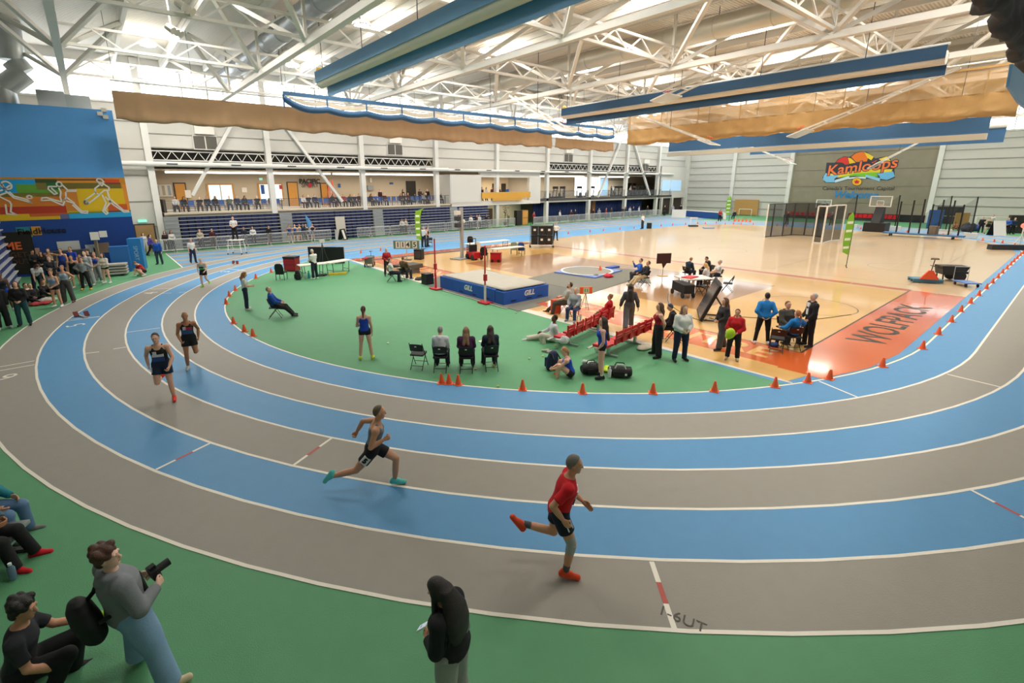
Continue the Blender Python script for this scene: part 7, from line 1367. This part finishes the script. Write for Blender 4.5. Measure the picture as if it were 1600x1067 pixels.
# ---- officials along the back straight
P('white-shirted official nearest the green feather flag', 663, 386, 30, 'stand', 1.78, hair=('short', '#c9c0b4'), top=('tee', WH), bottom=('pants', '#20232c')); P('white-shirted official half hidden behind the feather flag', 669, 385, 100, 'clasp', 1.70, hair=('short', '#5a4434'), top=('vest', '#3a2a30'), bottom=('pants', '#26262c'))
P('photographer in white shirt and dark vest on the court edge', 868, 376, 172, 'akimbo', 1.72, hair=('short', '#4a3a30'), top=('long', '#d9d8d4'), bottom=('leggings', BK)); P('official in white shirt and cap on the far back straight', 1003, 357.5, -40, 'clasp', 1.80, hair=('short', '#8a7a66'), top=('tee', WH), bottom=('pants', '#202634'))
P('starter in white shirt standing on the white ladder stand', Vector((LAD.x, LAD.y, 0)), 170, 'clasp', 1.78, hair=('thin', '#8d7a6a'), top=('tee', WH), bottom=('pants', BK), z=1.19)
P('official in white shirt walking on the sprint lanes', 303, 411, 128, 'stand', 1.72, hair=('thin', '#b99b86'), top=('tee', WH), bottom=('pants', '#1f2a48'), RL=((-8, 3), (-12, 2)), LL=((8, 3), (0, 2))); P('man in bright blue jacket standing beside the start line', 250, 413, 172, 'stand', 1.74, hair=('thin', '#7a6455'), top=('jacket', '#1c56b8'), bottom=('pants', '#2c3c52'))
P('person in purple jacket walking behind the barricade end', 238, 400, 60, 'walk', 1.72, 'f', hair=('pony', '#2c201c'), top=('jacket', '#4a3a98'), bottom=('leggings', BK), lod=2); P('person in pale top at the doorway beside the crash mat', 229, 397, 120, 'stand', 1.70, 'f', hair=('bob', '#4a3428'), top=('long', '#c9ccd4'), bottom=('pants', '#c6c4c0'), lod=2)
P('crouching athlete in red and white shirt beside the blue crash mats', 222, 431, -150, 'crouch', 1.74, hair=('short', '#7a5a42'), top=('tee', '#b92a2c'), bottom=('shorts', BK), shoe='#d8c9c4', head=(0, 30))
# ---- athletes waiting by the mural wall
LEFT = (('person in black hoodie and teal trousers standing nearest the bleacher', 40, 509, 150, 'clasp', 1.76, 'f', 'l', ('bob', '#5a3f2e'), ('hoodie', '#141417'), ('pants', '#16444c'), '#26262a', {}),
 ('woman in pale blue singlet and black shorts at the track edge', 91, 480, 170, 'clasp', 1.68, 'f', 'm', ('bun', '#8a6546'), ('tank', '#8ea2b8'), ('tights', BK), '#e0e0e0', {}), ('woman in pale singlet and grey trousers with a hand on the hip', 108, 473, 168, 'akimbo', 1.76, 'f', 'm', ('bun', '#8d6c50'), ('tank', '#9fb2c6'), ('loose', '#4c4a4a'), '#6b4a4a', {}),
 ('person in white shirt bending over the kit pile', 62, 458, 120, 'bend', 1.74, 'f', 'l', ('bob', '#4a2a24'), ('tee', '#cfd2d6'), ('pants', '#1c2438'), '#26262a', {}), ('person in black with dark hair near the poster', 60, 436, 110, 'reading', 1.74, 'm', 'm', ('short', '#16120f'), ('hoodie', '#17181b'), ('pants', BK), '#26262a', {}), ('dark-haired person in dark top beside the poster', 73, 437, 160, 'clasp', 1.64, 'f', 'm', ('long', '#2a1e18'), ('long', '#1f1b1e'), ('pants', BK), '#26262a', {}),
 ('athlete with arms folded behind the head in the waiting group', 85, 436, 170, 'stand', 1.80, 'm', 'm', ('short', '#3c2a20'), ('tank', '#c9a58a'), ('shorts', BK), '#bbbbbb', dict(RA=((-20, 80), (150, -60)), LA=((-20, 80), (150, -60)))), ('bald man in charcoal vest in the waiting group', 87, 452, 165, 'crossed', 1.74, 'm', 'l', ('thin', '#8f8378'), ('jacket', '#34353a'), ('pants', '#2a2c33'), '#26262a', {}),
 ('athlete in blue singlet and dark cap in the waiting group', 104, 437, 165, 'stand', 1.82, 'm', 'm', ('short', '#14161f'), ('tank', '#2342a6'), ('shorts', '#1c2a66'), '#cccccc', {}), ('athlete in black singlet leaning forward in the waiting group', 122, 450, 150, 'stand', 1.80, 'm', 'm', ('short', '#3d2b20'), ('tank', '#1c1c20'), ('shorts', BK), '#d9cfc2', dict(lean=14)), ('athlete in royal blue t-shirt behind the grey top', 119, 434, 170, 'stand', 1.84, 'm', 'm', ('short', '#1c1512'), ('tee', '#1c3fae'), ('shorts', '#1b2a66'), '#cccccc', {}),
 ('young man in grey top and black trousers with yellow shoes', 136, 453, 165, 'akimbo', 1.72, 'm', 'm', ('short', '#17110e'), ('long', '#92979b'), ('pants', '#17181c'), '#d8a63a', {}), ('tall young man in pale grey t-shirt and grey sweatpants', 142, 446, 172, 'stand', 1.90, 'm', 'p', ('short', '#4a382c'), ('tee', '#b3b8bb'), ('loose', '#a2a5a6'), '#c9cbcc', {}), ('person in red and black vest behind the grey top', 133, 444, 170, 'crossed', 1.66, 'f', 'm', ('pony', '#2a1b15'), ('tank', '#8a1c26'), ('leggings', BK), '#999999', {}),
 ('person with big brown hair by the equipment cases', 145, 435, 150, 'clasp', 1.70, 'f', 'l', ('curly', '#4a3122'), ('long', '#2a2622'), ('pants', '#222222'), '#26262a', {}), ('blonde athlete in blue singlet and grey sweatpants', 155, 441, 168, 'clasp', 1.70, 'f', 'm', ('pony', '#a3784e'), ('tank', '#2c4cae'), ('loose', '#8f9396'), '#dcdcdc', {}), ('woman in cream sweater and dark shorts by the trolley', 168, 443, 178, 'crossed', 1.70, 'f', 'l', ('long', '#2f221d'), ('sweater', '#d2cdbf'), ('tights', BK), '#e4e4e4', dict(sock=.25)),
 ('athlete in dark singlet and blue shorts at the bleacher end', 14, 486, 140, 'stand', 1.70, 'f', 'd', ('pony', '#17110f'), ('tank', '#1a1c2c'), ('tights', '#2148b4'), '#b9b9b9', {}), ('standing person in dark coat and white shoes at the bleacher corner', 8, 514, 120, 'stand', 1.80, 'm', 'm', ('short', '#1d1714'), ('jacket', '#1d1e22'), ('loose', '#15161a'), '#d5d5d5', {}))
for lb, u, v, rl, po, h, sx, sk_, hr, tp, bt, sh_, kw in LEFT: P(lb, u, v, rl, po, h, sx, sk_, hr, tp, bt, sh_, **kw)
for lb, u, v, rl, po, sx, hr, tp, bt in (('athlete in black top sitting on the floor by the bleacher', 40, 470, 100, 'ground', 'f', ('pony', '#33241c'), ('tank', '#17181c'), ('leggings', BK)), ('athlete in black sitting with stretched legs on the kit pile', 55, 472, 110, 'groundflat', 'm', ('short', '#5a3d2a'), ('long', '#17181c'), ('pants', '#17181c')), ('fair athlete in black sitting behind the kit pile', 69, 464, 110, 'ground', 'f', ('bob', '#8a6038'), ('long', '#1d1a1c'), ('pants', '#1d1d22'))):
    P(lb, G(u, v), rl, po, 1.70, sx, hair=hr, top=tp, bottom=bt, shoe='#c9c9c9')
lump('kit_pile', 'red and white heap of clothing at the feet of the waiting athletes', 'clothing', 63, 476, (.5, .32, .16), M('#b3373a', .8), 0, 41); lump('kit_pile', 'pale heap of clothing beside the sitting athletes', 'clothing', 73, 472, (.5, .4, .25), M('#b9b2a6', .8), 0, 42); lump('kit_pile', 'dark heap of bags behind the pale singlet woman', 'bags', 74, 461, (.8, .5, .4), M('#2a2624', .8), 0, 43)
# ---- spectators too small to show much: a few figures shared, each with its own clothes
def archetype(pose, sex, hair, top, bottom, **kw):
    F, J = build_person(pose=pose, sex=sex, hair=(hair, '#000000'), top=(top, '#000000'), bottom=(bottom, '#000000'), lod=2, h=1.72, **kw)
    return {k: np_mesh(dict(PNAMES, body='person')[k], [(m, 0) for m in v], [BLACK]) for k, v in F.items()}
ARC = [archetype('sit', 'm', 'short', 'jacket', 'pants'), archetype('sitlow', 'f', 'long', 'sweater', 'pants'), archetype('stand', 'm', 'short', 'jacket', 'pants'), archetype('clasp', 'f', 'bob', 'long', 'pants'), archetype('lounge', 'm', 'thin', 'tee', 'pants'), archetype('akimbo', 'f', 'pony', 'tank', 'shorts'), archetype('crossed', 'm', 'curly', 'hoodie', 'loose')]
HAIRC = ['#1c1512', '#3a281c', '#6a4a30', '#8f8a84', '#a88052', '#2a201a']; DARK = ['#1c1d22', '#20283c', '#2b2b30', '#3b2a2c', '#283238', '#191a1d', '#4a1e24', '#24304f']; LIGHT = ['#d6d6d4', '#b8bec6', '#c7b8a8', '#8f9aa8', '#2f5fb0', '#a8333a', '#e0e0e0', '#5a6d4a']
def extra(label, group, pos, ang, arc, topc, botc='#1d2028', hairc=None, sk_='l', shoe='#2a2a2c'):
    A = ARC[arc]; root = None
    for k in ['body']+[q for q in A if q != 'body']:
        if A[k] is None: continue
        o = bpy.data.objects.new(dict(PNAMES, body='person')[k], A[k]); C.objects.link(o)
        m = skin(sk_) if k == 'body' else M(hairc, .6) if k == 'hair' else fabric(topc) if k == 'top' else fabric(botc) if k == 'bottom' else fabric(shoe); o.material_slots[0].link = 'OBJECT'; o.material_slots[0].material = m
        if root is None: root = o; o.location = pos; o.rotation_euler = (0, 0, ang-PI/2); tag(o, label, 'person', group)
        else: o.parent = root
    return root
CN = {'#1c1d22': 'black', '#20283c': 'navy', '#2b2b30': 'charcoal', '#3b2a2c': 'dark brown', '#283238': 'slate', '#191a1d': 'jet black', '#4a1e24': 'maroon', '#24304f': 'dark blue', '#d6d6d4': 'white', '#b8bec6': 'pale grey', '#c7b8a8': 'beige', '#8f9aa8': 'grey', '#2f5fb0': 'blue', '#a8333a': 'red', '#e0e0e0': 'bright white', '#5a6d4a': 'olive'}
HN = {'#1c1512': 'black', '#3a281c': 'dark brown', '#6a4a30': 'brown', '#8f8a84': 'grey', '#a88052': 'fair', '#2a201a': 'very dark'}
SEATPX = (266, 278, 309, 319, 332, 363, 372, 384, 401, 420, 458, 467, 492, 515, 523, 528, 532, 553, 559, 575, 584, 600, 624, 633, 637, 659, 668, 690, 693)
used_ = set()
for i, u in enumerate(SEATPX):
    x = OY(u, 316, 51.0).x; x = min([q for q in BCX if q not in used_], key=lambda q: abs(q-x)); used_.add(x); tc = DARK[(i*5+i//4) % 8] if i % 5 else LIGHT[(i*3) % 8]; hc_ = HAIRC[(i*7) % 6]
    extra('seated balcony spectator in %s top with %s hair' % (CN[tc], HN[hc_]), 'seated balcony spectators', (float(x), 50.95+.12*math.sin(list(BCX).index(x)*1.3), SZ), -PI/2+.2*math.sin(i*2.1), (0, 1, 4)[i % 3], tc, DARK[(i*3) % 8], hc_, 'lmp'[i % 3])
for i, (u, yy, tc) in enumerate(((594, 52.6, '#4a1e24'), (630, 52.6, '#1c1d22'), (656, 53.2, '#3b2a2c'), (668, 53.0, '#191a1d'), (687, 52.0, '#20283c'), (691, 51.6, '#24304f'), (696, 52.2, '#283238'), (706, 51.0, '#2b2b30'))):
    extra('standing balcony spectator in %s clothing' % CN[tc], 'standing balcony spectators', (OY(u, 305, yy).x, yy, SZ), -PI/2+.5*math.sin(i*1.7), (2, 3, 6)[i % 3], tc, DARK[i % 8], HAIRC[i % 6], 'lmt'[i % 3])
for i, (u, tc) in enumerate(((753, '#20283c'), (760, '#d6d6d4'), (769, '#4a1e24'), (780, '#1c1d22'), (793, '#2f5fb0'))): extra('booth announcer in %s top behind the yellow counter' % CN[tc], 'people in the booth', (OY(u, 300, 51).x, 51, 3.37), -PI/2, (2, 3)[i % 2], tc, BK, HAIRC[i % 6])
for i, (u, tc) in enumerate(((881, '#8f9aa8'), (955, '#191a1d'), (959, '#b8bec6'), (985, '#c7b8a8'), (994, '#1c1d22'))): extra('gym visitor in %s top on the upper floor' % CN[tc], 'people in the gym', (OY(u, 300, 52.8).x, 52.8, 3.4), -PI/2+i, (2, 3)[i % 2], tc, BK, HAIRC[i % 6])
FB = ((258, '#3b2a2c', 3), (268, '#d6d6d4', 3), (313, '#c7b8a8', 3), (332, '#4a1e24', 2), (382, '#20283c', 2), (396, '#e0e0e0', 3), (421, '#191a1d', 2), (453, '#2f5fb0', 5), (462, '#2f5fb0', 5), (469, '#8f9aa8', 5), (475, '#24304f', 2), (479, '#5a6d4a', 5), (489, '#3b2a2c', 5), (629, '#d6d6d4', 3), (635, '#c7b8a8', 3), (718, '#1c1d22', 2), (736, '#e0e0e0', 3), (745, '#4a1e24', 2), (749, '#d6d6d4', 2), (760, '#2b2b30', 3), (794, '#5a6d4a', 3))
for i, (u, tc, ar) in enumerate(FB): extra('spectator in %s top standing behind the barricades below the bleachers' % CN[tc], 'spectators behind the barricades', (OY(u, 370, 48.72).x, 48.72+.0*(i % 2), .005), -PI/2+.4*math.sin(i*2.3), ar, tc, DARK[i % 8], HAIRC[(i*5) % 6], 'lmp'[i % 3], '#8a8a8a')
for i, (u, tc, ar) in enumerate(((834, '#a8333a', 3), (877, '#d6d6d4', 3), (892, '#4a1e24', 2), (901, '#20283c', 2), (926, '#1c1d22', 3), (938, '#8f9aa8', 2), (946, '#a8333a', 2), (957, '#2b2b30', 3), (972, '#3b2a2c', 2), (979, '#283238', 3), (983, '#b8bec6', 2), (991, '#24304f', 3), (997, '#d6d6d4', 2), (1013, '#191a1d', 3))): extra('spectator in %s top in front of the navy drapes' % CN[tc], 'spectators by the navy drapes', (OY(u, 345, 49.0).x, 49.0+.35*(i % 2), .005), -PI/2+.4*math.sin(i*2.3), ar, tc, DARK[i % 8], HAIRC[(i*5) % 6], 'lmp'[i % 3])
for i in range(9): tc = (DARK+LIGHT)[(i*3) % 16]; extra('bystander in %s top crowding the corner entrance' % CN[tc], 'bystanders at the corner entrance', (OY(1034+i*4.2, 340, 48.0).x, 47.6+.5*(i % 3), .005), -PI/2+i*.7, (2, 3, 6)[i % 3], tc, DARK[i % 8], HAIRC[i % 6])
for i, (u, v, tc, ar, lb) in enumerate(((1147, 342, '#20283c', 0, 'person in navy top sitting beside the wooden board'), (1124, 346, '#a8333a', 3, 'person in red top beyond the skirted table'), (1229, 351, '#191a1d', 2, 'person in black behind the cage net at the end wall'), (1531, 364, '#1c1d22', 2, 'dark-clothed athlete beside the white tent table'), (1541, 365, '#5a6d4a', 5, 'athlete in green top beside the white tent table'), (1547, 359, '#d6d6d4', 2, 'person in white behind the sandwich board'), (1571, 366, '#2f5fb0', 3, 'person in blue jacket chatting at the far wall'), (1580, 366, '#24304f', 2, 'person in dark blue jacket chatting at the far wall'), (1298, 352, '#191a1d', 2, 'black-clothed person near the red chairs'))):
    q = G(u, v); extra(lb, 'people by the end wall', (q.x, q.y, .008), PI+.6*math.sin(i*2), ar, tc, BK, HAIRC[i % 6])
o, J = P('kneeling athlete in red singlet by the dark double doors', 1492, 360, -100, 'crouch', 1.75, hair=('short', '#3a2418'), sk='t', top=('tank', '#a8503a'), bottom=('shorts', BK), lod=2)
